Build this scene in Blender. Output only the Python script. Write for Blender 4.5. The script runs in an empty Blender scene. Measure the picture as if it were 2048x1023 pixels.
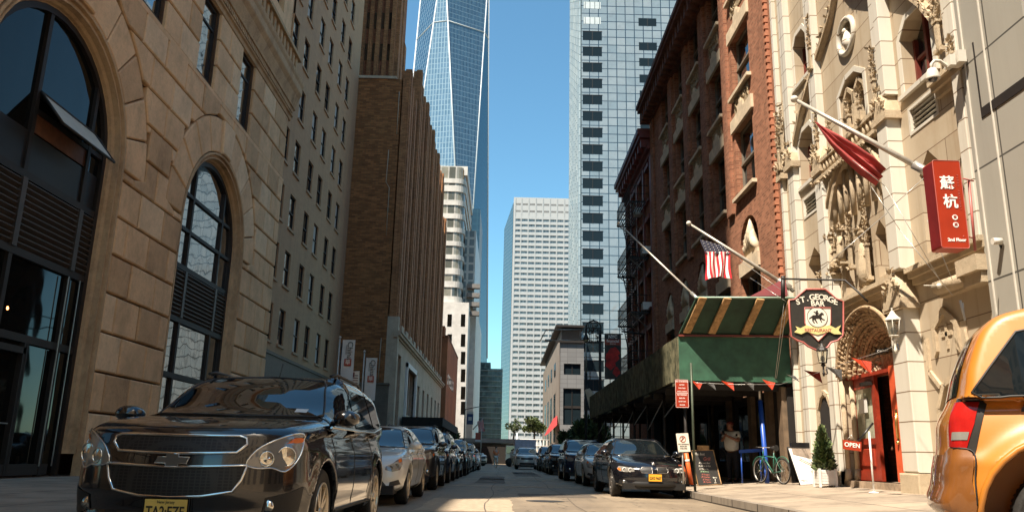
import bpy, bmesh, math, random
import numpy as np
from mathutils import Vector, Matrix
from mathutils.geometry import delaunay_2d_cdt
random.seed(7)
SC = bpy.context.scene
COL = SC.collection
R_ = math.radians
# ------------------------------------------------------------------ camera
cd = bpy.data.cameras.new("Camera")
cam = bpy.data.objects.new("Camera", cd)
COL.objects.link(cam)
cd.sensor_width = 36.0
cd.lens = 36.0 * 1604 / 2048
cd.clip_start = 0.05
cd.clip_end = 4000
RX = ((0.99969032, 0.02420735, 0.00576724), (-0.01148842, 0.24337315, 0.96986469), (0.02207427, -0.96963061, 0.24357589))
m = Matrix.Identity(4)
for i in range(3):
    m[i][0] = RX[i][0]
    m[i][1] = -RX[i][1]
    m[i][2] = -RX[i][2]
    m[i][3] = (0, 0, 0.85)[i]
cam.matrix_world = m
SC.camera = cam
# ------------------------------------------------------------------ sky and sun
LX, LY, LZ = 1.0, 1.2, -2.7          # direction the sunlight travels
elev = math.atan2(-LZ, math.hypot(LX, LY))
w = bpy.data.worlds.new("World")
SC.world = w
w.use_nodes = True
nt = w.node_tree
bgn = nt.nodes["Background"]
sky = nt.nodes.new("ShaderNodeTexSky")
sky.sky_type = 'NISHITA'
sky.sun_disc = False
sky.sun_elevation = elev
sky.sun_rotation = math.atan2(-LX, -LY)
sky.air_density = 1.0
sky.dust_density = 0.3
sky.ozone_density = 2.5
tint = nt.nodes.new("ShaderNodeMix"); tint.data_type = 'RGBA'; tint.blend_type = 'MULTIPLY'
tint.inputs[0].default_value = 1.0; tint.inputs[7].default_value = (0.51, 0.745, 0.71, 1)
nt.links.new(sky.outputs[0], tint.inputs[6])
nt.links.new(tint.outputs[2], bgn.inputs[0])
bgn.inputs[1].default_value = 0.10
sl = bpy.data.lights.new("Sun", 'SUN')
sl.energy = 3.9
sl.angle = R_(0.6)
sl.color = (1.0, 0.88, 0.73)
so = bpy.data.objects.new("Sun", sl)
so.rotation_euler = Vector((LX, LY, LZ)).to_track_quat('-Z', 'Y').to_euler()
COL.objects.link(so)
SC.view_settings.view_transform = 'Standard'
SC.view_settings.look = 'None'
SC.view_settings.exposure = 1.58
SC.view_settings.gamma = 1.0
SC.render.engine = 'CYCLES'
SC.cycles.max_bounces = 8
SC.cycles.glossy_bounces = 5
SC.cycles.caustics_reflective = False
SC.cycles.caustics_refractive = False

# ------------------------------------------------------------------ scene bookkeeping
OFF = {}

def _nm(o, name):
    o.name = name

def tag(o, label=None, cat=None, group=None, kind=None):
    if label: o['label'] = label
    if cat: o['category'] = cat
    if group: o['group'] = group
    if kind: o['kind'] = kind
    return o

def thing(name, label, cat, loc=(0, 0, 0), rotz=0, group=None, wc=True):
    """Empty at the base of a thing. wc: its parts are modelled in world coordinates."""
    o = bpy.data.objects.new(name, None)
    COL.objects.link(o)
    o.empty_display_size = 0.2
    o.location = loc
    o.rotation_euler = (0, 0, rotz)
    tag(o, label, cat, group)
    OFF[o] = Vector(loc) if wc else Vector((0, 0, 0))
    return o

def link(name, me, mats, parent=None):
    o = bpy.data.objects.new(name, me)
    COL.objects.link(o)
    for mt in (mats if isinstance(mats, (list, tuple)) else [mats]):
        me.materials.append(mt)
    if parent is not None:
        o.parent = parent
        if parent in OFF:
            o.location = -OFF[parent]
    return o

def copy_tree(o, parent=None):
    c = o.copy()
    COL.objects.link(c)
    if parent is not None:
        c.parent = parent
    for ch in list(o.children):
        copy_tree(ch, c)
    return c

# ------------------------------------------------------------------ mesh collector
def TR(X0):   # street facade on the right (faces -X): u = Y, z, d = out from wall
    return lambda u, z, d: (X0 - d, u, z)
def TL(X0):   # street facade on the left (faces +X)
    return lambda u, z, d: (X0 + d, u, z)
def TS(Y0):   # facade facing the camera (faces -Y): u = X
    return lambda u, z, d: (u, Y0 - d, z)

class G:
    def __init__(s, T=None):
        s.v = []; s.f = []; s.mi = []; s.sm = []; s.marks = []
        s.T = T or (lambda a, b, c: (a, b, c))
        s.cur = 0
    def add(s, vs, fs, smooth=False, raw=False):
        b = len(s.v); s.marks.append((b, len(s.f)))
        s.v.extend([tuple(v) if raw else s.T(*v) for v in vs])
        for f in fs:
            s.f.append([b + i for i in f]); s.mi.append(s.cur); s.sm.append(smooth)
    def box(s, u0, u1, z0, z1, d0, d1):
        P = [(u, z, d) for d in (d0, d1) for z in (z0, z1) for u in (u0, u1)]
        s.add(P, [(0, 1, 3, 2), (4, 5, 7, 6), (0, 1, 5, 4), (2, 3, 7, 6), (0, 2, 6, 4), (1, 3, 7, 5)])
    def quad(s, a, b, c, d):
        s.add([a, b, c, d], [(0, 1, 2, 3)])
    def prism(s, poly, d0, d1, bev=0.0, back=False):
        n = len(poly)
        cu = sum(p[0] for p in poly) / n; cz = sum(p[1] for p in poly) / n
        A = [(p[0], p[1], d0) for p in poly]
        if bev > 0:
            ins = inset(poly, bev)
            B = [(p[0], p[1], d1 - bev) for p in poly]
            C_ = [(p[0], p[1], d1) for p in ins]
            fs = [tuple(2 * n + i for i in range(n))]
            for i in range(n):
                j = (i + 1) % n
                fs.append((i, j, n + j, n + i)); fs.append((n + i, n + j, 2 * n + j, 2 * n + i))
            if back: fs.append(tuple(range(n)))
            s.add(A + B + C_, fs)
        else:
            B = [(p[0], p[1], d1) for p in poly]
            fs = [tuple(n + i for i in range(n))]
            for i in range(n):
                j = (i + 1) % n
                fs.append((i, j, n + j, n + i))
            if back: fs.append(tuple(range(n)))
            s.add(A + B, fs)
    def tube(s, pts, r, n=8, closed=False, cap=True, raw=False):
        pts = [Vector(p if raw else s.T(*p)) for p in pts]
        rs = r if isinstance(r, (list, tuple)) else [r] * len(pts)
        N = len(pts); rings = []
        prev = None
        for i, p in enumerate(pts):
            if closed: t = pts[(i + 1) % N] - pts[i - 1]
            else: t = pts[min(i + 1, N - 1)] - pts[max(i - 1, 0)]
            if t.length < 1e-9: t = Vector((0, 0, 1))
            t.normalize()
            if prev is None:
                a = Vector((0, 0, 1)) if abs(t.z) < .9 else Vector((1, 0, 0))
                prev = t.cross(a).normalized()
            nn = (prev - t * prev.dot(t))
            if nn.length < 1e-6: nn = t.orthogonal()
            nn.normalize(); prev = nn
            bb = t.cross(nn)
            rings.append([p + (nn * math.cos(2 * math.pi * k / n) + bb * math.sin(2 * math.pi * k / n)) * rs[i] for k in range(n)])
        vs = [v for rg in rings for v in rg]; fs = []
        for i in range(N if closed else N - 1):
            i2 = (i + 1) % N
            for k in range(n):
                k2 = (k + 1) % n
                fs.append((i * n + k, i * n + k2, i2 * n + k2, i2 * n + k))
        b = len(s.v)
        s.add(vs, fs, smooth=True, raw=True)
        if cap and not closed:
            s.f.append([b + k for k in range(n)]); s.mi.append(s.cur); s.sm.append(False)
            s.f.append([b + (N - 1) * n + k for k in range(n)]); s.mi.append(s.cur); s.sm.append(False)
    def lathe(s, prof, c=(0, 0, 0), n=16, axis='z', smooth=True, sx=1, sy=1):
        vs = []; fs = []
        for r, h in prof:
            for k in range(n):
                a = 2 * math.pi * k / n
                x, y = r * math.cos(a) * sx, r * math.sin(a) * sy
                if axis == 'z': p = (c[0] + x, c[1] + y, c[2] + h)
                elif axis == 'y': p = (c[0] + x, c[1] + h, c[2] + y)
                else: p = (c[0] + h, c[1] + x, c[2] + y)
                vs.append(p)
        for i in range(len(prof) - 1):
            for k in range(n):
                k2 = (k + 1) % n
                fs.append((i * n + k, i * n + k2, (i + 1) * n + k2, (i + 1) * n + k))
        s.add(vs, fs, smooth=smooth, raw=True)
    def ball(s, c, r, n=8, sz=1.0):
        prof = [(max(1e-4, r * math.sin(math.pi * i / n)), -r * sz * math.cos(math.pi * i / n)) for i in range(n + 1)]
        s.lathe(prof, c, n=max(8, n))
    def bar(s, a, b, w, h=None):
        """square bar between raw world points"""
        h = h or w
        a = Vector(a); b = Vector(b); t = (b - a).normalized()
        q = Vector((0, 0, 1)) if abs(t.z) < .95 else Vector((1, 0, 0))
        n1 = t.cross(q).normalized() * w / 2; n2 = t.cross(n1).normalized() * h / 2
        vs = [p + i * n1 + j * n2 for p in (a, b) for i, j in ((-1, -1), (1, -1), (1, 1), (-1, 1))]
        s.add(vs, [(0, 1, 2, 3), (4, 5, 6, 7), (0, 1, 5, 4), (1, 2, 6, 5), (2, 3, 7, 6), (3, 0, 4, 7)], raw=True)
    def wall(s, outer, holes, d=0.0, depth=0.0):
        """flat wall with holes (CCW polys in u,z); reveals of given depth behind."""
        V = []; E = []
        for poly in [outer] + holes:
            b = len(V); n = len(poly)
            V += [Vector((p[0], p[1])) for p in poly]
            E += [(b + i, b + (i + 1) % n) for i in range(n)]
        ov, oe, of, _, _, _ = delaunay_2d_cdt(V, E, [], 0, 1e-6)
        fs = []
        for f in of:
            cx = sum(ov[i][0] for i in f) / len(f); cy = sum(ov[i][1] for i in f) / len(f)
            if not inpoly(cx, cy, outer): continue
            if any(inpoly(cx, cy, h) for h in holes): continue
            fs.append(tuple(f))
        s.add([(p[0], p[1], d) for p in ov], fs)
        if depth:
            for h in holes:
                n = len(h)
                s.add([(p[0], p[1], d) for p in h] + [(p[0], p[1], d - depth) for p in h],
                      [(i, (i + 1) % n, n + (i + 1) % n, n + i) for i in range(n)])
    def build(s, name, mats, parent=None, recalc=True, wn=False, each=0):
        if each:      # every run of `each` pieces becomes an object of its own
            M_ = s.marks[::each] + [(len(s.v), len(s.f))]
            out = []
            for (v0, f0), (v1, f1) in zip(M_[:-1], M_[1:]):
                h = G(); h.v = s.v[v0:v1]; h.f = [[i - v0 for i in f] for f in s.f[f0:f1]]; h.mi = s.mi[f0:f1]; h.sm = s.sm[f0:f1]
                out.append(h.build(name, mats, parent, recalc))
            return out
        me = bpy.data.meshes.new(name)
        me.from_pydata(s.v, [], s.f)
        me.polygons.foreach_set('material_index', s.mi)
        me.polygons.foreach_set('use_smooth', s.sm)
        if recalc:
            bm = bmesh.new(); bm.from_mesh(me)
            bmesh.ops.recalc_face_normals(bm, faces=bm.faces)
            bm.to_mesh(me); bm.free()
        me.update()
        return link(name, me, mats, parent)

def inpoly(x, y, poly):
    c = False; n = len(poly); j = n - 1
    for i in range(n):
        xi, yi = poly[i][0], poly[i][1]; xj, yj = poly[j][0], poly[j][1]
        if (yi > y) != (yj > y) and x < (xj - xi) * (y - yi) / (yj - yi) + xi: c = not c
        j = i
    return c

def inset(poly, b):
    n = len(poly); out = []
    area = sum(poly[i][0] * poly[(i + 1) % n][1] - poly[(i + 1) % n][0] * poly[i][1] for i in range(n))
    sg = 1 if area > 0 else -1
    for i in range(n):
        p0 = Vector(poly[i - 1][:2]); p1 = Vector(poly[i][:2]); p2 = Vector(poly[(i + 1) % n][:2])
        e1 = (p1 - p0); e2 = (p2 - p1)
        if e1.length < 1e-6 or e2.length < 1e-6:
            out.append((p1.x, p1.y)); continue
        e1.normalize(); e2.normalize()
        n1 = Vector((-e1.y, e1.x)) * sg; n2 = Vector((-e2.y, e2.x)) * sg
        mm = n1 + n2
        k = mm.length_squared / 2
        q = p1 + (mm * (b / max(k, .35)) if k > 1e-6 else n1 * b)
        out.append((q.x, q.y))
    return out

def rect(u0, u1, z0, z1):
    return [(u0, z0), (u1, z0), (u1, z1), (u0, z1)]

def arch(uc, hw, z0, zs, rise=None, n=14, pointed=False):
    """arched opening polygon: half width hw, sill z0, spring zs"""
    P = [(uc - hw, z0), (uc + hw, z0)]
    if pointed:
        rise = rise or hw * 1.5
        Rr = (hw * hw + rise * rise) / (2 * hw)
        cx = uc + hw - Rr
        a1 = math.atan2(rise, uc - cx)
        for i in range(n // 2 + 1):
            a = a1 * i / (n // 2)
            P.append((cx + Rr * math.cos(a), zs + Rr * math.sin(a)))
        cx2 = uc - hw + Rr
        for i in range(1, n // 2 + 1):
            a = math.pi - a1 * (1 - i / (n // 2))
            P.append((cx2 + Rr * math.cos(a), zs + Rr * math.sin(a)))
    else:
        rise = rise or hw
        for i in range(n + 1):
            a = math.pi * i / n
            P.append((uc + hw * math.cos(a), zs + rise * math.sin(a)))
    return P

def text(name, s, size, mat, mw, parent, ext=0.004, align='CENTER', bold=0.0, sx=1.0, shear=0.0, space=1.0):
    cu = bpy.data.curves.new(name, 'FONT')
    cu.body = s; cu.size = size; cu.align_x = align; cu.align_y = 'CENTER'
    cu.extrude = ext; cu.offset = bold; cu.shear = shear; cu.space_character = space
    cu.resolution_u = 3
    o = bpy.data.objects.new(name + '_tmp', cu)
    COL.objects.link(o)
    bpy.context.view_layer.update()
    me = bpy.data.meshes.new_from_object(o.evaluated_get(bpy.context.evaluated_depsgraph_get()))
    bpy.data.objects.remove(o); bpy.data.curves.remove(cu)
    me.transform(mw @ Matrix.Diagonal((sx, 1, 1, 1)))
    me.materials.clear()
    me.name = name
    return link(name, me, mat, parent)

def south(x, y, z):  # text plane facing the camera (-Y)
    return Matrix.Translation((x, y, z)) @ Matrix.Rotation(math.pi / 2, 4, 'X')

# ------------------------------------------------------------------ materials
def newmat(name):
    mt = bpy.data.materials.new(name); mt.use_nodes = True
    n = mt.node_tree; b = n.nodes['Principled BSDF']
    return mt, n, b

def setp(b, **k):
    for a, v in k.items():
        b.inputs[{'base': 'Base Color', 'rough': 'Roughness', 'metal': 'Metallic', 'coat': 'Coat Weight', 'coatr': 'Coat Roughness',
                  'ior': 'IOR', 'trans': 'Transmission Weight', 'alpha': 'Alpha', 'em': 'Emission Color', 'ems': 'Emission Strength',
                  'spec': 'Specular IOR Level'}[a]].default_value = v

def rgba(c):
    return (c[0], c[1], c[2], 1)

def noise(n, vec, scale, detail=5, rough=.6, dist=0):
    t = n.nodes.new('ShaderNodeTexNoise')
    t.inputs['Scale'].default_value = scale; t.inputs['Detail'].default_value = detail
    t.inputs['Roughness'].default_value = rough; t.inputs['Distortion'].default_value = dist
    if vec: n.links.new(vec, t.inputs['Vector'])
    return t.outputs['Fac']

def ramp(n, fac, stops):
    r = n.nodes.new('ShaderNodeValToRGB')
    e = r.color_ramp.elements
    while len(e) < len(stops): e.new(.5)
    for i, (p, c) in enumerate(stops):
        e[i].position = p; e[i].color = rgba(c) if not isinstance(c, (int, float)) else (c, c, c, 1)
    n.links.new(fac, r.inputs[0])
    return r.outputs[0]

def mix(n, a, b, fac, mode='MIX'):
    x = n.nodes.new('ShaderNodeMix'); x.data_type = 'RGBA'; x.blend_type = mode
    for s, v in ((x.inputs[6], a), (x.inputs[7], b), (x.inputs[0], fac)):
        if hasattr(v, 'links') or isinstance(v, bpy.types.NodeSocket): n.links.new(v, s)
        elif isinstance(v, (int, float)): s.default_value = v
        else: s.default_value = rgba(v)
    return x.outputs[2]

def objco(n, sc=(1, 1, 1), planar=False):
    t = n.nodes.new('ShaderNodeTexCoord')
    v = t.outputs['Object']
    if planar:   # u = X + Y, v = Z : works on walls along X and along Y
        sp = n.nodes.new('ShaderNodeSeparateXYZ'); n.links.new(v, sp.inputs[0])
        ad = n.nodes.new('ShaderNodeMath'); ad.operation = 'ADD'
        n.links.new(sp.outputs[0], ad.inputs[0]); n.links.new(sp.outputs[1], ad.inputs[1])
        cb = n.nodes.new('ShaderNodeCombineXYZ')
        n.links.new(ad.outputs[0], cb.inputs[0]); n.links.new(sp.outputs[2], cb.inputs[1])
        v = cb.outputs[0]
    if sc != (1, 1, 1):
        mp = n.nodes.new('ShaderNodeMapping'); mp.inputs['Scale'].default_value = sc
        n.links.new(v, mp.inputs[0]); v = mp.outputs[0]
    return v

def bump(n, b, h, st=.3, dist=.02):
    bp = n.nodes.new('ShaderNodeBump'); bp.inputs['Strength'].default_value = st; bp.inputs['Distance'].default_value = dist
    n.links.new(h, bp.inputs['Height']); n.links.new(bp.outputs[0], b.inputs['Normal'])

def plain(name, c, rough=.6, metal=0, var=.25, vs=3.0, bs=0, bst=.2, **k):
    mt, n, b = newmat(name)
    setp(b, rough=rough, metal=metal, **k)
    v = objco(n)
    if var:
        f = noise(n, v, vs, 6, .65)
        c2 = [x * (1 - var) for x in c]; c3 = [min(1, x * (1 + var)) for x in c]
        n.links.new(ramp(n, f, [(.3, c2), (.7, c3)]), b.inputs['Base Color'])
    else:
        setp(b, base=rgba(c))
    if bs: bump(n, b, noise(n, v, bs, 5, .6), bst)
    return mt

def masonry(name, c1, c2, mortar, w, h, ms=.01, off=.5, rough=.85, grime=(.6, .35), bst=.3, stain=(.08, .05, .03), var2=None, vs=.5):
    """brick or ashlar pattern; grime = strength of broad colour variation, streaks"""
    mt, n, b = newmat(name)
    setp(b, rough=rough, spec=.3)
    v = objco(n, planar=True)
    t = n.nodes.new('ShaderNodeTexBrick')
    t.offset = off
    t.inputs['Color1'].default_value = rgba(c1); t.inputs['Color2'].default_value = rgba(c2); t.inputs['Mortar'].default_value = rgba(mortar)
    t.inputs['Scale'].default_value = 1.0
    t.inputs['Brick Width'].default_value = w; t.inputs['Row Height'].default_value = h
    t.inputs['Mortar Size'].default_value = ms; t.inputs['Mortar Smooth'].default_value = .2
    t.inputs['Bias'].default_value = 0
    n.links.new(v, t.inputs['Vector'])
    col = t.outputs['Color']
    ob = objco(n)
    nz = noise(n, ob, vs, 8, .7)
    col = mix(n, col, stain, mixfac(n, nz, .5, .8, grime[0]))
    sv = objco(n, (3.0, 3.0, .18))
    nz2 = noise(n, sv, 1.3, 6, .7)
    col = mix(n, col, stain, mixfac(n, nz2, .5, .75, grime[1]))
    n.links.new(col, b.inputs['Base Color'])
    bump(n, b, mix(n, t.outputs['Fac'], noise(n, ob, 9, 6, .7), .35) if False else t.outputs['Fac'], -bst, .02)
    return mt

def mixfac(n, f, a, b_, k):
    mr = n.nodes.new('ShaderNodeMapRange')
    mr.inputs['From Min'].default_value = a; mr.inputs['From Max'].default_value = b_
    mr.inputs['To Min'].default_value = 0; mr.inputs['To Max'].default_value = k
    n.links.new(f, mr.inputs['Value'])
    return mr.outputs[0]

def glassy(name, c=(.01, .012, .014), rough=.03, ior=1.9, wav=.02, ws=.6, metal=0.0):
    mt, n, b = newmat(name)
    setp(b, base=rgba(c), rough=rough, ior=ior, metal=metal)
    if wav:
        v = objco(n)
        bp = n.nodes.new('ShaderNodeBump'); bp.inputs['Strength'].default_value = 1.0; bp.inputs['Distance'].default_value = wav
        n.links.new(noise(n, v, ws, 2, .5), bp.inputs['Height']); n.links.new(bp.outputs[0], b.inputs['Normal'])
    return mt
# ------------------------------------------------------------------ shared materials
def limestone(name, c, st=(.12, .06, .025), k=.5):
    mt, n, b = newmat(name); setp(b, rough=.85, spec=.3)
    v = objco(n)
    f = noise(n, v, .8, 8, .7)
    col = ramp(n, f, [(.25, [x * .72 for x in c]), (.55, c), (.8, [min(1, x * 1.15) for x in c])])
    sv = objco(n, (1.1, 1.1, .7))
    col = mix(n, col, st, mixfac(n, noise(n, sv, 1.1, 9, .78), .50, .85, k))
    col = mix(n, col, [x * .55 for x in c], mixfac(n, noise(n, objco(n), 9, 10, .85), .48, .75, .6))
    n.links.new(col, b.inputs['Base Color'])
    bump(n, b, noise(n, v, 7, 12, .85), .8, .04)
    return mt
MT = {}
MT['lime'] = limestone('limestone', (.86, .56, .31))
MT['lime2'] = limestone('limestone_dark', (.70, .44, .235), k=.75)
MT['lime3'] = limestone('limestone_pale', (.92, .64, .38), k=.4)
MT['limed'] = limestone('limestone_moulding', (.58, .39, .22), k=.95)
MT['joint'] = plain('stone_joint', (.09, .05, .025), .9)  # darkened to paint shade into the recessed joints so they look deeper
MT['L2'] = masonry('grey_brick', (.46, .29, .165), (.50, .32, .18), (.47, .31, .19), .45, .14, .008, grime=(.3, .25), stain=(.13, .10, .075), bst=.1)
MT['L2s'] = plain('grey_stone', (.40, .27, .16), .8, var=.2)
def brownbrick():
    mt, n, b = newmat('brown_brick'); setp(b, rough=.9, spec=.2)
    v = objco(n, planar=True)
    t = n.nodes.new('ShaderNodeTexBrick'); t.offset = .5
    for k_, c in (('Color1', (.40, .165, .062)), ('Color2', (.20, .08, .03)), ('Mortar', (.16, .10, .055))): t.inputs[k_].default_value = rgba(c)
    t.inputs['Brick Width'].default_value = .42; t.inputs['Row Height'].default_value = .13; t.inputs['Mortar Size'].default_value = .012; t.inputs['Scale'].default_value = 1
    n.links.new(v, t.inputs['Vector'])
    st = objco(n, (.9, .9, 4.5))
    c = mix(n, t.outputs['Color'], (.06, .03, .015), mixfac(n, noise(n, st, 1.1, 8, .72), .45, .72, .75))
    c = mix(n, c, (.30, .15, .06), mixfac(n, noise(n, objco(n), .35, 8, .75), .52, .75, .7))
    n.links.new(c, b.inputs['Base Color']); bump(n, b, t.outputs['Fac'], -.4)
    return mt
MT['L3'] = brownbrick()
MT['L3p'] = masonry('brown_pier_brick', (.46, .205, .085), (.28, .12, .05), (.15, .09, .05), .3, .1, .01, grime=(.7, .75), stain=(.045, .02, .012))
MT['L3s'] = limestone('pale_base_stone', (.52, .42, .31), k=.5)
MT['red'] = masonry('red_brick', (.42, .175, .10), (.21, .08, .045), (.34, .20, .12), .24, .085, .010, grime=(.45, .35), stain=(.07, .025, .015), bst=.5)
MT['redd'] = masonry('dark_red_brick', (.36, .13, .065), (.22, .08, .04), (.14, .08, .05), .24, .085, .010, grime=(.5, .5), stain=(.04, .018, .012))
MT['orange'] = plain('orange_stucco', (.36, .13, .05), .9, var=.3, vs=.4)
MT['cream'] = masonry('glazed_cream_ashlar', (.50, .415, .30), (.43, .35, .25), (.16, .10, .06), 3.1, .56, .010, off=.35, rough=.5, grime=(.4, .45), stain=(.26, .16, .08), bst=.25)
MT['creamp'] = masonry('cream_pier_ashlar', (.68, .64, .56), (.62, .58, .49), (.20, .14, .09), 1.7, .56, .012, off=.0, rough=.4, grime=(.15, .22), stain=(.3, .19, .10), bst=.25)
MT['creamt'] = limestone('cream_terracotta', (.55, .44, .30), st=(.22, .11, .05), k=.7)
MT['creamc'] = limestone('brown_carving', (.42, .28, .16), st=(.12, .055, .025), k=.8)
MT['panel'] = masonry('grey_metal_panel', (.36, .34, .29), (.34, .32, .275), (.08, .075, .065), 3.3, 1.9, .018, off=0.0, rough=.45, grime=(.12, .08), bst=.3)
MT['dark'] = plain('dark_metal', (.016, .011, .008), .6, var=.3)
MT['black'] = plain('black_paint', (.012, .012, .013), .35, var=.2)
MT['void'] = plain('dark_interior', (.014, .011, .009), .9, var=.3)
MT['green'] = plain('green_plywood', (.030, .095, .055), .6, var=.35, vs=2.5, bs=30, bst=.15)
MT['greend'] = plain('dark_green_plywood', (.02, .055, .032), .7, var=.4, vs=2)
MT['wood'] = plain('weathered_timber', (.42, .25, .11), .8, var=.5, vs=7, bs=30)
def plank():
    mt, n, b = newmat('mouldy_boards'); setp(b, rough=.85, spec=.2)
    v = objco(n, planar=True)
    t = n.nodes.new('ShaderNodeTexBrick'); t.offset = 0
    for k_, c in (('Color1', (.22, .20, .12)), ('Color2', (.12, .13, .075)), ('Mortar', (.02, .02, .012))): t.inputs[k_].default_value = rgba(c)
    t.inputs['Brick Width'].default_value = 1.6; t.inputs['Row Height'].default_value = 3.0; t.inputs['Mortar Size'].default_value = .02; t.inputs['Scale'].default_value = 1
    n.links.new(v, t.inputs['Vector'])
    c = mix(n, t.outputs['Color'], (.03, .035, .02), mixfac(n, noise(n, objco(n), 3.2, 10, .75), .44, .6, .85))
    n.links.new(c, b.inputs['Base Color']); bump(n, b, noise(n, objco(n), 8, 6, .7), .3)
    return mt
MT['plank'] = plank()
MT['white'] = plain('white_paint', (.72, .70, .66), .5, var=.1)
MT['offw'] = plain('off_white_paint', (.60, .56, .48), .6, var=.15)
MT['steel'] = plain('brushed_steel', (.5, .48, .44), .35, metal=.7, var=.2)
MT['pole'] = plain('silver_pole_paint', (.46, .42, .36), .4, metal=.3, var=.25, vs=6)
MT['glass'] = glassy('window_glass', ior=2.1, wav=.05, ws=.45)
MT['glassw'] = glassy('arched_window_glass', c=(.02, .022, .022), ior=5.0, wav=.02, ws=.5)
MT['glassd'] = glassy('dark_shop_glass', c=(.006, .006, .005), ior=1.38, wav=.02, ws=.5)
MT['glasst'] = glassy('tower_window_glass', c=(.012, .02, .025), ior=1.28, wav=.06, ws=.7)
MT['redp'] = plain('red_paint', (.27, .032, .014), .4, var=.35, vs=5)
MT['coral'] = plain('sunlit_door_red', (.62, .10, .035), .45, var=.2, vs=4)  # door red as if sunlit: the light on the open leaf is painted in
MT['brass'] = plain('brass', (.6, .42, .16), .3, metal=.9, var=.2)
MT['signred'] = plain('sign_red', (.36, .035, .012), .35, var=.1, vs=2)
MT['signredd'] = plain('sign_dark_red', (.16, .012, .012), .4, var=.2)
MT['orangep'] = plain('orange_plastic', (.75, .13, .03), .45, var=.12)
MT['iron'] = plain('black_iron', (.02, .017, .015), .55, var=.35, vs=8)
MT['maroon'] = plain('maroon_paint', (.16, .03, .02), .5, var=.3)
MT['navy'] = plain('blue_paint', (.015, .07, .36), .4, var=.15)

# ------------------------------------------------------------------ road surface materials
def asphalt():
    mt, n, b = newmat('asphalt'); setp(b, spec=.35)
    v = objco(n)
    big = noise(n, objco(n, (.5, .16, 1)), 1.0, 8, .7)
    c = ramp(n, big, [(.3, (.13, .10, .072)), (.5, (.21, .165, .115)), (.72, (.33, .26, .18))])
    sp = noise(n, v, 55, 3, .8)
    c = mix(n, c, (.22, .185, .145), mixfac(n, sp, .55, .75, .55))
    c = mix(n, c, (.018, .015, .012), mixfac(n, noise(n, v, 28, 4, .8), .55, .75, .7))
    c = mix(n, c, (.035, .028, .022), mixfac(n, noise(n, v, 1.3, 7, .75), .60, .74, .75))
    c = mix(n, c, (.045, .037, .028), mixfac(n, noise(n, objco(n, (3.0, .12, 1)), 1.0, 5, .7), .55, .75, .5))
    t = n.nodes.new('ShaderNodeTexVoronoi'); t.feature = 'DISTANCE_TO_EDGE'; t.inputs['Scale'].default_value = .55
    dn = n.nodes.new('ShaderNodeTexNoise'); dn.inputs['Scale'].default_value = 2.5; n.links.new(v, dn.inputs['Vector'])
    vm = n.nodes.new('ShaderNodeVectorMath'); vm.operation = 'MULTIPLY_ADD'; vm.inputs[1].default_value = (.5, .5, 0)
    n.links.new(dn.outputs['Color'], vm.inputs[0]); n.links.new(v, vm.inputs[2]); n.links.new(vm.outputs[0], t.inputs['Vector'])
    c = mix(n, c, (.015, .013, .011), mixfac(n, t.outputs['Distance'], .012, .0, .8))
    n.links.new(c, b.inputs['Base Color'])
    n.links.new(ramp(n, big, [(.3, .50), (.7, .72)]), b.inputs['Roughness'])
    bump(n, b, noise(n, v, 60, 4, .7), .5, .01)
    return mt
MT['asphalt'] = asphalt()
MT['pave'] = masonry('sidewalk_concrete', (.24, .205, .16), (.20, .17, .135), (.08, .065, .05), 1.5, 1.5, .012, off=0, grime=(.6, .5), stain=(.08, .065, .05), bst=.15)
def concrete():
    mt, n, b = newmat('sidewalk'); setp(b, rough=.85, spec=.3)
    v = objco(n)
    t = n.nodes.new('ShaderNodeTexBrick'); t.offset = 0
    for k_, c in (('Color1', (.36, .29, .215)), ('Color2', (.30, .245, .185)), ('Mortar', (.07, .058, .045))): t.inputs[k_].default_value = rgba(c)
    t.inputs['Brick Width'].default_value = 1.5; t.inputs['Row Height'].default_value = 1.5; t.inputs['Mortar Size'].default_value = .014; t.inputs['Scale'].default_value = 1
    n.links.new(v, t.inputs['Vector'])
    c = mix(n, t.outputs['Color'], (.09, .072, .055), mixfac(n, noise(n, v, .9, 9, .72), .45, .7, .7))
    c = mix(n, c, (.42, .36, .29), mixfac(n, noise(n, v, 40, 4, .8), .58, .75, .4))
    n.links.new(c, b.inputs['Base Color']); bump(n, b, noise(n, v, 35, 5, .7), .3, .01)
    return mt
MT['walk'] = concrete()
MT['kerb'] = masonry('kerb_stone', (.26, .22, .175), (.20, .17, .135), (.04, .033, .026), 1.6, 1.0, .03, off=0, grime=(.6, .6), stain=(.05, .04, .03))
# ------------------------------------------------------------------ setting: ground, street, pavements
def sheet(name, poly, z, mt, kind='structure'):
    g = G(); g.add([(p[0], p[1], z) for p in poly], [tuple(range(len(poly)))], raw=True)
    o = g.build(name, mt); tag(o, kind=kind); return o
KL, KR = -3.75, 4.5
sheet('ground', [(-1500, -300), (1500, -300), (1500, 2500), (-1500, 2500)], -0.02, MT['asphalt'])
sheet('road', [(-60, -40), (60, -40), (60, 9.0), (7.2, 9.0), (5.4, 10.4), (KR, 12.5), (KR, 80), (60, 80), (60, 96), (-60, 96), (-60, 80), (KL, 80), (KL, 3.5), (-60, 3.5)], 0.0, MT['asphalt'])
def walk(name, poly, z, zin=None):
    """raised pavement with a kerb round it: poly CCW"""
    g = G()
    n = len(poly)
    g.add([(p[0], p[1], z) for p in poly] + [(p[0], p[1], -.05) for p in poly],
          [tuple(range(n))] + [(i, (i + 1) % n, n + (i + 1) % n, n + i) for i in range(n)], raw=True)
    o = g.build(name, MT['walk']); tag(o, kind='structure')
walk('pavement', [(KL - .18, 3.9), (KL - .18, 79.5), (-40, 79.5), (-40, 3.9)], .15)
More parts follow.
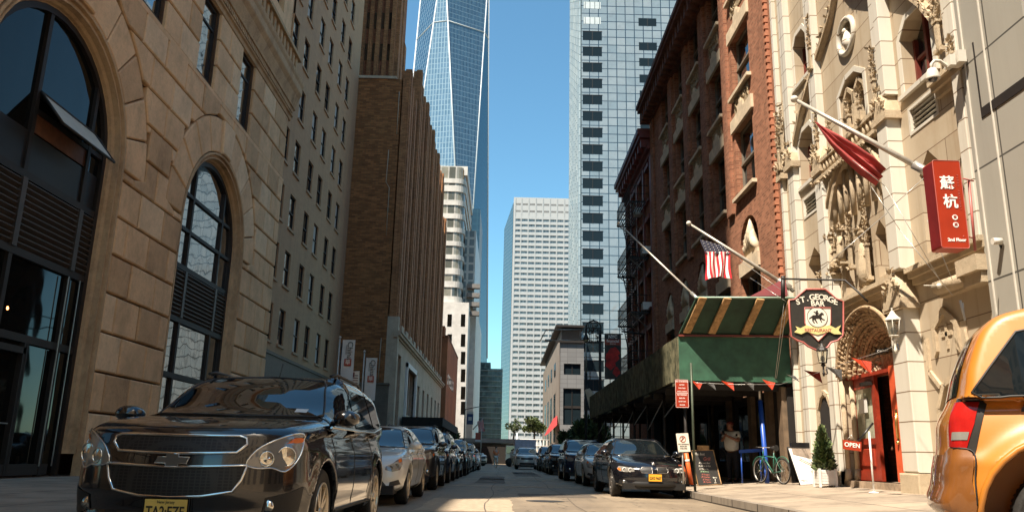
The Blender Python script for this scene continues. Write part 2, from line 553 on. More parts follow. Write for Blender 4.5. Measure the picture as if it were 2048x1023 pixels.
def zr(x):
    """height of the right-hand pavement, which climbs gently to the house fronts"""
    return .155 + max(0, min(x, 9.0) - 4.68) * .07
g = G()
xk = KR + .18
Q = [(xk, 12.7), (5.55, 10.6), (7.3, 9.2), (9.0, 9.15), (60, 9.15), (60, 79.5), (9.0, 79.5), (xk, 79.5)]
vs = [(x, y, zr(x)) for x, y in Q] + [(x, y, -.05) for x, y in Q]
fs = [(0, 1, 2), (0, 2, 3, 6), (0, 6, 7), (3, 4, 5, 6)] + [(i, (i + 1) % 8, 8 + (i + 1) % 8, 8 + i) for i in range(8)]
g.add(vs, fs, raw=True)
tag(g.build('pavement', MT['walk']), kind='structure')
def kerb(pts, name='kerb'):
    g = G()
    P = [Vector((p[0], p[1], 0)) for p in pts]
    L_ = []; Rr = []
    for i, p in enumerate(P):
        t = (P[min(i + 1, len(P) - 1)] - P[max(i - 1, 0)]).normalized()
        nn = Vector((-t.y, t.x, 0)) * .09
        L_.append(p + nn); Rr.append(p - nn)
    vs = []; fs = []
    for a, b in zip(L_, Rr):
        vs += [(a.x, a.y, -.05), (a.x, a.y, .157), (b.x, b.y, .157), (b.x, b.y, -.05)]
    for i in range(len(P) - 1):
        for k in range(3):
            fs.append((4 * i + k, 4 * i + k + 1, 4 * i + 5 + k, 4 * i + 4 + k))
    fs += [(0, 1, 2, 3), tuple(4 * (len(P) - 1) + k for k in range(4))]
    g.add(vs, fs, raw=True)
    o = g.build(name, MT['kerb']); tag(o, kind='structure')
kerb([(KL - .09, 3.9), (KL - .09, 79.5)])
kerb([(5.48, 10.53), (KR + .09, 12.7), (KR + .09, 79.5)])

g = G(); g.add([(-3, 2.5, .004), (3.2, 2.5, .27), (60, 2.5, .27), (60, 9.1, .27), (3.2, 9.1, .27), (-3, 9.1, .004)], [(0, 1, 4, 5), (1, 2, 3, 4)], raw=True)
tag(g.build('road', MT['asphalt']), kind='structure')
MT['patch1'] = plain('dark_asphalt_patch', (.10, .08, .06), .75, var=.35, vs=9, bs=60, bst=.3)
MT['patch2'] = plain('pale_asphalt_patch', (.34, .27, .19), .8, var=.3, vs=7, bs=60, bst=.3)
random.seed(31)
for k, (x0, x1, y0, y1, mk) in enumerate(((-1.4, .2, 13.5, 17.5, 'patch2'), (.4, 2.2, 19.0, 20.6, 'patch1'), (-1.5, 2.4, 25.0, 26.0, 'patch2'), (-.9, .1, 28, 38, 'patch1'), (-1.5, 2.3, 33.0, 34.2, 'patch2'), (.6, 1.9, 40, 52, 'patch1'), (-1.6, 2.2, 46, 48, 'patch2'))):
    P = []
    n = 9
    for (ax, ay, bx, by) in ((x0, y0, x1, y0), (x1, y0, x1, y1), (x1, y1, x0, y1), (x0, y1, x0, y0)):
        for i in range(n): t = i / n; P.append((ax + (bx - ax) * t + random.uniform(-.03, .03), ay + (by - ay) * t + random.uniform(-.05, .05)))
    sheet('road', P, .004, MT[mk])
g = G()
for x in (-.25, 1.45):
    pts = [(x + .05 * math.sin(y * .7) + random.uniform(-.015, .015), y, .004) for y in [12 + .8 * k for k in range(80)]]
    vs = [(p[0] - .012, p[1], .0042) for p in pts] + [(p[0] + .012, p[1], .0042) for p in pts]
    g.add(vs, [(i, i + 1, 81 + i, 80 + i) for i in range(79)], raw=True)
tag(g.build('road', MT['patch1']), kind='structure')
# ------------------------------------------------------------------ rusticated limestone building (left)
XL = -11.05
T1 = TL(XL)
def sweep_arch(g, uc, zs, z0, prof, n=20):
    """prof: list of (radius, depth)"""
    path = [('L', z0)] + [('A', math.pi - math.pi * i / n) for i in range(n + 1)] + [('R', z0)]
    rows = []
    for k, a in path:
        row = []
        for r, d in prof:
            if k == 'L': row.append((uc - r, a, d))
            elif k == 'R': row.append((uc + r, a, d))
            else: row.append((uc + r * math.cos(a), zs + r * math.sin(a), d))
        rows.append(row)
    m_ = len(prof); vs = [p for r in rows for p in r]; fs = []
    for i in range(len(rows) - 1):
        for j in range(m_ - 1):
            fs.append((i * m_ + j, i * m_ + j + 1, (i + 1) * m_ + j + 1, (i + 1) * m_ + j))
    g.add(vs, fs)
ARC = [29.02, 18.32, 7.6, -3.1]
ZS, RO, RI = 8.5, 3.20, 2.86
A = thing('limestone_building', 'tan rusticated limestone building with tall arched windows and heavy cornice', 'building', (XL - 8, 18, 0))
g = G(T1)
YE = 36.75
holes = [arch(u, RO, .16, ZS, n=24) for u in ARC]
WIN = [26.38, 30.62, 22.0, 17.6, 13.2]
holes += [rect(u - .78, u + .78, 13.85, 16.78) for u in WIN]
g.wall(rect(-24, YE, .1, 17.2), holes, 0, 0)
for u in WIN:
    g.add([(u - .78, 13.85, 0), (u + .78, 13.85, 0), (u + .78, 16.78, 0), (u - .78, 16.78, 0), (u - .78, 13.85, -.55), (u + .78, 13.85, -.55), (u + .78, 16.78, -.55), (u - .78, 16.78, -.55)],
          [(0, 1, 5, 4), (1, 2, 6, 5), (2, 3, 7, 6), (3, 0, 4, 7)])
g.build('wall', MT['joint'], A)
g = G(T1)
random.seed(3)
zj = [.70 + 1.07 * k for k in range(16)]
gap = .06
def clipblock(u0, u1, z0, z1):
    """rectangular block cut back to the voussoir rings; returns polys"""
    zsn = [z0 + (z1 - z0) * i / 5 for i in range(6)]
    lo = []; hi = []
    for z in zsn:
        a, b = u0, u1
        for uc in ARC:
            if z <= ZS: r = RO + .06
            else:
                q = 4.60 ** 2 - (z - ZS) ** 2
                r = math.sqrt(q) if q > 0 else 0
                if z < ZS + .02: r = RO + .06
            if r <= 0: continue
            if a >= uc: a = max(a, uc + r)
            elif b <= uc: b = min(b, uc - r)
            else:
                if (a + b) / 2 >= uc: a = max(a, uc + r)
                else: b = min(b, uc - r)
        lo.append((a, z)); hi.append((b, z))
    ok = [i for i in range(6) if hi[i][0] - lo[i][0] > .12]
    if len(ok) < 2: return None
    lo = [lo[i] for i in ok]; hi = [hi[i] for i in ok]
    if all(abs(p[0] - lo[0][0]) < 1e-5 for p in lo): lo = [lo[0], lo[-1]]
    if all(abs(p[0] - hi[0][0]) < 1e-5 for p in hi): hi = [hi[0], hi[-1]]
    return hi + lo[::-1]
for ci in range(12):
    z0, z1 = zj[ci] + gap / 2, zj[ci + 1] - gap / 2
    if ci == 7: z0 = 8.02 if z0 < 8.02 < z1 and False else z0
    us = []
    # joints placed between arches
    cuts = [YE]
    piers = [(32.1, YE)] + [(ARC[i + 1] + RO, ARC[i] - RO) for i in range(len(ARC) - 1)]
    seq = set()
    for a, b in piers:
        w_ = b - a
        fr = (.0, .30, .68) if ci % 2 == 0 else (.0, .16, .50, .84)
        for f_ in fr: seq.add(round(a + w_ * f_, 3))
        seq.add(round(b, 3))
    for uc in ARC: seq.add(uc)
    if z0 > 11.3:
        seq = set(round(YE - 1.6 * k - (.8 if ci % 2 else 0), 3) for k in range(34)) | {YE}
    seq = sorted(s_ for s_ in seq if s_ > -8)
    for a, b in zip(seq[:-1], seq[1:]):
        if b - a < .3: continue
        p = clipblock(a + gap / 2, b - gap / 2, z0, z1)
        g.cur = random.choice((0, 0, 0, 1, 2))
        if p: g.prism(p, 0, .16 + random.uniform(-.01, .015), .035)
# voussoirs
for uc in ARC:
    nv = 11
    for i in range(nv):
        a0 = math.pi * i / nv; a1 = math.pi * (i + 1) / nv
        ro = 4.55
        P = []
        for k in range(4):
            a = a0 + (a1 - a0) * k / 3; P.append((a, ro))
        e0, e1 = a0 + .02 / ro + .002, a1 - .02 / ro - .002
        pts = [(uc + ro * math.cos(e0 + (e1 - e0) * k / 4), ZS + ro * math.sin(e0 + (e1 - e0) * k / 4)) for k in range(5)]
        s0, s1 = a0 + .02 / RO, a1 - .02 / RO
        pts += [(uc + (RO + .06) * math.cos(s1 + (s0 - s1) * k / 4), ZS + (RO + .06) * math.sin(s1 + (s0 - s1) * k / 4)) for k in range(5)]
        top = .24 if i == nv // 2 else .14
        g.cur = random.choice((0, 0, 1, 2))
        g.prism(pts, 0, top, .035)
# upper storey blocks between windows
zz = [13.62, 14.68, 15.74, 16.80]
ed = sorted([YE] + [u + s_ * .80 for u in WIN for s_ in (-1, 1)])
for k in range(3):
    z0, z1 = zz[k] + gap / 2, zz[k + 1] - gap / 2
    spans = [(ed[i], ed[i + 1]) for i in range(1, len(ed) - 1, 2)]
    for a, b in spans:
        nb = 2 if (b - a) < 3.2 else 3
        cut = [a + .03] + [a + (b - a) * (q / nb + (.13 if k % 2 else -.06)) for q in range(1, nb)] + [b]
        for p, q in zip(cut[:-1], cut[1:]): g.cur = random.choice((0, 0, 1, 2)); g.prism(rect(p + gap / 2, q - gap / 2, z0, z1), 0, .12, .035)
g.cur = 0; g.box(-8, YE, 13.44, 13.60, 0, .17)
g.build('stone_blocks', [MT['lime'], MT['lime2'], MT['lime3']], A)
g = G(T1)
g.box(-8, YE + .1, .1, .72, 0, .22)
for uc in ARC[:]:
    g.box(uc - RO + .12, uc + RO - .12, .05, .16, -.6, .1)
plin = g
g = G(T1)
for a, b in piers:
    g.prism(rect(a - .12, b + .12, .1, .66), 0, .26, .03)
    g.box(a - .10, b + .10, .66, .76, 0, .18)
g.build('plinth', MT['limed'], A, each=2)
for uc in ARC:
    g = G(T1)
    sweep_arch(g, uc, ZS, .7, [(RO + .03, .0), (RO + .03, .15), (RO - .05, .15), (RO - .07, .05), (RO - .12, .03), (RO - .15, .09), (RO - .20, .09), (RO - .23, -.06), (RI + .05, -.12), (RI + .03, -.20), (RI, -.22), (RI, -.6)])
    g.build('arch_moulding', MT['limed'], A)
# cornice with dentils
g = G(T1)
prof = [(0, 16.82), (.10, 16.86), (.12, 17.02), (.20, 17.06), (.20, 17.12), (.14, 17.14), (.14, 17.36), (.28, 17.40), (.30, 17.50), (.26, 17.54), (.40, 17.98), (.52, 18.16), (.54, 18.22), (.54, 18.52), (.60, 18.66), (.62, 18.82), (.10, 18.92)]
vs = []; fs = []
for u in (-24, YE + .5):
    vs += [(u, z, d) for d, z in prof]
for j in range(len(prof) - 1): fs.append((j, j + 1, len(prof) + j + 1, len(prof) + j))
fs.append(tuple(len(prof) + j for j in range(len(prof))))
g.add(vs, fs)
u = 12.0
while u < YE + .3:
    g.box(u, u + .10, 17.15, 17.35, .14, .24); u += .19
g.build('cornice', MT['limed'], A)
g = G(T1)
g.box(-24, YE, 18.8, 19.3, -.3, .10)
g.box(-24, YE + .35, 19.95, 20.12, -.3, .42); g.box(-24, YE + .2, 20.12, 20.3, -.3, .3)
u = 14.0
while u < YE - .1:
    g.prism([(u, 19.3), (u + .22, 19.3), (u + .26, 19.7), (u + .24, 19.95), (u - .02, 19.95), (u - .04, 19.7)], -.2, .30, .02)
    u += .55
g.box(-24, YE, 19.3, 19.95, -.3, -.12)
g.build('balustrade', MT['limed'], A)
g = G(T1)
aw = [22.0, 26.4, 30.6, 34.6]
g.wall(rect(-24, YE, 20.1, 26), [rect(u - .6, u + .6, 21.6, 24.2) for u in aw], -.15, .4)
g.box(-24, YE + .1, 25.9, 26.4, -.4, .35)
g.build('attic_wall', MT['lime'], A)
# rest of the block behind the facade
g = G(); g.box(XL - 24, XL - .9, 26.0, 26.01, -24, YE)
def rawbox(x0, x1, y0, y1, z0, z1, g=None):
    g = g or G()
    P = [(x, y, z) for z in (z0, z1) for y in (y0, y1) for x in (x0, x1)]
    g.add(P, [(0, 1, 3, 2), (4, 5, 7, 6), (0, 1, 5, 4), (2, 3, 7, 6), (0, 2, 6, 4), (1, 3, 7, 5)], raw=True)
    return g
g = rawbox(XL - 26, XL - 1.2, -24, YE, 0, 26); g.build('rear_block', MT['joint'], A)
# windows of the upper storey
def pane_window(T, u, hw, z0, z1, d, parent, frame, glass, mull=(0,), tr=(.5,), name='window', fw=.05):
    g = G(T)
    g.box(u - hw, u - hw + fw, z0, z1, d, d + .07); g.box(u + hw - fw, u + hw, z0, z1, d, d + .07)
    g.box(u - hw + fw, u + hw - fw, z0, z0 + fw, d, d + .07); g.box(u - hw + fw, u + hw - fw, z1 - fw, z1, d, d + .07)
    for t in tr: zz_ = z0 + (z1 - z0) * t; g.box(u - hw + fw, u + hw - fw, zz_ - fw / 2, zz_ + fw / 2, d, d + .06)
    for m_ in mull:
        if m_: g.box(u + m_ - fw / 2, u + m_ + fw / 2, z0 + fw, z1 - fw, d, d + .055)
    w_ = g.build(name, frame, parent)
    g = G(T); g.quad((u - hw, z0, d + .02), (u + hw, z0, d + .02), (u + hw, z1, d + .02), (u - hw, z1, d + .02))
    OFFp = g.build('pane', glass, w_)
    return w_
for u in WIN: pane_window(T1, u, .78, 13.85, 16.78, -.16, A, MT['dark'], MT['glassw'], tr=(.72,), fw=.08)
for u in aw: pane_window(T1, u, .6, 21.6, 24.2, -.5, A, MT['dark'], MT['glass'], tr=(.5,))
# arched glazing
def arch_half(z):
    return RI if z <= ZS else math.sqrt(max(0, RI ** 2 - (z - ZS) ** 2))
for uc in ARC:
    first = uc == ARC[1]
    D = -.32
    g = G(T1)
    sweep_arch(g, uc, ZS, .16, [(RI, D + .12), (RI - .16, D + .12), (RI - .16, D - .02)], 20)
    ms = (-1.45, 1.55) if not first else (-.55, 2.0)
    for m_ in ms:
        zt = ZS + math.sqrt(RI ** 2 - m_ ** 2) - .05
        g.box(uc + m_ - .07, uc + m_ + .07, .16, zt, D, D + .10)
    for z in ((9.6, 8.35) if not first else (9.05, 8.62)):
        h_ = arch_half(z) - .1
        a0, a1 = (uc - h_, uc + h_) if not first else (uc - .5, uc + h_)
        g.box(a0, a1, z - .06, z + .06, D, D + .09)
    for z in (7.0, 5.2, 3.3): g.box(uc - RI + .1, uc + RI - .1, z - .09, z + .09, D, D + .11)
    fr = g.build('window_frame', MT['dark'], A)
    # glass: everything behind, split in panes by the frame
    g = G(T1); P = arch(uc, RI - .1, .2, ZS, n=24)
    g.add([(p[0], p[1], D + .01) for p in P], [tuple(range(len(P)))])
    g.build('pane', MT['glassd'] if first else MT['glassw'], fr)
    g = G(T1)
    z = 5.32
    g.box(uc - RI + .15, uc + RI - .15, 5.28, 6.92, D + .012, D + .03)
    g.cur = 1
    while z < 6.85:
        g.add([(uc - RI + .15, z, D + .04), (uc + RI - .15, z, D + .04), (uc + RI - .15, z + .07, D + .12), (uc - RI + .15, z + .07, D + .12)], [(0, 1, 2, 3)])
        g.box(uc - RI + .15, uc + RI - .15, z + .07, z + .095, D + .04, D + .125)
        z += .145
    for m_ in ms: g.box(uc + m_ - .09, uc + m_ + .09, 5.28, 6.92, D + .02, D + .15)
    g.build('louvre', [MT['void'], plain('bronze_louvre', (.055, .042, .034), .5, var=.3)], A)
# dark infill of the near arch: band, brown panel, hopper, doors
uc = ARC[1]; D = -.32
g = G(T1); g.box(uc - RI + .2, uc + RI - .2, 7.1, 8.05, D + .02, D + .05)
g.build('spandrel_panel', plain('black_spandrel', (.012, .010, .008), .5, var=.3), A)
g = G(T1); g.box(uc - .45, uc + 1.95, 8.1, 8.55, D + .02, D + .05); g.build('brown_panel', plain('rust_panel', (.14, .055, .025), .6, var=.4), A)
hp = G(T1)
z0, z1 = 9.0, 8.62
y0, y1 = uc - .5, uc + 2.1
hp.add([(y0, 9.1, D + .1), (y1, 9.1, D + .1), (y1, 8.30, D + .75), (y0, 8.30, D + .75)], [(0, 1, 2, 3)])
hs = hp.build('hopper_window', plain('pale_blind', (.50, .47, .38), .5, var=.1), A, recalc=False)  # pale colour on the underside of the hopper
g = G(T1)
for a, b in (((y0, 9.1, D + .1), (y0, 8.3, D + .75)), ((y1, 9.1, D + .1), (y1, 8.3, D + .75)), ((y0, 8.3, D + .75), (y1, 8.3, D + .75)), ((y0, 9.1, D + .1), (y1, 9.1, D + .1))):
    g.tube([a, b], .035, 6)
g.build('hopper_frame', MT['dark'], A)
g = G(T1)
for u in (uc - 2.4, uc + .55, uc + .62, uc + 1.95): g.box(u - .05, u + .05, .2, 3.2, D, D + .14)
g.box(uc - 2.4, uc + .6, 2.95, 3.1, D, D + .14); g.box(uc - 2.4, uc + 2.3, .2, .45, D, D + .13)
door = g.build('door', MT['dark'], A)
g = G(T1); g.tube([(uc - .6, 1.1, D + .2), (uc - .6, 1.5, D + .2)], .025); g.tube([(uc - 1.3, 1.35, D + .17), (uc + .3, 1.35, D + .17)], .015)
g.build('handle', MT['steel'], door)
g = G(T1)
g.box(uc + 1.86, uc + 1.885, .4, 5.1, D + .14, D + .16); g.box(uc + 2.42, uc + 2.445, .4, 5.1, D + .14, D + .16)
g.build('trim', MT['steel'], A)
# glowing lamp seen in the shop
lamp = thing('hanging_lamp', 'small glowing round lamp hanging inside the dark arched shopfront', 'lamp', (XL - .2, 17.6, 4.2))
g = G(); lc = (XL - .38, 18.15, 3.9)
g.ball(lc, .085, 10)
mt, n, b = newmat('lamp_glow'); setp(b, base=(1, .5, .2, 1), em=(1, .30, .07, 1), ems=5); g.build('bulb', mt, lamp)
g = G(); g.tube([lc, (lc[0], lc[1], 5.2)], .008, raw=True); g.build('cord', MT['dark'], lamp)

# ------------------------------------------------------------------ grey-brown hotel (second on the left)
T2 = TL(-11.1)
Y2a, Y2b = YE, 53.5
A = thing('grey_brick_hotel', 'tall grey brown brick building with a grid of sash windows beside the limestone arches', 'building', (-19, 45, 0))
cols = [37.25, 39.52, 42.42, 44.78, 47.58, 49.95]
rows = [4.95 + 2.955 * k + .9 for k in range(13)]
rows = [5.95 + 2.955 * k for k in range(12)]
g = G(T2)
hl = [rect(u - .56, u + .56, z, z + 1.78) for u in cols for z in rows if z < 40]
g.wall(rect(Y2a, Y2b, .1, 44), hl, 0, .2)
g.build('wall', MT['L2'], A)
g = G(T2)
for z in rows[1::1]:
    pass
g.box(Y2a, Y2b, .1, 5.3, 0, .07); g.box(Y2a, Y2b, 5.3, 5.45, 0, .14)
g.build('dark_base', plain('brown_granite', (.085, .066, .05), .55, var=.25), A)
g = G(); rawbox(-34, -11.5, Y2a + .02, Y2b - .02, 0, 44, g); g.build('rear_block', MT['L2'], A)
MT['blind'] = plain('window_blind', (.40, .38, .34), .6, var=.1)
g = G(T2); fw = .045; hw = .56
g.box(-hw, -hw + fw, 0, 1.78, -.16, -.08); g.box(hw - fw, hw, 0, 1.78, -.16, -.08)
g.box(-hw, hw, 0, fw, -.16, -.08); g.box(-hw, hw, 1.78 - fw, 1.78, -.16, -.08); g.box(-hw, hw, .87, .93, -.16, -.07)
w0 = g.build('window', MT['dark'], A)
g = G(T2); g.quad((-hw, 0, -.13), (hw, 0, -.13), (hw, 1.78, -.13), (-hw, 1.78, -.13)); p0 = g.build('pane', MT['glass'], w0)
g = G(T2); g.box(-.62, .62, -.12, 0, -.12, .08); s0 = g.build('sill', MT['L2s'], w0)
g = G(T2); g.quad((-hw + .05, .0, -.125), (hw * .25, 0, -.125), (hw * .25, 1.78, -.125), (-hw + .05, 1.78, -.125)); bl = g.build('blind', MT['blind'], None)
random.seed(77)
first = True
for u in cols:
    for z in rows:
        if z > 40: continue
        if first: o = w0; first = False
        else: o = copy_tree(w0, A)
        o.location = Vector((0, u, z)) - OFF[A]
        for ch in list(o.children):
            if ch.name.startswith('blind'): bpy.data.objects.remove(ch)
        if random.random() < (.65 if z > 17 else .15):
            c = bl.copy(); COL.objects.link(c); c.parent = o; c.location = (0, random.uniform(0, .25), random.choice((0, .0, .5)) * 0)
bpy.data.objects.remove(bl)

# ------------------------------------------------------------------ brown brick building with a blank side wall
X3 = -7.45; Y3 = 53.5
A = thing('brown_brick_building', 'dark brown brick building with blank side wall, ribbed street front and pale stone base', 'building', (-16, 70, 0))
S3 = TS(Y3); F3 = TL(X3)
Y3e = 94.5
g = rawbox(-30, X3 - .5, Y3, Y3e, 0, 27.3); rawbox(-8.6, X3 - .5, 59, 87, 27.31, 30.5, g); g.build('side_wall', MT['L3'], A)
g = G(F3)
# street front with deep piers
u = Y3; k = 0
random.seed(11)
while u < Y3e - .5:
    wd = 1.15
    top = (27.5 if u < 58.6 else (30.6 if u < 87 else 27.2)) + (.5 if k % 3 == 0 else .1)
    g.box(u, u + wd, 9.2, top, -.5, .0 if k % 3 else .08)
    g.box(u + .25, u + wd - .25, 9.2, top + .25, -.3, .05 if k % 3 else .16)
    u += 2.05; k += 1
g.build('pier', MT['L3p'], A, each=2)
g = G(F3)
g.box(Y3, Y3e, 0, 27.3, -.5, -.42); 
z = 10.5
while z < 26:
    g.box(Y3 + .6, Y3e, z, z + .9, -.42, -.28); z += 3.0
g.build('spandrel', MT['L3p'], A, each=1)
g = G(F3)
z = 11.4
while z < 26:
    u = Y3 + 1.15
    while u < Y3e - 1:
        g.box(u, u + .9, z, z + 2.1, -.42, -.38); u += 2.05
    z += 3.0
o = g.build('window_strip', MT['glass'], A); tag(o, kind='stuff')
g = G(S3)
g.box(-11.1, X3 - .9, 27.3, 27.5, -.3, .10)
g.build('coping', MT['L3s'], A)
g = G(S3); g.tube([(-8.1, 26.3, .03), (-8.1, 23.0, .03)], .03, 5); g.tube([(-8.6, 21.8, .03), (-8.65, 19.4, .03), (-8.4, 19.0, .03), (-8.4, 15.5, .03)], .03, 5)
g.tube([(-8.3, 8.4, .03), (-8.35, 5.5, .03)], .03, 5)
g.build('conduit', MT['L3s'], A, each=1)
g = G(S3); g.box(-11.0, -7.6, .1, 5.3, 0, .35); g.box(-11.0, -7.55, 5.3, 5.42, 0, .42); g.build('lower_wall', plain('grey_render', (.15, .125, .095), .85, var=.3, vs=1.2), A)
# pale base
g = G(F3)
ho = [rect(55.2, 56.9, 1.2, 7.6), rect(60.0, 66.0, .6, 7.2)] + [rect(u, u + 1.7, 1.0, 6.6) for u in (68.6, 73.0, 77.4, 81.8, 86.2, 90.4)]
g.wall(rect(Y3, Y3e, .1, 9.0), ho, .12, .7)
g.box(Y3 - .02, Y3 + .5, .1, 9.9, -.5, .25)
g.build('stone_base', MT['L3s'], A)
g = G(F3)
for d0, z0, z1 in ((.24, 8.5, 8.62), (.42, 8.62, 8.8), (.52, 8.8, 8.95)): g.box(Y3 - .15, Y3e, z0, z1, 0, d0)
g.box(Y3, Y3e, 9.0, 9.25, -.3, .12)
u = Y3
while u < Y3e:
    g.box(u, u + 1.2, 9.25, 9.7, -.2, .16); g.box(u + 1.2, u + 2.6, 9.25, 9.5, -.2, .04); u += 2.6
g.build('base_cornice', MT['L3s'], A)
g = G(F3); g.box(Y3 + .5, Y3e, .2, 8, -.8, -.6); g.build('base_glass', MT['glassd'], A)
g = G(F3); g.box(59.7, 60.0, .4, 7.5, 0, .3); g.box(66.0, 66.3, .4, 7.5, 0, .3); g.box(59.7, 66.3, 7.2, 7.55, 0, .3); g.build('portal_frame', MT['white'], A)
g = G(F3); g.box(60, 66, 3.5, 3.9, -.4, -.1)
for u in (61.4, 63.0, 64.6): g.box(u - .1, u + .1, .4, 7.2, -.4, -.12)
g.build('portal_mullion', MT['L3s'], A, each=1)

# tower set back above it
A = thing('ribbed_brick_tower', 'reddish brown ribbed brick tower rising behind the blank brick wall', 'building', (-14, 70, 0))
g = rawbox(-26, -9.75, 60.5, 66, 27, 62); g.build('wall', MT['redd'], A)
g = G(TS(60.5))
x = -13.2; k = 0
while x < -9.9:
    g.box(x, x + .34, 27.6, 62, 0, .35 if k % 2 else .22); x += .62; k += 1
g.build('rib', MT['L3p'], A, each=1)
g = G(TL(-9.75))
for i, (u, t) in enumerate([(60.6, 62), (62.2, 41), (64, 36)]): g.box(u, u + 1.0, 27.3, t, 0, .3)
g.build('corner_pier', MT['L3p'], A, each=1)
g = G(TS(60.5))
z = 29.5
while z < 60:
    x = -12.84
    while x < -10:
        g.box(x, x + .22, z, z + 1.5, 0, .03); x += .62
    z += 2.9
o = g.build('window_strip', MT['glass'], A); tag(o, kind='stuff')

# ------------------------------------------------------------------ small orange building
A = thing('orange_brick_building', 'low orange rendered building past the brown brick one', 'building', (-12, 105, 0))
g = rawbox(-22, -6.9, 96, 118, 0, 14.7); rawbox(-22, -7.3, 95.5, 97.5, 14.7, 16.0, g); g.build('wall', MT['orange'], A)
g = rawbox(-22, -6.85, 95.9, 118, 14.7, 14.95); g.build('coping', MT['redd'], A)
g = G(TL(-6.9))
for u in (98, 100.5, 103, 105.5, 108): 
    g.box(u, u + .9, 3.2, 4.8, 0, .04)
    g.box(u, u + .9, 9.2, 10.6, 0, .04)
g.build('window', MT['glassd'], A, each=1)
# ------------------------------------------------------------------ far towers
def grid_mat(name, c, line, w, h, ms, rough=.2, metal=0., off=0., c2=None, ior=1.6, wav=.1, vary=.4):
    mt, n, b = newmat(name); setp(b, rough=rough, metal=metal, ior=ior)
    v = objco(n, planar=True)
    t = n.nodes.new('ShaderNodeTexBrick'); t.offset = off
    t.inputs['Color1'].default_value = rgba(c); t.inputs['Color2'].default_value = rgba(c2 or c); t.inputs['Mortar'].default_value = rgba(line)
    t.inputs['Scale'].default_value = 1; t.inputs['Brick Width'].default_value = w; t.inputs['Row Height'].default_value = h
    t.inputs['Mortar Size'].default_value = ms; t.inputs['Mortar Smooth'].default_value = .05
    n.links.new(v, t.inputs['Vector'])
    nz_ = noise(n, objco(n), 1.1 / max(w, .5), 5, .75)
    n.links.new(mix(n, t.outputs['Color'], [x * .45 for x in c], mixfac(n, nz_, .48, .72, vary)), b.inputs['Base Color'])
    if wav:
        bp = n.nodes.new('ShaderNodeBump'); bp.inputs['Strength'].default_value = 1; bp.inputs['Distance'].default_value = wav
        n.links.new(noise(n, objco(n), .25, 3, .6), bp.inputs['Height']); n.links.new(bp.outputs[0], b.inputs['Normal'])
    return mt
# white bank tower at the end of the street
Yw = 330
A = thing('white_office_tower', 'tall pale office tower with white horizontal bands closing the view down the street', 'skyscraper', (14, Yw + 15, 0))
g = rawbox(2.2, 27, Yw, Yw + 30, 0, 109); g.add([(2.2, Yw, 0), (-1.6, Yw + 14, 0), (-1.6, Yw + 14, 99), (2.2, Yw, 107)], [(0, 1, 2, 3)], raw=True)
MT['spw0'] = plain('tower_white_pier', (.36, .37, .37), .5, var=.1)
mw = grid_mat('office_window_strip', (.03, .05, .06), (.38, .38, .36), .62, 2.36, .11, rough=.12, c2=(.16, .20, .21), ior=1.8)
g.build('glass_wall', mw, A)
g = G(TS(Yw)); 
for k in range(9): x = 2.2 + k * 3.07; g.box(x, x + (.45 if 0 < k < 8 else .9), 0, 109.6, 0, .5)
g.box(2.2, 27, 101, 109.8, 0, .3)
g.build('pier', MT['spw0'], A, each=1)
first = None
MT['spw'] = plain('white_spandrel', (.36, .37, .37), .4, var=.1, vs=.3)
for k in range(43):
    z = 1.0 + k * 2.36
    if first is None:
        g = G(TS(Yw)); g.box(2.2, 27.2, 0, 1.12, 0, .42); first = g.build('spandrel', MT['spw'], A); first.location.z += z; continue
    o = first.copy(); COL.objects.link(o); o.location.z = -OFF[A].z + z
g = G(TS(Yw))
for z in (103.2, 106.3):
    for k in range(8):
        for j in range(5): x = 3.1 + k * 3.07 + j * .45; g.box(x, x + .25, z, z + .8, .3, .34)
g.build('top_grille', MT['dark'], A)
mwb = grid_mat('blue_side_glass', (.04, .08, .10), (.11, .16, .18), 1.5, 1.6, .12, rough=.15)
g = G(); g.add([(2.1, Yw - .2, 0), (-1.7, Yw + 13.8, 0), (-1.7, Yw + 13.8, 99.4), (2.1, Yw - .2, 107.6)], [(0, 1, 2, 3)], raw=True)
g.build('side_glass', mwb, A)
# dark balconied block
A = thing('dark_balcony_block', 'dark teal building with thin pale floor slabs, low at the end of the street', 'building', (-5, 252, 0))
g = rawbox(-9.5, -.6, 250, 262, 0, 27.5); rawbox(-9.5, -4.4, 251, 262, 27.5, 29.5, g)
g.build('glass_wall', grid_mat('teal_glass', (.012, .03, .038), (.05, .08, .09), 1.4, 1.4, .1, rough=.15), A)
g = G(TS(250))
for k in range(17): g.box(-9.6, -.5, 1.2 + k * 1.6, 1.32 + k * 1.6, 0, .6)
g.build('floor_slab', plain('dim_slab', (.22, .27, .28), .6, var=.1), A, each=1)
# tapered glass skyscraper
Yt = 520
A = thing('tapered_glass_skyscraper', 'very tall tapering blue glass skyscraper with white edges', 'skyscraper', (-35, 550, 0))
B1 = Vector((-25.5, 520, 0)); ex = Vector((.9657, -.26, 0)); ey = Vector((.26, .9657, 0)); S_ = 54
def _onY(u, v, Y):
    d = [(u - 1024) / 1604, (v - 511.5) / 1604, 1.0]
    r = [sum(RX[i][j] * d[j] for j in range(3)) for i in range(3)]
    t = Y / r[1]; return Vector((t * r[0], Y, .85 + t * r[2]))
b1 = _onY(928, 696, 520); t0 = _onY(877, -105, 526)
zb, zt = b1.z, t0.z
B = [b1 - ex * S_, b1, b1 + ey * S_, b1 - ex * S_ + ey * S_]
for p in B: p.z = zb
Tt = [(B[i] + B[(i + 1) % 4]) / 2 for i in range(4)]
for p in Tt: p.z = zt
def facemat(name, c, line, rough, ior, c2=None):
    return grid_mat(name, c, line, 1.6, 4.1, .22, rough=rough, c2=c2, ior=ior, wav=.0, metal=.0)
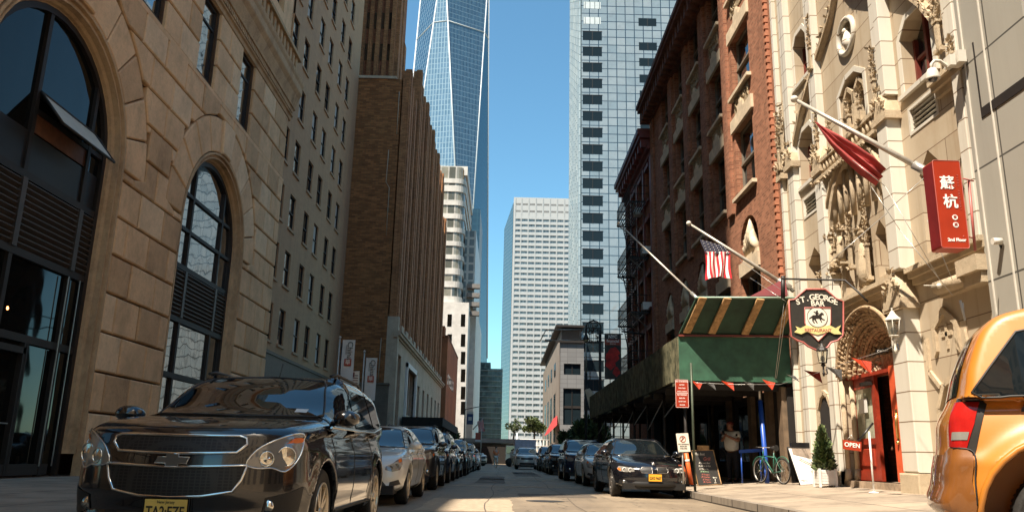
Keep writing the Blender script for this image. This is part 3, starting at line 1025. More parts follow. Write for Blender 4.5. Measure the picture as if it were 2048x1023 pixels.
mlit = facemat('tower_glass_lit', (.11, .19, .27), (.24, .33, .39), .12, 1.8, (.08, .15, .22))  # one glass in lit, middle and shaded copies: light painted per facet
mmid = facemat('tower_glass_midtone', (.03, .08, .14), (.13, .20, .26), .12, 1.7, (.015, .045, .09))
mdk = facemat('tower_glass_shaded', (.006, .06, .12), (.015, .09, .15), .2, 1.5)
g = G()
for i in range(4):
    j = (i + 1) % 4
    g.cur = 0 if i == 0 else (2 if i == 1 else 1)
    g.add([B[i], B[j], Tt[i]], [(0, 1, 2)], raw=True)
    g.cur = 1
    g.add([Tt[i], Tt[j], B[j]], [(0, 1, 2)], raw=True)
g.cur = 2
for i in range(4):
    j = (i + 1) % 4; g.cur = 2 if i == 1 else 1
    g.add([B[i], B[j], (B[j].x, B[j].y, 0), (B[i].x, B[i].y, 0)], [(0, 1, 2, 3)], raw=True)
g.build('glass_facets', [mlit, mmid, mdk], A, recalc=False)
g = G()
for i in range(4):
    j = (i + 1) % 4
    g.tube([B[i], Tt[i]], .55, 4, raw=True); g.tube([B[j], Tt[i]], .55, 4, raw=True)
zc = _onY(884, 36, 522).z
t_ = (zc - zb) / (zt - zb)
for i in range(4):
    j = (i + 1) % 4; k = (i + 3) % 4
    a = B[i].lerp(Tt[i], t_); b = B[j].lerp(Tt[i], t_); c = B[j].lerp(Tt[j], t_)
    g.tube([a, b], .5, 4, raw=True); g.tube([b, c], .5, 4, raw=True)
g.build('edge_trim', plain('white_trim', (.48, .52, .54), .4, var=0), A)
# glass block in front of it
A = thing('gridded_office_block', 'slim grey gridded office block standing before the blue skyscraper', 'building', (-12, 240, 0))
p = _onY(905, 408, 235); q = _onY(940, 408, 235)
g = rawbox(p.x, q.x, 235, 262, 0, p.z); g.build('wall', grid_mat('grey_grid', (.08, .14, .17), (.36, .40, .42), 1.5, 2.0, .22, rough=.2, c2=(.2, .26, .3)), A)
g = rawbox(q.x + .02, q.x + 3.2, 236, 262, 0, p.z - 1); g.build('shaded_wall', grid_mat('shaded_grid', (.01, .04, .07), (.02, .06, .09), 1.5, 2.0, .15, rough=.3), A)  # shade painted in: this side is a darker copy of the grid
# white deco building on the left
A = thing('white_ribbon_building', 'narrow white building with rounded corner and ribbon windows, beyond the orange one', 'building', (-12, 135, 0))
Y5 = 130
k5 = Y5 / 110.
MT['w5'] = plain('white_glazed_brick', (.52, .50, .46), .6, var=.2, vs=.8)
ze = .85
def X5(x): return x * k5
def Z5(z): return .85 + (z - .85) * k5
g = G()
def curved_slab(g, x0, x1, z0, z1, r, y0=Y5, depth=24, out=0):
    P = [(x0, y0 - out)] + [(x1 - r + (r + out) * math.sin(a), y0 + r - (r + out) * math.cos(a)) for a in [math.pi / 2 * i / 6 for i in range(7)]] + [(x1 + out, y0 + depth), (x0, y0 + depth)]
    n = len(P)
    g.add([(p[0], p[1], z0) for p in P] + [(p[0], p[1], z1) for p in P], [tuple(range(n)), tuple(range(n, 2 * n))] + [(i, (i + 1) % n, n + (i + 1) % n, n + i) for i in range(n)], raw=True)
x0, x1 = X5(-12), X5(-6.35)
curved_slab(g, x0, x1, Z5(21.5), Z5(41.6), 1.5)
g.build('glass_core', grid_mat('ribbon_glass', (.05, .06, .055), (.42, .40, .36), 1.3, 30, .12, rough=.12, c2=(.28, .27, .22)), A)
zb_ = [_onY(900, y, Y5).z for y in (604, 573, 548, 520, 495, 468, 443, 415, 390, 364, 355)]
pairs = [(604, 590), (575, 562), (544, 533), (517, 507), (490, 480), (463, 453), (437, 427), (410, 400), (384, 371), (368, 357)]
for a, b in [(607, 592), (562, 574), (536, 548), (509, 518), (482, 491), (455, 464), (427, 437), (400, 410), (371, 383), (357, 366)]:
    za, zb2 = _onY(905, a, Y5).z, _onY(905, b, Y5).z
    g = G(); curved_slab(g, x0, x1, min(za, zb2), max(za, zb2), 1.5, out=.15); g.build('white_band', MT['w5'], A)
zt5 = _onY(905, 330, Y5).z
g = rawbox(x0, x1 + .3, Y5 + .5, Y5 + 24, Z5(40.5), zt5); g.build('penthouse', MT['w5'], A)
g = G(TS(Y5 + .5))
zq0, zq1 = _onY(905, 356, Y5).z, _onY(905, 337, Y5).z
for k in range(4): xx = x1 - 1.3 - k * 1.35; g.box(xx, xx + 1.0, zq0, zq1, 0, .05)
g.build('penthouse_window', plain('amber_glass', (.12, .09, .05), .2, var=.2), A, each=1)
g = G(); zl = _onY(905, 606, Y5).z
x2 = _onY(935, 700, Y5).x; x3 = _onY(947, 700, Y5 + 0).x
rawbox(x0, x2, Y5 - 1, Y5 + 24, 0, zl, g); rawbox(x2, x3, Y5 + 6, Y5 + 40, 0, zl + 1.0, g)
g.build('lower_wall', MT['w5'], A)
g = G(TS(Y5 - 1))
for y in (640, 680, 715, 750, 785, 815):
    for xp in (899, 926):
        p = _onY(xp, y, Y5 - 1); g.box(p.x - .35, p.x + .35, p.z - 1.0, p.z + 1.0, 0, .03)
g.build('lower_window', MT['glassd'], A, each=1)
g = rawbox(x1 + .1, x1 + 2.0, Y5 + 4, Y5 + 30, Z5(21.5), Z5(33)); g.build('rear_wing', grid_mat('pale_grid', (.14, .17, .18), (.48, .46, .42), 1.2, 1.5, .2, rough=.3), A)
g = G(TS(Y5 + 4))
for k in range(4): g.box(x2 - .6, x3 + .6, Z5(20.3) + k * 1.55, Z5(20.3) + k * 1.55 + .7, 0, 1.2)
g.build('balcony', plain('grey_slab', (.16, .15, .14), .6), A, each=1)

# ------------------------------------------------------------------ white panelled glass tower on the right
Yg = 105
A = thing('white_panel_tower', 'tall tower clad in pale glossy square panels with dark strip windows', 'skyscraper', (17, 115, 0))
mp_ = grid_mat('pale_panel_grid', (.27, .31, .32), (.016, .024, .028), 1.305, 1.255, .065, rough=.14, c2=(.20, .25, .27), ior=2.0, wav=.10)
g = rawbox(10.0, 30, Yg, Yg + 18, 0, 90); g.build('wall', mp_, A)
g = G(TL(0)); 
g = G(TR(10.0))
for k in range(9): u = Yg + .3 + k * 2.1; g.box(u, u + .75, 0, 90, 0, .35)
g.build('side_rib', grid_mat('side_rib_panel', (.42, .50, .52), (.06, .10, .12), .9, 1.25, .04, rough=.25, c2=(.3, .38, .42)), A, each=1)
g = G(TR(10.0)); g.box(Yg + .1, Yg + 17.9, 0, 89, 0, .05); g.build('side_glass', MT['glasst'], A)
S5 = TS(Yg)
zs_ = [59.72 - 2.51 * k for k in range(23)]
w0 = None
for z in zs_:
    if z < 3: continue
    if w0 is None:
        g = G(S5); g.box(10.16, 12.93, -.03, 1.38, 0, .02); w0 = g.build('window', MT['glasst'], A)
        g = G(S5); g.box(11.52, 11.58, -.03, 1.38, .02, .05); g.box(10.1, 12.98, 1.36, 1.42, .02, .06); m0 = g.build('frame', MT['dark'], w0)
        o = w0
    else:
        o = w0.copy(); COL.objects.link(o); c = m0.copy(); COL.objects.link(c); c.parent = o
    o.location = Vector((0, 0, z)) - OFF[A]
w1 = None
for z, h in ((62.2, 1.2), (58.3, 1.25), (55.8, 1.2), (53.2, 1.3), (50.7, 1.2), (47.9, 1.3), (45.6, 1.2), (43, 1.2), (40.6, 1.2), (38, 1.2)):
    g = G(S5); g.box(18.3, 20.9, z, z + 1.25, 0, .02)
    w_ = g.build('window', MT['glasst'], A)
    g = G(S5); g.box(19.57, 19.63, z, z + 1.25, .02, .05); g.build('frame', MT['dark'], w_)
g = G(S5)
for z in (62.3, 64.8): g.box(10.3, 12.8, z, z + 1.1, 0, .02)
g.build('upper_window', grid_mat('bright_pane', (.55, .60, .60), (.1, .12, .12), .7, 2, .05, rough=.1), A, each=1)
# low grey-clad building in front
A = thing('grey_clad_building', 'low grey stone clad corner building with large dark windows and a red awning', 'building', (9, 110, 0))
Y6 = 100
g = G(TS(Y6)); 
hl = [rect(7.35, 9.45, 11.0, 12.35), rect(7.3, 9.5, 4.9, 9.3), rect(6.95, 9.6, 14.9, 16.6)]
g.wall(rect(6.85, 9.85, 0, 15.0), hl[:2], 0, .3)
g.build('wall', masonry('grey_cladding', (.20, .20, .20), (.165, .165, .165), (.12, .12, .12), 1.1, .55, .03, off=0, grime=(.2, .2), stain=(.12, .12, .12)), A)
g = rawbox(6.85, 6.9, Y6, 143, 0, 15.4); rawbox(6.9, 9.85, Y6 + .35, 143, 0, 15.2, g); g.build('side_wall', plain('tan_cladding', (.24, .20, .16), .7, var=.2, vs=.3), A)
g = rawbox(7.1, 9.6, Y6 + .6, 140, 15.0, 16.8); g.build('loggia', plain('brown_loggia', (.12, .08, .055), .7), A)
g = rawbox(6.3, 9.9, Y6 - .3, 144, 16.9, 17.15); rawbox(6.3, 9.9, Y6 - .3, Y6, 14.95, 15.25, g); g.add([(6.3, Y6 - .3, 17.15), (9.9, Y6 - .3, 17.15), (9.9, Y6 + 6, 18.2), (7.9, Y6 + 6, 18.2)], [(0, 1, 2, 3)], raw=True); g.build('roof', MT['dark'], A)
for r in (hl[0], hl[1]):
    g = G(TS(Y6)); u0, u1, z0, z1 = r[0][0], r[1][0], r[0][1], r[2][1]
    g.box(u0, u1, z0, z1, -.3, -.26); w_ = g.build('pane', MT['glasst'], A)
    g = G(TS(Y6)); um = (u0 + u1) / 2; g.box(um - .04, um + .04, z0, z1, -.26, -.18)
    if z1 - z0 > 3: g.box(u0, u1, z0 + 2.0, z0 + 2.3, -.26, -.18)
    g.build('frame', MT['dark'], w_)
g = G(TR(6.85))
for u in (108, 116, 124, 132): g.box(u, u + 3.6, 3.0, 9.3, 0, .03); g.box(u, u + 3, 11.6, 13.4, 0, .03)
g.build('side_window', MT['glassd'], A, each=1)
g = G(); g.add([(6.3, 96, 4.7), (6.85, 104, 6.2), (6.85, 112, 6.2), (5.2, 104, 3.6), (5.2, 96.5, 3.6)], [(0, 1, 2), (0, 1, 2, 3, 4)], raw=True)
g.build('awning', plain('red_canvas', (.38, .03, .03), .8), A, recalc=False)
# leaf-like chips used for carving and foliage
def leafy(g, c, r, n, size, cone=None, mats=1, seed=1, up=.5):
    rnd = random.Random(seed)
    for i in range(n):
        while True:
            x, y, z = rnd.uniform(-1, 1), rnd.uniform(-1, 1), rnd.uniform(-1, 1)
            if x * x + y * y + z * z < 1: break
        if cone: 
            t = (z + 1) / 2; k = (1 - t) ** .75 * (.85 + .3 * rnd.random()); h = math.hypot(x, y) + 1e-6; q = k * (.35 + .65 * rnd.random()) / 1.0; x, y = x / h * q, y / h * q
        p = Vector((c[0] + x * r[0], c[1] + y * r[1], c[2] + z * r[2]))
        d = Vector((x, y, up * rnd.random() + .2)).normalized(); s_ = size * rnd.uniform(.6, 1.3)
        n_ = d.cross(Vector((rnd.uniform(-1, 1), rnd.uniform(-1, 1), rnd.uniform(-1, 1)))).normalized() * s_ * .28
        g.cur = rnd.randrange(mats)
        g.add([p - n_, p + d * s_ * .6 + n_ * .2 - n_, p + d * s_, p + d * s_ * .5 + n_, p + n_ * .5], [(0, 1, 2, 3, 4)], raw=True)
# ------------------------------------------------------------------ right-hand side of the street
# surveyed in units of 0.77 m: u along the street, z up
K = 1 / 1.3
XRR = 8.0
def RY(u): return u * K
def RZ(z): return .85 + (z - .85) * K
def T8(u, z, d): return (XRR - d, u * K, .85 + (z - .85) * K)

# ---------------- red brick building
UB0, UB1 = 28.75, 55.0
A = thing('red_brick_building', 'tall red brick building with pale stepped lintels, half in sun, behind the green shed', 'building', (XRR + 8, RY(42), 0))
ctr = [33.25, 37.45, 41.65, 45.8, 50.05]
hwd = [1.30, 1.06, 1.06, 1.08, 1.12]
g = G(T8)
hl = []
for c_, h in zip(ctr, hwd):
    for z in (12.45, 17.35, 22.35): hl.append(rect(c_ - h, c_ + h, z, z + (2.95 if z > 22 else (2.85 if z > 17 else 3.2))))
    hl.append(arch(c_, h, 4.6, 9.9, rise=1.35, n=12))
g.wall(rect(UB0, UB1, 0, 26.3), hl, 0, .38)
g.build('wall', MT['red'], A)
g = rawbox(XRR + .9, XRR + 16, RY(UB0), RY(UB1), 0, RZ(26.2)); g.build('rear_block', MT['redd'], A)
g = G(T8)
for a, b in ((29.45, 30.0), (UB1 - 1.0, UB1)):
    g.box(a, b, .3, 25.2, 0, .10)
for i in range(4):
    a, b = ctr[i] + hwd[i] + .5, ctr[i + 1] - hwd[i + 1] - .5
    g.box(a, b, 11.9, 24.9, 0, .12)
g.build('pilaster', MT['red'], A, each=1)
g = G(T8); zq = .3; g.box(29.32, 29.42, .3, 25.1, 0, .09)
while zq < 25:
    g.box(29.30, 29.44, zq, zq + .16, 0, .13); zq += .30
g.build('quoin_strip', plain('brick_quoin', (.42, .17, .09), .8, var=.3), A)
# lintels, sills, carved panels, windows: one set, copied
def stepped(g, h):
    P = [(-h - .28, 0), (h + .28, 0), (h + .28, .62), (.42, .62), (.42, .92), (.14, .92), (.14, 1.12), (-.14, 1.12), (-.14, .92), (-.42, .92), (-.42, .62), (-h - .28, .62)]
    g.prism(P, 0, .09, 0)
TK = lambda u, z, d: (-d, u * K, z * K)
def place(o, u, z): o.location = Vector((XRR, u * K, RZ(z))) - OFF[A]
proto = {}
def clone(key, mk, u, z):
    if key not in proto: o = proto[key] = mk()
    else: o = copy_tree(proto[key], A)
    place(o, u, z); return o
MT['lint'] = plain('sandstone', (.62, .50, .35), .8, var=.25, vs=3)
MT['carve'] = plain('carved_sandstone', (.34, .26, .16), .85, var=.6, vs=16, bs=18, bst=.9)
def mk_lintel(h):
    def f():
        g = G(TK); stepped(g, h); return g.build('lintel', MT['lint'], A)
    return f
MT['sash'] = plain('window_sash', (.20, .17, .13), .6)
def mk_sill(h):
    def f():
        g = G(TK); g.box(-h - .2, h + .2, -.16, 0, -.1, .16); return g.build('sill', MT['lint'], A)
    return f
def mk_carve(h):
    def f():
        g = G(TK); g.box(-h * .82, h * .82, 0, .75, 0, .03)
        random.seed(5)
        for i in range(26):
            a = random.uniform(-h * .75, h * .75); b = random.uniform(.1, .65)
            g.tube([(a + .12 * math.cos(t), b + .12 * math.sin(t), .04) for t in [random.random() + k * .8 for k in range(6)]], .022, 4)
        return g.build('carved_panel', MT['carve'], A)
    return f
def mk_win(h, H):
    def f():
        g = G(TK); fw = .09
        for a, b in ((-h, -h + fw), (h - fw, h)): g.box(a, b, 0, H, -.30, -.2)
        g.box(-h, h, 0, fw, -.30, -.2); g.box(-h, h, H - fw, H, -.30, -.2); g.box(-h, h, H * .48, H * .48 + fw, -.30, -.17)
        w_ = g.build('window', MT['sash'], A)
        g = G(TK); g.box(-h, h, 0, H, -.29, -.27); g.build('pane', MT['glass'], w_)
        return w_
    return f
MT['sash'] = plain('window_sash', (.20, .17, .13), .6)
for i, (c_, h) in enumerate(zip(ctr, hwd)):
    h_ = h; kk = 'n' if i == 0 else 'f'
    hh = 1.30 if i == 0 else 1.08
    for z, H in ((12.45, 3.2), (17.35, 2.85), (22.35, 2.95)):
        clone('w%s%d' % (kk, H * 100), mk_win(hh, H), c_, z)
        clone('s' + kk, mk_sill(hh), c_, z)
        if z < 22: clone('l' + kk, mk_lintel(hh), c_, z + H)
        clone('c' + kk, mk_carve(hh), c_, z - (1.0 if z > 13 else 0)) if z > 13 else None
    # arched windows with a sculptured stone bracket
    def mk_aw():
        g = G(TK)
        for a, b in ((-hh, -hh + .12), (hh - .12, hh), (-.06, .06)): g.box(a, b, 0, 4.2, -.34, -.22)
        g.box(-hh, hh, 0, .1, -.34, -.22); g.box(-hh, hh, 4.0, 4.2, -.34, -.2)
        w_ = g.build('window', MT['sash'], A)
        g = G(TK); P = arch(0, hh, 0, 5.3, rise=1.35, n=12); g.add([(p[0], p[1], -.33) for p in P], [tuple(range(len(P)))]); g.build('pane', MT['glassd'], w_)
        return w_
    clone('aw' + kk, mk_aw, c_, 4.6)
    def mk_tymp():
        g = G(TK); g.box(-hh - .05, hh + .05, 4.15, 4.75, -.25, .08); g.box(-hh * .8, hh * .8, 4.75, 5.0, -.25, .0)
        random.seed(9)
        for k in range(9):
            a = -.7 + k * .17; hgt = .5 + 1.0 * (1 - abs(k - 4) / 4.)
            g.tube([(a, 5.0, -.1), (a * .8 + random.uniform(-.1, .1), 5.0 + hgt * .6, -.02), (a * .5, 5.0 + hgt, -.08)], [.12, .15, .05], 6)
        return g.build('carved_bracket', MT['lint'], A)
    clone('ty' + kk, mk_tymp, c_, 4.6)
g = G(T8)
for d0, z0, z1 in ((.14, 24.95, 25.2), (.30, 25.2, 25.45), (.52, 25.45, 25.75), (.78, 25.75, 26.0), (.86, 26.0, 26.3)): g.box(UB0 + .3, UB1 + .1, z0, z1, -.1, d0)
u = UB0 + .5
while u < UB1:
    g.box(u, u + .3, 25.0, 25.75, 0, .62); u += .78
g.build('cornice', plain('brown_cornice', (.15, .06, .035), .75, var=.45, vs=5, bs=9, bst=.6), A)

# ---------------- dark building with the fire escape
A = thing('dark_red_tenement', 'narrow dark red tenement with a bracketed cornice beyond the red brick building', 'building', (XRR + 6, RY(61), 0))
UF0, UF1 = UB1 + .02, 67.5
g = G(T8); hl = []
for c_ in (57.0, 60.0, 63.0, 65.8):
    for z in (7.5, 11.5, 15.6, 19.6): hl.append(rect(c_ - .75, c_ + .75, z, z + 2.5))
g.wall(rect(UF0, UF1, 0, 24.4), hl, 0, .35)
g.build('wall', MT['redd'], A)
g = rawbox(XRR + .8, XRR + 14, RY(UF0), RY(UF1), 0, RZ(24.3)); g.build('rear_block', MT['redd'], A)
for r in hl:
    u0, u1, z0, z1 = r[0][0], r[1][0], r[0][1], r[2][1]
    g = G(T8); g.box(u0, u0 + .1, z0, z1, -.3, -.2); g.box(u1 - .1, u1, z0, z1, -.3, -.2); g.box(u0, u1, (z0 + z1) / 2, (z0 + z1) / 2 + .1, -.3, -.2); w_ = g.build('window', MT['maroon'], A)
    g = G(T8); g.box(u0, u1, z0, z1, -.3, -.27); g.build('pane', MT['glassd'], w_)
g = G(T8)
for c_ in (57.0, 60.0, 63.0, 65.8):
    for z in (7.5, 11.5, 15.6, 19.6): g.box(c_ - .85, c_ + .85, z + 2.5, z + 2.85, 0, .1); g.box(c_ - .85, c_ + .85, z - .15, z, 0, .12)
for u in (55.3, 58.5, 61.5, 64.4, 67.2): g.box(u - .25, u + .25, 6.5, 23, 0, .1)
g.build('trim', MT['maroon'], A)
g = G(T8)
for d0, z0, z1 in ((.12, 22.6, 23.0), (.3, 23.0, 23.4), (.7, 23.9, 24.2), (.8, 24.2, 24.6)): g.box(UF0, UF1 + .3, z0, z1, -.1, d0)
u = UF0 + .2
while u < UF1: g.prism([(u, 23.2), (u + .3, 23.2), (u + .3, 23.9), (u, 23.9)], 0, .6); u += 1.15
g.build('cornice', MT['maroon'], A)
# fire escape
A = thing('fire_escape', 'black iron fire escape zigzagging down the dark red tenement', 'fire escape', (XRR - .6, RY(60), RZ(6)))
MT['brk'] = plain('lit_bracket_iron', (.20, .18, .15), .5)  # iron of the braces painted paler to look sunlit
levels = [19.6, 15.3, 11.25, 7.2]
fa, fb, dp = 57.0, 63.8, 1.05
for i, z in enumerate(levels):
    g = G(T8)
    for k in range(9): d = .02 + k * (dp - .04) / 8; g.box(fa, fb, z, z + .05, d, d + .05)
    g.box(fa, fa + .06, z - .08, z + .05, 0, dp); g.box(fb - .06, fb, z - .08, z + .05, 0, dp)
    g.build('platform', MT['iron'], A)
    g = G(T8)
    for zz_ in (z + .62, z + 1.25):
        for p in (((fa, zz_, 0), (fa, zz_, dp)), ((fa, zz_, dp), (fb, zz_, dp)), ((fb, zz_, dp), (fb, zz_, 0))): g.tube(p, .022, 5)
    k = fa
    while k <= fb: g.tube([(k, z, dp), (k, z + 1.25, dp)], .012, 4); k += .28
    for d in (.25, .5, .75): g.tube([(fa, z, d), (fa, z + 1.25, d)], .012, 4); g.tube([(fb, z, d), (fb, z + 1.25, d)], .012, 4)
    g.build('railing', MT['iron'], A)
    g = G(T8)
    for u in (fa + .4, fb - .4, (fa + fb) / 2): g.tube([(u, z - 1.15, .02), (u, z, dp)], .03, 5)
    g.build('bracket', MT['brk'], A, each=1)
    if i < 3:
        zl = levels[i + 1]
        g = G(T8)
        for d in (.35, .85): g.tube([(62.8, z, d), (58.6, zl, d)], .03, 5)
        for k in range(16):
            t = (k + .5) / 16; g.box(62.8 - 4.2 * t - .1, 62.8 - 4.2 * t + .1, z + (zl - z) * t - .015, z + (zl - z) * t + .015, .35, .85)
        g.build('stair', MT['iron'], A)
g = G(T8)
for d in (.6, .95): g.tube([(60.5, 7.2, d), (60.5, 4.2, d)], .02, 5)
for k in range(9): g.tube([(60.5, 4.4 + k * .32, .6), (60.5, 4.4 + k * .32, .95)], .012, 4)
g.build('drop_ladder', MT['iron'], A)
# air conditioners
def aircon(u, z, d=.0, lab=''):
    A = thing('air_conditioner', lab, 'air conditioner', T8(u, z, 0), group='window air conditioners')
    g = G(T8); g.prism(rect(u - .42, u + .42, z, z + .55), -.1, .42, .02, back=True); g.build('case', MT['white'], A)
    g = G(T8)
    for k in range(6): g.box(u - .36, u + .36, z + .06 + k * .078, z + .09 + k * .078, .42, .425)
    g.build('grille', MT['dark'], A)
aircon(57.0, 15.5, lab='pale window air conditioner in an upper window beside the fire escape')
aircon(57.2, 11.4, lab='pale window air conditioner one storey below the other, beside the fire escape')
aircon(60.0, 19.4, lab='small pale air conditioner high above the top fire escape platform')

# ---------------- sidewalk shed
A = thing('sidewalk_shed', 'long sidewalk shed with green plywood end and mossy side boards along the brick building', 'scaffold', (6.4, 30, .2))
y0s, y1s = 22.0, 45.0
xa, xb = 4.78, 7.85
g = G(TS(y0s)); 
g.wall([(xa, 3.05), (xb, 3.05), (xb, 4.24), (xa, 4.20)], [], 0)
g.add([(xa, 3.05, -.04), (xb, 3.05, -.04), (xb, 4.24, -.04), (xa, 4.2, -.04)], [(0, 1, 2, 3)]); g.box(xa, xb, 3.0, 3.05, -.05, .01)
for x in (5.8, 6.85): pass
g.build('end_panel', MT['green'], A)
# sloping upper board with timbers
g = G()
P = [(xa + .02, y0s, 4.26), (xb, y0s, 4.30), (xb - .05, y0s - .85, 5.16), (xa + .32, y0s - .85, 5.10)]
Q = [(p[0], p[1] + .04, p[2] + .03) for p in P]
g.add(P + Q, [(0, 1, 2, 3), (4, 5, 6, 7), (0, 1, 5, 4), (1, 2, 6, 5), (2, 3, 7, 6), (3, 0, 4, 7)], raw=True)
g.build('sloping_board', MT['greend'], A)
g = G(); g.tube([(xa + .28, y0s - .87, 5.13), (xb - .02, y0s - .87, 5.19)], .028, 4, raw=True); g.build('edge_strip', plain('pale_green_edge', (.30, .42, .34), .5), A)
for k, t in enumerate((.06, .30, .62, .93)):
    g = G(); x0 = xa + .05 + t * (xb - xa - .2); x1 = x0 + .28 - .1 * t
    g.bar((x0, y0s - .05, 4.30), (x1, y0s - .92, 5.12), .22, .05)
    g.build('timber', MT['wood'], A)
g = G(); g.bar((xa, y0s - .04, 4.22), (xb, y0s - .04, 4.27), .05); g.build('rail', MT['maroon'], A)
# street side boards, slightly tilted outwards
g = G()
n_ = 24
for k in range(n_):
    ya = y0s + .02 + k * (y1s - y0s) / n_; yb = ya + (y1s - y0s) / n_ - .02
    zt = 4.20; zb = 3.03 - (.12 if k % 5 == 0 else 0)
    jx = random.uniform(-.02, .02)
    g.add([(xa + jx, ya, zb), (xa + jx, yb, zb), (xa + jx - .03, yb, zt), (xa + jx - .03, ya, zt), (xa + .05, ya, zb), (xa + .05, yb, zb), (xa + .05, yb, zt), (xa + .05, ya, zt)],
          [(0, 1, 2, 3), (4, 5, 6, 7), (0, 1, 5, 4), (2, 3, 7, 6), (0, 3, 7, 4), (1, 2, 6, 5)], raw=True)
g.build('side_boards', MT['plank'], A)
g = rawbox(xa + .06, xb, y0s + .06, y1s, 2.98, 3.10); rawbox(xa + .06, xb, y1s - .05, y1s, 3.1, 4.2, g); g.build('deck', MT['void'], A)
g = G()
for k in range(12): y = y0s + .4 + k * 2.0; rawbox(xa + .1, xb - .05, y, y + .1, 2.80, 2.97, g)
g.build('joist', MT['iron'], A, each=1)
for k in range(8):
    y = y0s + 1.0 + k * 3.0
    g = G(); g.tube([(xa + .35, y, .2), (xa + .35, y, 2.98)], .045, 8, raw=True); rawbox(xa + .22, xa + .48, y - .13, y + .13, .17, .20, g)
    g.build('post', MT['iron'], A)
    if 0 < k:
        g = G(); g.tube([(xb - .5, y, .3), (xb - .5, y, 2.98)], .045, 8, raw=True); g.build('post', MT['iron'], A)
    if k < 7:
        g = G(); g.tube([(xa + .35, y, 2.8), (xa + .35, y + 3.0, 1.9 if k % 2 else 2.2)], .02, 5, raw=True); g.build('brace', MT['steel'], A)
# end flap of the shed far away
g = G(); g.add([(xa - .3, y1s, 4.6), (xa - .02, y1s + .1, 4.7), (xa + .5, y1s, 4.0), (xa + .1, y1s, 3.1)], [(0, 1, 2, 3)], raw=True); g.build('loose_board', MT['lint'], A, recalc=False)
# shop wall under the shed (dark front with brown columns)
A = thing('storefront', 'dark shop front with brown panels in the shade under the sidewalk shed', 'shop front', (7.9, 26, .3))
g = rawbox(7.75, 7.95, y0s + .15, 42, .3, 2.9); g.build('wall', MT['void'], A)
g = G(TR(7.75))
for y in (22.2, 23.3, 25.0, 27.5, 30.0, 33.0, 36.0): g.box(y, y + .38, .3, 2.9, 0, .14)
g.build('column', plain('brown_column', (.17, .115, .07), .7, var=.35), A, each=1)
g = G(TR(7.75))
for y in (23.8, 25.6, 28.2, 31): g.box(y, y + 1.1, .9, 2.6, 0, .03)
g.build('pane', MT['glassd'], A, each=1)

# ---------------- cream glazed terracotta church front
A = thing('church_facade', 'ornate cream gothic church front with pointed niches, buttresses and arched portal', 'church', (XRR + 6, RY(22.5), .3))
def TC(u, z, d): return (XRR - (d * .42 if d > 0 else d), u * K, .85 + (z - .85) * K)
UC0, UC1, UCm = 16.55, 28.72, 22.5
def niche(c_, hw, z0, zs, rise): return arch(c_, hw, z0, zs, rise=rise, n=12, pointed=True)
PORT = arch(22.72, 1.95, .42, 3.45, rise=1.80, n=16)
hl = [PORT]
SIDE = [18.62, 26.2]
big = []
for c_ in SIDE:
    big.append([(c_ - .74, 10.36), (c_ + .74, 10.36), (c_ + .74, 11.9), (c_ + .36, 12.3), (c_ - .36, 12.3), (c_ - .74, 11.9)])
    hl.append(big[-1]); hl.append(rect(c_ - .64, c_ + .64, 9.22, 9.86))
    hl.append([(c_ - .60, 5.98), (c_ + .60, 5.98), (c_ + .60, 7.5), (c_, 8.0), (c_ - .60, 7.5)] if c_ > 20 else [(c_ - .5, 5.98), (c_ + .5, 5.98), (c_ + .5, 8.0), (c_, 8.5), (c_ - .5, 8.0)])
    hl.append([(c_ - .6, 14.15), (c_ + .6, 14.15), (c_ + .6, 15.7), (c_ + .3, 16.05), (c_ - .3, 16.05), (c_ - .6, 15.7)])
hl.append([(21.6, 10.55), (23.3, 10.55), (23.3, 12.1), (22.75, 12.45), (22.15, 12.45), (21.6, 12.1)])
g = G(TC)
N1 = [(21.15, 5.95), (21.75, 5.95), (21.75, 7.2), (21.45, 7.55), (21.15, 7.2)]
N2 = [(22.0, 5.85), (22.95, 5.85), (22.95, 7.5), (22.45, 8.05), (22.0, 7.5)]
N3 = [(23.3, 5.85), (23.9, 5.85), (23.9, 7.2), (23.6, 7.6), (23.3, 7.2)]
hl += [N1, N2, N3]
ov = [(22.42 + .50 * math.cos(a), 13.78 + .50 * math.sin(a)) for a in [2 * math.pi * k / 20 for k in range(20)]]
hl.append(ov)
g.wall(rect(UC0, UC1, .0, 22), hl, 0, .42)
g.build('wall', MT['cream'], A)
g = rawbox(XRR + .9, XRR + 12, RY(UC0), RY(UC1), 0, RZ(22)); g.build('rear_block', MT['redd'], A)
# back walls of the blind niches
g = G(TC)
for P in (N1, N2, N3, hl[3], hl[7]):
    g.add([(p[0], p[1], -.40) for p in P], [tuple(range(len(P)))])
g.build('niche_back', MT['creamt'], A)
# buttresses
def butt(u0, u1, z0, z1, d, mt='creamp', nm='buttress'):
    g = G(TC); g.prism(rect(u0, u1, z0, z1), 0, d, .03); g.build(nm, MT[mt], A)
butt(19.75, 20.08, 10.55, 22, .62); butt(20.12, 20.5, 9.9, 22, .42)
butt(24.55, 24.95, 9.9, 22, .42); butt(24.98, 25.3, 5.8, 22, .30)
butt(19.78, 20.36, 5.75, 10.0, .70); butt(20.40, 20.62, 5.75, 10.0, .42)
butt(24.35, 24.95, 5.75, 10.2, .62)
butt(16.62, 16.98, 5.5, 22, .34); butt(16.98, 17.2, 9.9, 22, .2)
butt(27.05, 27.62, .3, 22, .42); butt(28.42, 28.66, .3, 22, .28); butt(27.68, 27.9, .3, 12.2, .22)
butt(25.0, 25.5, .3, 5.6, .32)
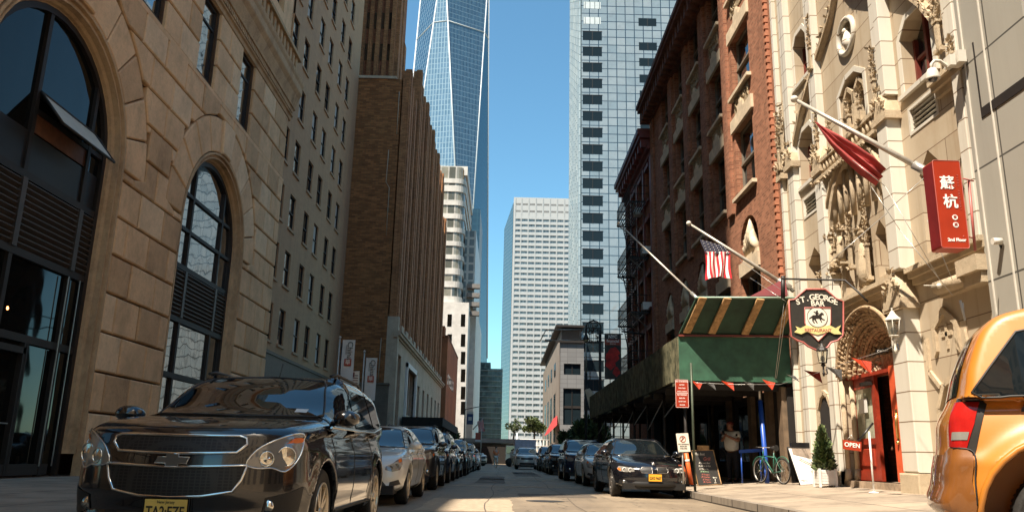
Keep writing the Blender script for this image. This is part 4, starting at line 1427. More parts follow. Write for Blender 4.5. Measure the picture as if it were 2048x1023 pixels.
# gabled offsets on the buttresses
def gablet(u0, u1, z, d0, h=.75):
    g = G(TC)
    um = (u0 + u1) / 2
    a = (u0 - .06, z, d0 + .12); b = (u1 + .06, z, d0 + .12); t = (um, z + h, .1)
    g.box(u0 - .08, u1 + .08, z - .22, z - .0, 0, d0 + .13)
    g.add([a, b, (um, z + .55, d0 + .10), (u0 - .06, z, 0), (u1 + .06, z, 0), (um, z + h + .3, 0)], [(0, 1, 2), (0, 2, 5, 3), (1, 4, 5, 2)])
    for k in range(4):
        t_ = k / 4
        for s_ in (-1, 1):
            c0 = Vector(TC(um + s_ * (u1 - u0) * .5 * (1 - t_), z + .08 + .5 * t_, d0 + .14))
            leafy(g, c0, (.02, .02, .02), 8, .09, seed=k)
    c0 = TC(um, z + .72, d0 + .06); leafy(g, c0, (.04, .04, .05), 24, .11, seed=3)
    g.build('gablet', MT['creamt'], A)
gablet(19.75, 20.38, 10.05, .70); gablet(24.35, 24.97, 10.25, .62); gablet(27.0, 27.62, 11.4, .5, .9); gablet(19.82, 20.6, 5.0, .75)
gablet(28.3, 28.7, 11.4, .35)
# pinnacle chains (crocketed)
def pinnacle(u, z0, z1, d, r=.10):
    g = G(TC); n = int((z1 - z0) / .17)
    q = r * .55
    zs_ = z0 + (z1 - z0) * .38
    g.box(u - q, u + q, z0, zs_, d - q, d + q); g.box(u - q * 1.5, u + q * 1.5, zs_, zs_ + .06, d - q * 1.5, d + q * 1.6); g.box(u - r * 1.3, u + r * 1.3, z0 - .10, z0, d - r, d + r)
    g.add([(u - q, zs_ + .06, d - q), (u + q, zs_ + .06, d - q), (u + q, zs_ + .06, d + q), (u - q, zs_ + .06, d + q), (u, z1, d)], [(0, 1, 4), (1, 2, 4), (2, 3, 4), (3, 0, 4)])
    for k in range(n):
        z = zs_ + .1 + (z1 - zs_) * k / n; e = 1 - .75 * k / n
        for a in (.78, 2.36, 3.9, 5.5):
            p = Vector(TC(u + q * 1.0 * e * math.cos(a), z, d + q * e * math.sin(a)))
            leafy(g, p, (.02, .02, .02), 5, .075 * (.5 + e * .5), seed=k * 9 + int(a * 10))
    leafy(g, TC(u, z1, d), (.04, .04, .04), 14, .09, seed=int(u * 9))
    leafy(g, TC(u, z0 - .08, d), (.08, .06, .05), 26, .08, seed=int(u * 7))
    g.build('pinnacle', MT['creamt'], A)
for u, z0, z1, d in ((28.35, 11.6, 13.8, .45), (28.0, 12.2, 14.0, .4), (24.75, 13.9, 15.8, .45), (24.66, 10.6, 12.2, .5), (25.1, 9.9, 11.0, .5), (20.35, 10.6, 12.2, .62), (24.2, 6.9, 8.0, .3), (23.1, 6.6, 8.2, .3), (21.95, 6.0, 8.4, .35), (22.05, 10.6, 11.4, .62), (21.3, 10.5, 11.4, .62), (23.5, 10.5, 11.3, .62), (17.2, 10.5, 12.3, .45), (16.8, 9.9, 10.5, .4)):
    pinnacle(u, z0, z1, d, .12)
# ogee hood with crockets over the centre bay
def band(g, pts, w, d0, d1):
    for (a, b) in zip(pts[:-1], pts[1:]):
        dx, dz = b[0] - a[0], b[1] - a[1]; L = math.hypot(dx, dz); nx, nz = -dz / L * w / 2, dx / L * w / 2
        g.prism([(a[0] - nx, a[1] - nz), (b[0] - nx, b[1] - nz), (b[0] + nx, b[1] + nz), (a[0] + nx, a[1] + nz)], d0, d1, back=True)
og = [(22.5, 16.6), (22.75, 15.7), (23.3, 15.0), (24.1, 14.45), (25.2, 13.8), (26.3, 13.0), (27.0, 12.2), (27.6, 11.3)]
for s_ in (1, -1):
    pts = [(22.5 + s_ * (p[0] - 22.5), p[1]) for p in og]
    g = G(TC); band(g, pts, .16, 0, .34); band(g, [(p[0], p[1] - .1) for p in pts], .08, 0, .24)
    for i in range(len(pts) - 1):
        for t in (.15, .5, .85):
            p = TC(pts[i][0] + (pts[i + 1][0] - pts[i][0]) * t, pts[i][1] + (pts[i + 1][1] - pts[i][1]) * t + .10, .30); leafy(g, p, (.03, .03, .03), 12, .10, seed=i * 7 + int(t * 9))
    g.build('ogee_hood', MT['creamt'], A)
# oval medallion
g = G(TC)
g.tube([(22.42 + .55 * math.cos(a), 13.78 + .55 * math.sin(a), .05) for a in [2 * math.pi * k / 28 for k in range(28)]], .07, 8, closed=True)
g.build('medallion_ring', MT['creamp'], A)
g = G(TC); g.add([(p[0], p[1], -.12) for p in ov], [tuple(range(20))]); g.tube([(22.3, 13.35, -.08), (22.4, 13.6, .0), (22.5, 13.95, -.05)], [.18, .15, .08], 8); g.ball(TC(22.55, 14.02, -.02), .09, 6)
g.build('medallion_carving', MT['creamp'], A)
# window surrounds and glazing
for P in big + [hl[4], hl[8], hl[9]]:
    n = len(P); Q = inset(P, -.16)
    g = G(TC)
    for i in range(n):
        if i == 0: continue
        j = (i + 1) % n
        g.prism([P[i], P[j], Q[j], Q[i]], 0, .06, back=True)
    g.box(min(p[0] for p in P) - .22, max(p[0] for p in P) + .22, P[0][1] - .12, P[0][1], 0, .18)
    g.build('window_surround', MT['creamp'], A)
    um = sum(p[0] for p in P[:2]) / 2
    g = G(TC); hw_ = (P[1][0] - P[0][0]) / 2; zt = max(p[1] for p in P)
    g.box(um - .05, um + .05, P[0][1], zt, -.38, -.2); g.box(P[0][0], P[1][0], P[0][1], P[0][1] + .07, -.38, -.25)
    g.box(P[0][0], P[0][0] + .08, P[0][1], P[2][1], -.38, -.25); g.box(P[1][0] - .08, P[1][0], P[0][1], P[2][1], -.38, -.25)
    g.box(P[0][0], P[1][0], (P[0][1] + zt) / 2 - .04, (P[0][1] + zt) / 2 + .04, -.38, -.27)
    w_ = g.build('window', MT['maroon'], A)
    g = G(TC); g.add([(p[0], p[1], -.34) for p in P], [tuple(range(n))]); g.build('pane', MT['glass'] if P is not hl[9] else MT['glassd'], w_)
g = G(TC)
band(g, [(21.6, 11.4), (21.75, 11.9), (22.05, 12.2), (22.4, 11.9), (22.45, 11.3)], .12, -.3, -.02); band(g, [(22.45, 11.3), (22.5, 11.9), (22.85, 12.2), (23.15, 11.9), (23.3, 11.4)], .12, -.3, -.02)
g.box(22.38, 22.52, 10.55, 11.5, -.3, .03)
g.build('tracery', MT['creamt'], A)
# louvres
for c_ in SIDE:
    g = G(TC)
    for a, b in ((c_ - .70, c_ - .62), (c_ + .62, c_ + .70)): g.box(a, b, 9.16, 9.92, -.1, .04)
    g.box(c_ - .62, c_ + .62, 9.16, 9.24, -.1, .04); g.box(c_ - .62, c_ + .62, 9.84, 9.92, -.1, .04)
    for k in range(5):
        z = 9.27 + k * .125
        g.add([(c_ - .6, z, -.02), (c_ + .6, z, -.02), (c_ + .6, z + .055, -.15), (c_ - .6, z + .055, -.15)], [(0, 1, 2, 3)])
    g.build('louvre', MT['offw'], A)
    g = G(TC); g.box(c_ - .62, c_ + .62, 9.2, 9.88, -.4, -.2); g.build('louvre_back', MT['void'], A)
# string course / cornices
def ledge(u0, u1, z, nm='ledge', big_=.45):
    g = G(TC)
    for d0, a, b in ((big_ * .35, z - .42, z - .26), (big_ * .7, z - .26, z - .12), (big_, z - .12, z)): g.box(u0, u1, a, b, 0, d0)
    g.build(nm, MT['creamt'], A)
ledge(16.5, 19.8, 5.72, big_=.55); ledge(20.6, 25.0, 5.76, big_=.42); ledge(25.4, 27.1, 5.7, big_=.35)
ledge(16.45, 17.85, 9.92, big_=.5)
g = G(TC); g.box(16.5, 17.3, 4.95, 5.3, 0, .75); g.box(16.55, 17.25, 4.7, 4.95, 0, .55); g.tube([(17.2, 4.92, .35), (18.5, 4.96, .35)], .13, 8); g.box(17.25, 18.5, 4.72, 4.80, 0, .3)
g.build('corner_block', MT['creamt'], A)
# blind tracery over the portal: mullions and balcony
g = G(TC)
for u in (20.95, 21.45, 21.9, 22.35, 22.8, 23.25, 23.7, 24.15): g.tube([(u, 8.1, .12), (u, 9.75, .12)], .065, 6)
for u in (21.2, 22.1, 23.0, 23.9): band(g, [(u - .25, 8.9), (u - .2, 9.3), (u, 9.6), (u + .2, 9.3), (u + .25, 8.9)], .07, 0, .14)
g.build('tracery', MT['creamt'], A)
aP = [(22.5 + 2.05 * math.cos(a), 7.2 + 2.75 * math.sin(a)) for a in [math.pi * k / 14 for k in range(15)]]
g = G(TC); band(g, aP, .2, 0, .4); band(g, [(22.5 + (p[0] - 22.5) * 1.1, 7.2 + (p[1] - 7.2) * 1.07) for p in aP], .08, 0, .52); g.build('recess_arch', MT['creamt'], A)
g = G(TC)
g.box(20.6, 24.9, 10.30, 10.42, .42, .70); g.box(20.6, 24.9, 9.78, 9.90, .0, .66)
u = 20.75
while u < 24.8:
    g.tube([(u, 9.9, .56), (u, 10.1, .56), (u, 10.3, .56)], [.03, .045, .025], 6); leafy(g, TC(u + .1, 9.72, .62), (.05, .04, .04), 14, .07, seed=int(u * 50)); u += .24
g.build('balcony', MT['creamt'], A)
# sculpted figures over the portal
def figure(u, z0, h, d):
    g = G(TC)
    w_ = h * .16
    g.tube([(u, z0, d), (u + w_ * .1, z0 + h * .3, d), (u - w_ * .1, z0 + h * .58, d), (u, z0 + h * .70, d), (u, z0 + h * .74, d)], [w_ * .62, w_ * .55, w_ * .45, w_ * .35, w_ * .16], 8)
    g.ball(TC(u, z0 + h * .80, d), h * .045, 6)
    for sg in (1, -1): g.tube([(u + sg * w_ * .5, z0 + h * .68, d), (u + sg * w_ * .65, z0 + h * .50, d + .06), (u + sg * w_ * .1, z0 + h * .46, d + .16)], [w_ * .2, w_ * .17, w_ * .1], 6)
    for k in range(7): uu = u + w_ * (k - 3) * .24; g.tube([(uu * 1.0, z0, d + w_ * .7), (uu * .3 + u * .7, z0 + h * .5, d + w_ * .5)], .014, 4)
    for k, zz_ in ((0, z0 - .05), (1, z0 + h * .92)): leafy(g, TC(u, zz_, d + .05), (.10, .08, .09), 70, .09, seed=k + int(u * 10))
    g.box(u - w_ * .9, u + w_ * .9, z0 - .1, z0 - .04, 0, d + w_); g.box(u - w_ * .8, u + w_ * .8, z0 + h * .88, z0 + h * .92, 0, d + w_)
    g.build('carved_figure', MT['creamt'], A)
figure(22.45, 5.85, 1.75, .10); figure(23.75, 6.9, 1.1, .3); figure(24.4, 6.7, 1.2, .34); figure(26.2, 6.0, 1.1, -.2)
# portal: receding carved orders
ORD = [(1.95, .30), (1.62, .02), (1.30, -.28), (1.0, -.55)]
MT['carvo'] = plain('carved_arch_ornament', (.36, .25, .145), .85, var=.6, vs=14, bs=16, bst=1.0)
for k, (r, d) in enumerate(ORD):
    g = G(TC)
    cz = 3.45; cu = 22.72; sc = 1.80 / 1.95
    arc = [(cu + r * math.cos(a), cz + r * sc * math.sin(a)) for a in [math.pi * i / 20 for i in range(21)]]
    g.tube([(p[0], p[1], d + .02) for p in arc], .045, 6)
    if k < 3:
        r2, d2 = ORD[k + 1]
        arc2 = [(cu + r2 * math.cos(a), cz + r2 * sc * math.sin(a)) for a in [math.pi * i / 20 for i in range(21)]]
        vs = [(p[0], p[1], d) for p in arc] + [(p[0], p[1], d2) for p in arc2]
        g.add(vs, [(i, i + 1, 22 + i, 21 + i) for i in range(20)])
        random.seed(k)
        for i in range(64 - k * 12):
            a = math.pi * (i + .5) / (64 - k * 12)
            for q in (.25, .55, .85):
                rr = r + (r2 - r) * q; dd = d + (d2 - d) * q
                aa = a + random.uniform(-.03, .03)
                p = TC(cu + rr * math.cos(aa), cz + rr * sc * math.sin(aa), dd + .03)
                g.ball(p, random.uniform(.035, .065), 3)
    g.build('portal_order', MT['carvo'], A)
# tympanum and jambs
g = G(TC); cu = 22.72
P = [(cu + 1.0 * math.cos(a), 3.4 + 1.0 * math.sin(a)) for a in [math.pi * i / 16 for i in range(17)]]
g.add([(p[0], p[1], -.56) for p in P], [tuple(range(17))])
g.box(22.2, 23.0, 3.42, 3.95, -.56, -.35); random.seed(4)
for k in range(24):
    u, z = random.uniform(22.0, 23.4), random.uniform(3.9, 4.35); g.ball(TC(u, z, -.5), random.uniform(.05, .09), 4)
g.build('tympanum', MT['carvo'], A)
g = G(TC)
for u, d in ((24.66, .12), (24.45, -.1), (20.9, .2), (21.05, -.05), (20.75, .35)):
    g.tube([(u, .75, d), (u, 3.4, d)], .06, 8); g.ball(TC(u, 3.45, d), .085, 5); g.tube([(u, .42, d), (u, .75, d)], [.1, .07], 8)
g.build('portal_shaft', MT['creamt'], A, each=3)
g = G(TC)   # carved panels on the left jamb
random.seed(8)
for k in range(150):
    u, z = random.uniform(22.95, 24.6), random.uniform(3.42, 3.95); g.ball(TC(u, z, -.34 + random.uniform(0, .04)), random.uniform(.03, .06), 3)
g.box(22.9, 24.65, 3.38, 4.0, -.45, -.34)
g.build('frieze_carving', MT['creamt'], A)
# the big pier right of the portal
butt(19.84, 20.62, .72, 4.72, .72, 'creamp', 'pier')
g = G(TC); g.prism(rect(19.76, 20.74, .0, .70), 0, .82, .04); g.box(19.72, 20.78, 4.72, 4.86, 0, .85); g.build('pier_base', MT['creamt'], A, each=1)
g = G(TC); g.prism(rect(25.0, 25.6, 0, .68), 0, .42, .04); g.build('pier_base', MT['creamt'], A)
g = G(TC); g.box(16.6, 19.7, .0, .55, 0, .12); g.box(25.65, 28.7, .0, .55, 0, .12); g.build('base_course', MT['creamt'], A, each=1)
# carved shield panel and blocked door right of the pier
g = G(TC)
P = [(18.1, 3.4), (19.2, 3.4), (19.2, 4.15), (18.65, 4.55), (18.1, 4.15)]
Q = inset(P, .14)
for i in range(1, 5):
    j = (i + 1) % 5; g.prism([P[i], P[j], Q[j], Q[i]], 0, .13, back=True)
g.box(18.6, 18.7, 3.55, 4.15, 0, .05); g.box(18.42, 18.88, 3.85, 3.95, 0, .05)
band(g, [(19.55, 3.9), (19.55, 3.1), (19.1, 2.7)], .12, 0, .12); band(g, [(17.9, 3.9), (17.75, 3.1), (18.2, 2.7)], .12, 0, .12)
band(g, [(19.3, 1.0), (19.25, 2.2), (18.9, 2.75), (18.4, 2.9), (17.9, 2.75), (17.6, 2.2), (17.55, 1.0)], .14, 0, .16)
band(g, [(19.05, 1.0), (19.0, 2.15), (18.7, 2.55), (18.4, 2.62)], .07, 0, .08)
g.build('shield_panel', MT['creamt'], A)
# small side doorway left of the portal (dark lancet)
g = G(TC); band(g, [(26.75, 1.0), (26.75, 2.6), (26.5, 3.0), (26.2, 3.15), (25.9, 3.0), (25.65, 2.6), (25.65, 1.0)], .14, 0, .14); g.build('side_arch', MT['creamt'], A)
g = G(TC); g.add([(p[0], p[1], .02) for p in [(26.68, 1.0), (26.68, 2.55), (26.4, 2.95), (26.0, 2.95), (25.72, 2.55), (25.72, 1.0)]], [(0, 1, 2, 3, 4, 5)]); g.build('side_door', MT['void'], A)
# steps
g = G(TC); g.box(20.9, 24.9, .0, .17, 0, .62); g.box(20.95, 24.8, .0, .42, -1.2, .28); g.build('step', plain('worn_step', (.34, .25, .17), .8, var=.4, vs=5), A)
g = G(TC); g.box(21.0, 24.7, .42, 5, -1.6, -1.3); g.add([(24.66, .42, -.2), (24.66, .42, -1.4), (24.66, 4, -1.4), (24.66, 4, -.2)], [(0, 1, 2, 3)]); g.add([(20.9, .42, -.2), (20.9, .42, -1.4), (20.9, 4, -1.4), (20.9, 4, -.2)], [(0, 1, 2, 3)])
g.build('lobby', MT['void'], A)
# doors: a closed leaf with glass (left) and an open leaf at the right
def panel_door(name, w, h, parent_loc, rot, base, lab=None):
    D = thing(name, None, None, parent_loc, rot, wc=False)
    del_ = D
    return D
ua, ub = 22.98, 24.64
fr = G(TC)
for a, b, z0, z1 in ((ua, ua + .22, .44, 3.35), (ub - .24, ub, .44, 3.35), (ua + .22, ub - .24, 3.05, 3.35), (ua + .22, ub - .24, 1.45, 1.62), (ua + .22, ub - .24, .44, .72)):
    fr.box(a, b, z0, z1, -.2, -.12)
fr.box(ua + .22, ub - .24, .72, 1.45, -.2, -.155)
for P_ in (rect(ua + .38, ub - .4, .84, 1.33),): fr.prism(P_, -.155, -.125, .02)
door = fr.build('door', MT['redp'], A)
g = G(TC); g.box(ua + .22, ub - .24, 1.62, 3.05, -.17, -.16); g.build('pane', plain('mottled_door_glass', (.33, .33, .24), .06, var=.7, vs=1.6), door)  # pale mottled colour on the door glass
g = G(TC); g.box(ua + .55, ua + 1.1, 2.35, 2.75, -.12, -.11); g.build('notice', MT['white'], door)
g = G(TC); g.box(ua + .1, ua + .6, 3.1, 3.2, -.12, .0); g.build('closer', MT['dark'], door)
g = G(TC)   # open leaf, swung out towards the street
u0 = 21.35
for d0, d1, z0, z1 in ((-.62, -.48, .46, 3.45), (.12, .26, .46, 3.45), (-.48, .12, 3.2, 3.45), (-.48, .12, 1.5, 1.7), (-.48, .12, .46, .8), (-.48, .12, .8, 1.5)):
    g.box(u0, u0 + .09, z0, z1, d0, d1)
g.box(u0 - .30, u0 + .0, .46, 3.45, .12, .26)
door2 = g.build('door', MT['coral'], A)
g = G(TC); g.box(u0 - .06, u0 + .0, 1.7, 3.2, -.48, .12); g.build('pane', MT['glassd'], door2)
g = G(TC); g.tube([(u0 - .15, 1.55, .30), (u0 - .15, 1.95, .33), (u0 - .15, 2.2, .28)], .022, 6); g.box(u0 - .20, u0 - .1, 1.5, 2.3, .265, .28); g.ball(TC(u0 - .15, 1.45, .31), .04, 6); g.build('handle', MT['brass'], door2)
g = G(TC); g.box(20.95, 21.2, .44, 3.4, -.25, -.1); g.box(20.95, 24.7, 3.35, 3.45, -.3, -.05); g.build('door_frame', MT['redp'], A)

# ---------------- grey panelled building at the right edge
A = thing('grey_panel_building', 'flat grey metal panelled building beside the cream church', 'building', (12, 12, 0))
g = G(T8); g.box(14.3, UC0 - .02, 0, 22, -2, .14); g.build('panel_wall', MT['panel'], A)
g = G(T8)
for z in (13.0, 8.2): 
    g.box(14.2, 16.45 if z > 10 else 16.0, z, z + .22, .14, .155)
g.box(15.98, 16.02, 8.2, 10.0, .14, .15)
g.build('dark_joint', MT['dark'], A, each=1)
g = G(T8)
for u in (16.35, 15.62): g.box(u, u + .03, 0, 22, .14, .16)
g.build('light_joint', MT['offw'], A, each=1)
g = rawbox(XRR + 1, XRR + 14, RY(14.3), RY(UC0), 0, 16); g.build('rear_block', MT['panel'], A)

# ---------------- buildings outside the picture that shade the street and show in reflections
def backdrop(name, lab, x0, x1, y0, y1, h, mt, floors=3.4, bays=3.0):
    A = thing(name, lab, 'building', ((x0 + x1) / 2, (y0 + y1) / 2, 0))
    g = rawbox(x0, x1, y0, y1, 0, h); g.build('wall', mt, A)
    return A
MT['bk1'] = grid_mat('tan_office_wall', (.05, .05, .05), (.34, .27, .19), 3.0, 3.4, .75, rough=.5, c2=(.09, .08, .07), wav=0)
MT['bk3'] = grid_mat('pale_bounce_wall', (.06, .06, .06), (.62, .50, .36), 2.8, 3.3, .8, rough=.5, c2=(.1, .1, .1), wav=0)
MT['bk2'] = grid_mat('brick_office_wall', (.04, .04, .045), (.28, .13, .08), 2.6, 3.3, .7, rough=.5, c2=(.07, .06, .06), wav=0)
backdrop('shading_tower', 'unseen tall tan tower behind the limestone building, placed to shade the brick front', -48, -16, -1.0, 40, 120, MT['bk1'])  # unseen, placed to throw the shadow edge across the red brick
backdrop('corner_block', 'unseen office block behind the camera on the right, made pale to bounce light', 8, 30, -60, -3, 34, MT['bk3'])  # unseen, its walls kept pale to bounce sun onto the limestone front
backdrop('office_tower', 'tan office block down the street behind the camera', -30, -9, -90, -30, 38, MT['bk1'])
backdrop('cross_street_block', 'brick block along the cross street on the right', 30, 60, 9.5, 60, 34, MT['bk2'])
# ------------------------------------------------------------------ vehicles
def catmull(P, n=10, closed=True):
    out = []; N = len(P)
    for i in range(N if closed else N - 1):
        p0, p1, p2, p3 = P[i - 1] if (closed or i) else P[0], P[i], P[(i + 1) % N], P[(i + 2) % N if closed else min(i + 2, N - 1)]
        for k in range(n):
            t = k / n
            out.append(tuple(.5 * ((2 * p1[j]) + (-p0[j] + p2[j]) * t + (2 * p0[j] - 5 * p1[j] + 4 * p2[j] - p3[j]) * t * t + (-p0[j] + 3 * p1[j] - 3 * p2[j] + p3[j]) * t ** 3) for j in range(2)))
    return out

def sdpoly(P, X, Z):
    P = np.array(P); d = np.full(X.shape, 1e9); ins = np.zeros(X.shape, bool)
    n = len(P)
    for i in range(n):
        a, b = P[i - 1], P[i]
        e = b - a; wx = X - a[0]; wz = Z - a[1]
        t = np.clip((wx * e[0] + wz * e[1]) / (e @ e + 1e-12), 0, 1)
        d = np.minimum(d, (wx - t * e[0]) ** 2 + (wz - t * e[1]) ** 2)
        c = ((a[1] > Z) != (b[1] > Z)) & (X < (b[0] - a[0]) * (Z - a[1]) / (b[1] - a[1] + 1e-12) + a[0])
        ins ^= c
    d = np.sqrt(d)
    return np.where(ins, -d, d)

def smax(a, b, k):
    h = np.maximum(k - np.abs(a - b), 0) / k
    return np.maximum(a, b) + h * h * k * .25

class Body:
    def __init__(s, side, W, belt, tumble, wheels, rw, plan=None, bendf=.18, bendr=.10, round_=.10, zb=.2, flare=.02, crease=None, ac=.055):
        s.ac = ac
        """side: closed silhouette (x,z); W half width; belt(x) height; tumble slope above belt"""
        s.W, s.belt, s.tum, s.wheels, s.rw, s.bf, s.br, s.rd, s.zb, s.flare = W, belt, tumble, wheels, rw, bendf, bendr, round_, zb, flare
        P = catmull(side, 6)
        s.x0 = min(p[0] for p in P) - .3; s.x1 = max(p[0] for p in P) + .3; s.z1 = max(p[1] for p in P) + .2
        s.h = .02
        gx = np.arange(s.x0 - .4, s.x1 + .4, s.h); gz = np.arange(-.1, s.z1 + .1, s.h)
        s.gx, s.gz = gx, gz
        X, Z = np.meshgrid(gx, gz, indexing='ij')
        s.P = sdpoly(P, X, Z)
        s.plan = plan or [(-9, 1), (9, 1)]
        s.crease = crease or []
        s.extra = None
    def sil(s, x, z):
        fx = np.clip((x - s.gx[0]) / s.h, 0, len(s.gx) - 1.001); fz = np.clip((z - s.gz[0]) / s.h, 0, len(s.gz) - 1.001)
        i = fx.astype(int); j = fz.astype(int); a = fx - i; b = fz - j
        P = s.P
        return P[i, j] * (1 - a) * (1 - b) + P[i + 1, j] * a * (1 - b) + P[i, j + 1] * (1 - a) * b + P[i + 1, j + 1] * a * b
    def width(s, x, z):
        w_ = s.W * np.interp(x, [p[0] for p in s.plan], [p[1] for p in s.plan])
        zb = np.interp(x, [p[0] for p in s.belt], [p[1] for p in s.belt])
        up = z - zb
        w_ = w_ - s.tum * (np.sqrt(up * up + .004) + up) / 2
        lo = .50 - z
        w_ = w_ - .16 * (np.sqrt(lo * lo + .006) + lo) / 2
        w_ = w_ - .035 * ((z - .62) / .3) ** 2 * (z < zb)
        for zc, amp, sg in s.crease: w_ = w_ + amp * np.exp(-((z - zc) / sg) ** 2)
        for wx in s.wheels:
            r = np.sqrt((x - wx) ** 2 + (z - s.rw) ** 2)
            w_ = w_ + s.flare * np.exp(-((r - s.rw - s.ac - .01) / .07) ** 2)
        return w_
    def f(s, x, y, z, arches=True):
        ay = np.abs(y); q = (ay / s.W) ** 2
        q = q * (1 + .6 * q)
        xs = np.where(x > 0, x + s.bf * q, x - s.br * q)
        d = smax(s.sil(xs, z), (ay - s.width(x, z)) * .92, s.rd)
        if arches:
            for wx in s.wheels:
                c = np.sqrt((x - wx) ** 2 + (z - s.rw) ** 2) - (s.rw + s.ac)
                c = np.maximum(c, (s.W - .32) - ay)
                d = smax(d, -c, .02)
        if s.extra: d = s.extra(d, x, y, z)
        return d
    def grad(s, x, y, z, e=.004):
        return np.stack([s.f(x + e, y, z) - s.f(x - e, y, z), s.f(x, y + e, z) - s.f(x, y - e, z), s.f(x, y, z + e) - s.f(x, y, z - e)], -1) / (2 * e)
    def mesh(s, name, res, mat, parent):
        xs = np.arange(s.x0, s.x1, res); ys = np.arange(-s.W - .1, s.W + .1 + res, res); zs = np.arange(.05, s.z1, res)
        X, Y, Z = np.meshgrid(xs, ys, zs, indexing='ij')
        F = s.f(X, Y, Z); S = F < 0
        nx, ny, nz = F.shape
        c = np.zeros((nx - 1, ny - 1, nz - 1), int)
        for i in (0, 1):
            for j in (0, 1):
                for k in (0, 1): c += S[i:nx - 1 + i, j:ny - 1 + j, k:nz - 1 + k]
        act = (c > 0) & (c < 8)
        idx = -np.ones(act.shape, int); idx[act] = np.arange(act.sum())
        I, J, K_ = np.nonzero(act)
        V = np.stack([xs[I] + res / 2, ys[J] + res / 2, zs[K_] + res / 2], -1)
        for it in range(6):
            f_ = s.f(V[:, 0], V[:, 1], V[:, 2]); g_ = s.grad(V[:, 0], V[:, 1], V[:, 2])
            st = f_[:, None] * g_ / (np.sum(g_ * g_, -1, keepdims=True) + 1e-6)
            V = V - np.clip(st, -res * .7, res * .7)
        Q = []
        def quads(a, b, d0, d1, flip):
            m_ = a != b
            return m_
        A_ = S[:-1, 1:-1, 1:-1] != S[1:, 1:-1, 1:-1]
        i, j, k = np.nonzero(A_); j1 = j + 1; k1 = k + 1
        q = np.stack([idx[i, j1 - 1, k1 - 1], idx[i, j1, k1 - 1], idx[i, j1, k1], idx[i, j1 - 1, k1]], -1)
        fl = S[:-1, 1:-1, 1:-1][A_]; q[~fl] = q[~fl][:, ::-1]; Q.append(q)
        A_ = S[1:-1, :-1, 1:-1] != S[1:-1, 1:, 1:-1]
        i, j, k = np.nonzero(A_); i1 = i + 1; k1 = k + 1
        q = np.stack([idx[i1 - 1, j, k1 - 1], idx[i1 - 1, j, k1], idx[i1, j, k1], idx[i1, j, k1 - 1]], -1)
        fl = S[1:-1, :-1, 1:-1][A_]; q[~fl] = q[~fl][:, ::-1]; Q.append(q)
        A_ = S[1:-1, 1:-1, :-1] != S[1:-1, 1:-1, 1:]
        i, j, k = np.nonzero(A_); i1 = i + 1; j1 = j + 1
        q = np.stack([idx[i1 - 1, j1 - 1, k], idx[i1, j1 - 1, k], idx[i1, j1, k], idx[i1 - 1, j1, k]], -1)
        fl = S[1:-1, 1:-1, :-1][A_]; q[~fl] = q[~fl][:, ::-1]; Q.append(q)
        Q = np.concatenate(Q); Q = Q[(Q >= 0).all(1)]
        me = bpy.data.meshes.new(name)
        me.from_pydata(V.tolist(), [], Q.tolist())
        me.polygons.foreach_set('use_smooth', [True] * len(me.polygons))
        me.update()
        g_ = s.grad(V[:, 0], V[:, 1], V[:, 2], .006); g_ /= np.linalg.norm(g_, axis=1, keepdims=True) + 1e-9
        me.normals_split_custom_set_from_vertices(g_.tolist())
        return link(name, me, mat, parent)
    def hit(s, P, D, far=3.0, arches=False):
        """march from outside along -D; P points (n,3), D unit dir pointing outwards"""
        P = np.array(P, float); D = np.array(D, float)
        t = np.full(len(P), far)
        for it in range(90):
            q = P + D * t[:, None]
            v = s.f(q[:, 0], q[:, 1], q[:, 2], arches)
            t = t - np.where(v > 0, np.clip(v * .7, .0004, .2), 0)
        return P + D * t[:, None]
    def view(s, ang):
        a = R_(ang); D = np.array([math.cos(a), math.sin(a), 0])
        if ang in (0, 90, 180): return D, np.array([-math.sin(a), math.cos(a), 0]), np.zeros(3)
        return D, np.array([0, 1.0, 0]), np.array([2.12 if ang < 90 else -2.05, 0, 0])
    def patch(s, name, poly, ang, off, mat, parent, dens=.05, smooth_n=0, mirror=False, el=0.0):
        """poly in view coordinates (s,z) looked at from direction ang (deg, about z; 0 = from the front, 90 = from +y side)"""
        D, Sx, O = s.view(ang)
        if smooth_n: poly = catmull(poly, smooth_n)
        V = []; E = []
        n = len(poly)
        dense = []
        for i in range(n):
            p, q = poly[i], poly[(i + 1) % n]
            L = math.hypot(q[0] - p[0], q[1] - p[1]); m_ = max(1, int(L / dens))
            for k in range(m_): dense.append((p[0] + (q[0] - p[0]) * k / m_, p[1] + (q[1] - p[1]) * k / m_))
        n = len(dense)
        V = [Vector(p) for p in dense]; E = [(i, (i + 1) % n) for i in range(n)]
        us = [p[0] for p in dense]; zs_ = [p[1] for p in dense]
        u = min(us) + dens / 2
        while u < max(us):
            z = min(zs_) + dens / 2
            while z < max(zs_):
                if inpoly(u, z, dense) and min((u - p[0]) ** 2 + (z - p[1]) ** 2 for p in dense) > (dens * .4) ** 2: V.append(Vector((u, z)))
                z += dens
            u += dens
        ov, oe, of, _, _, _ = delaunay_2d_cdt(V, E, [], 1, 1e-7)
        pts = np.array([O + Sx * p[0] + np.array([0, 0, p[1]]) for p in ov])
        H = s.hit(pts, D)
        Nn = s.grad(H[:, 0], H[:, 1], H[:, 2], .01); Nn /= np.linalg.norm(Nn, axis=1, keepdims=True) + 1e-9
        H = H + Nn * off
        obs = []
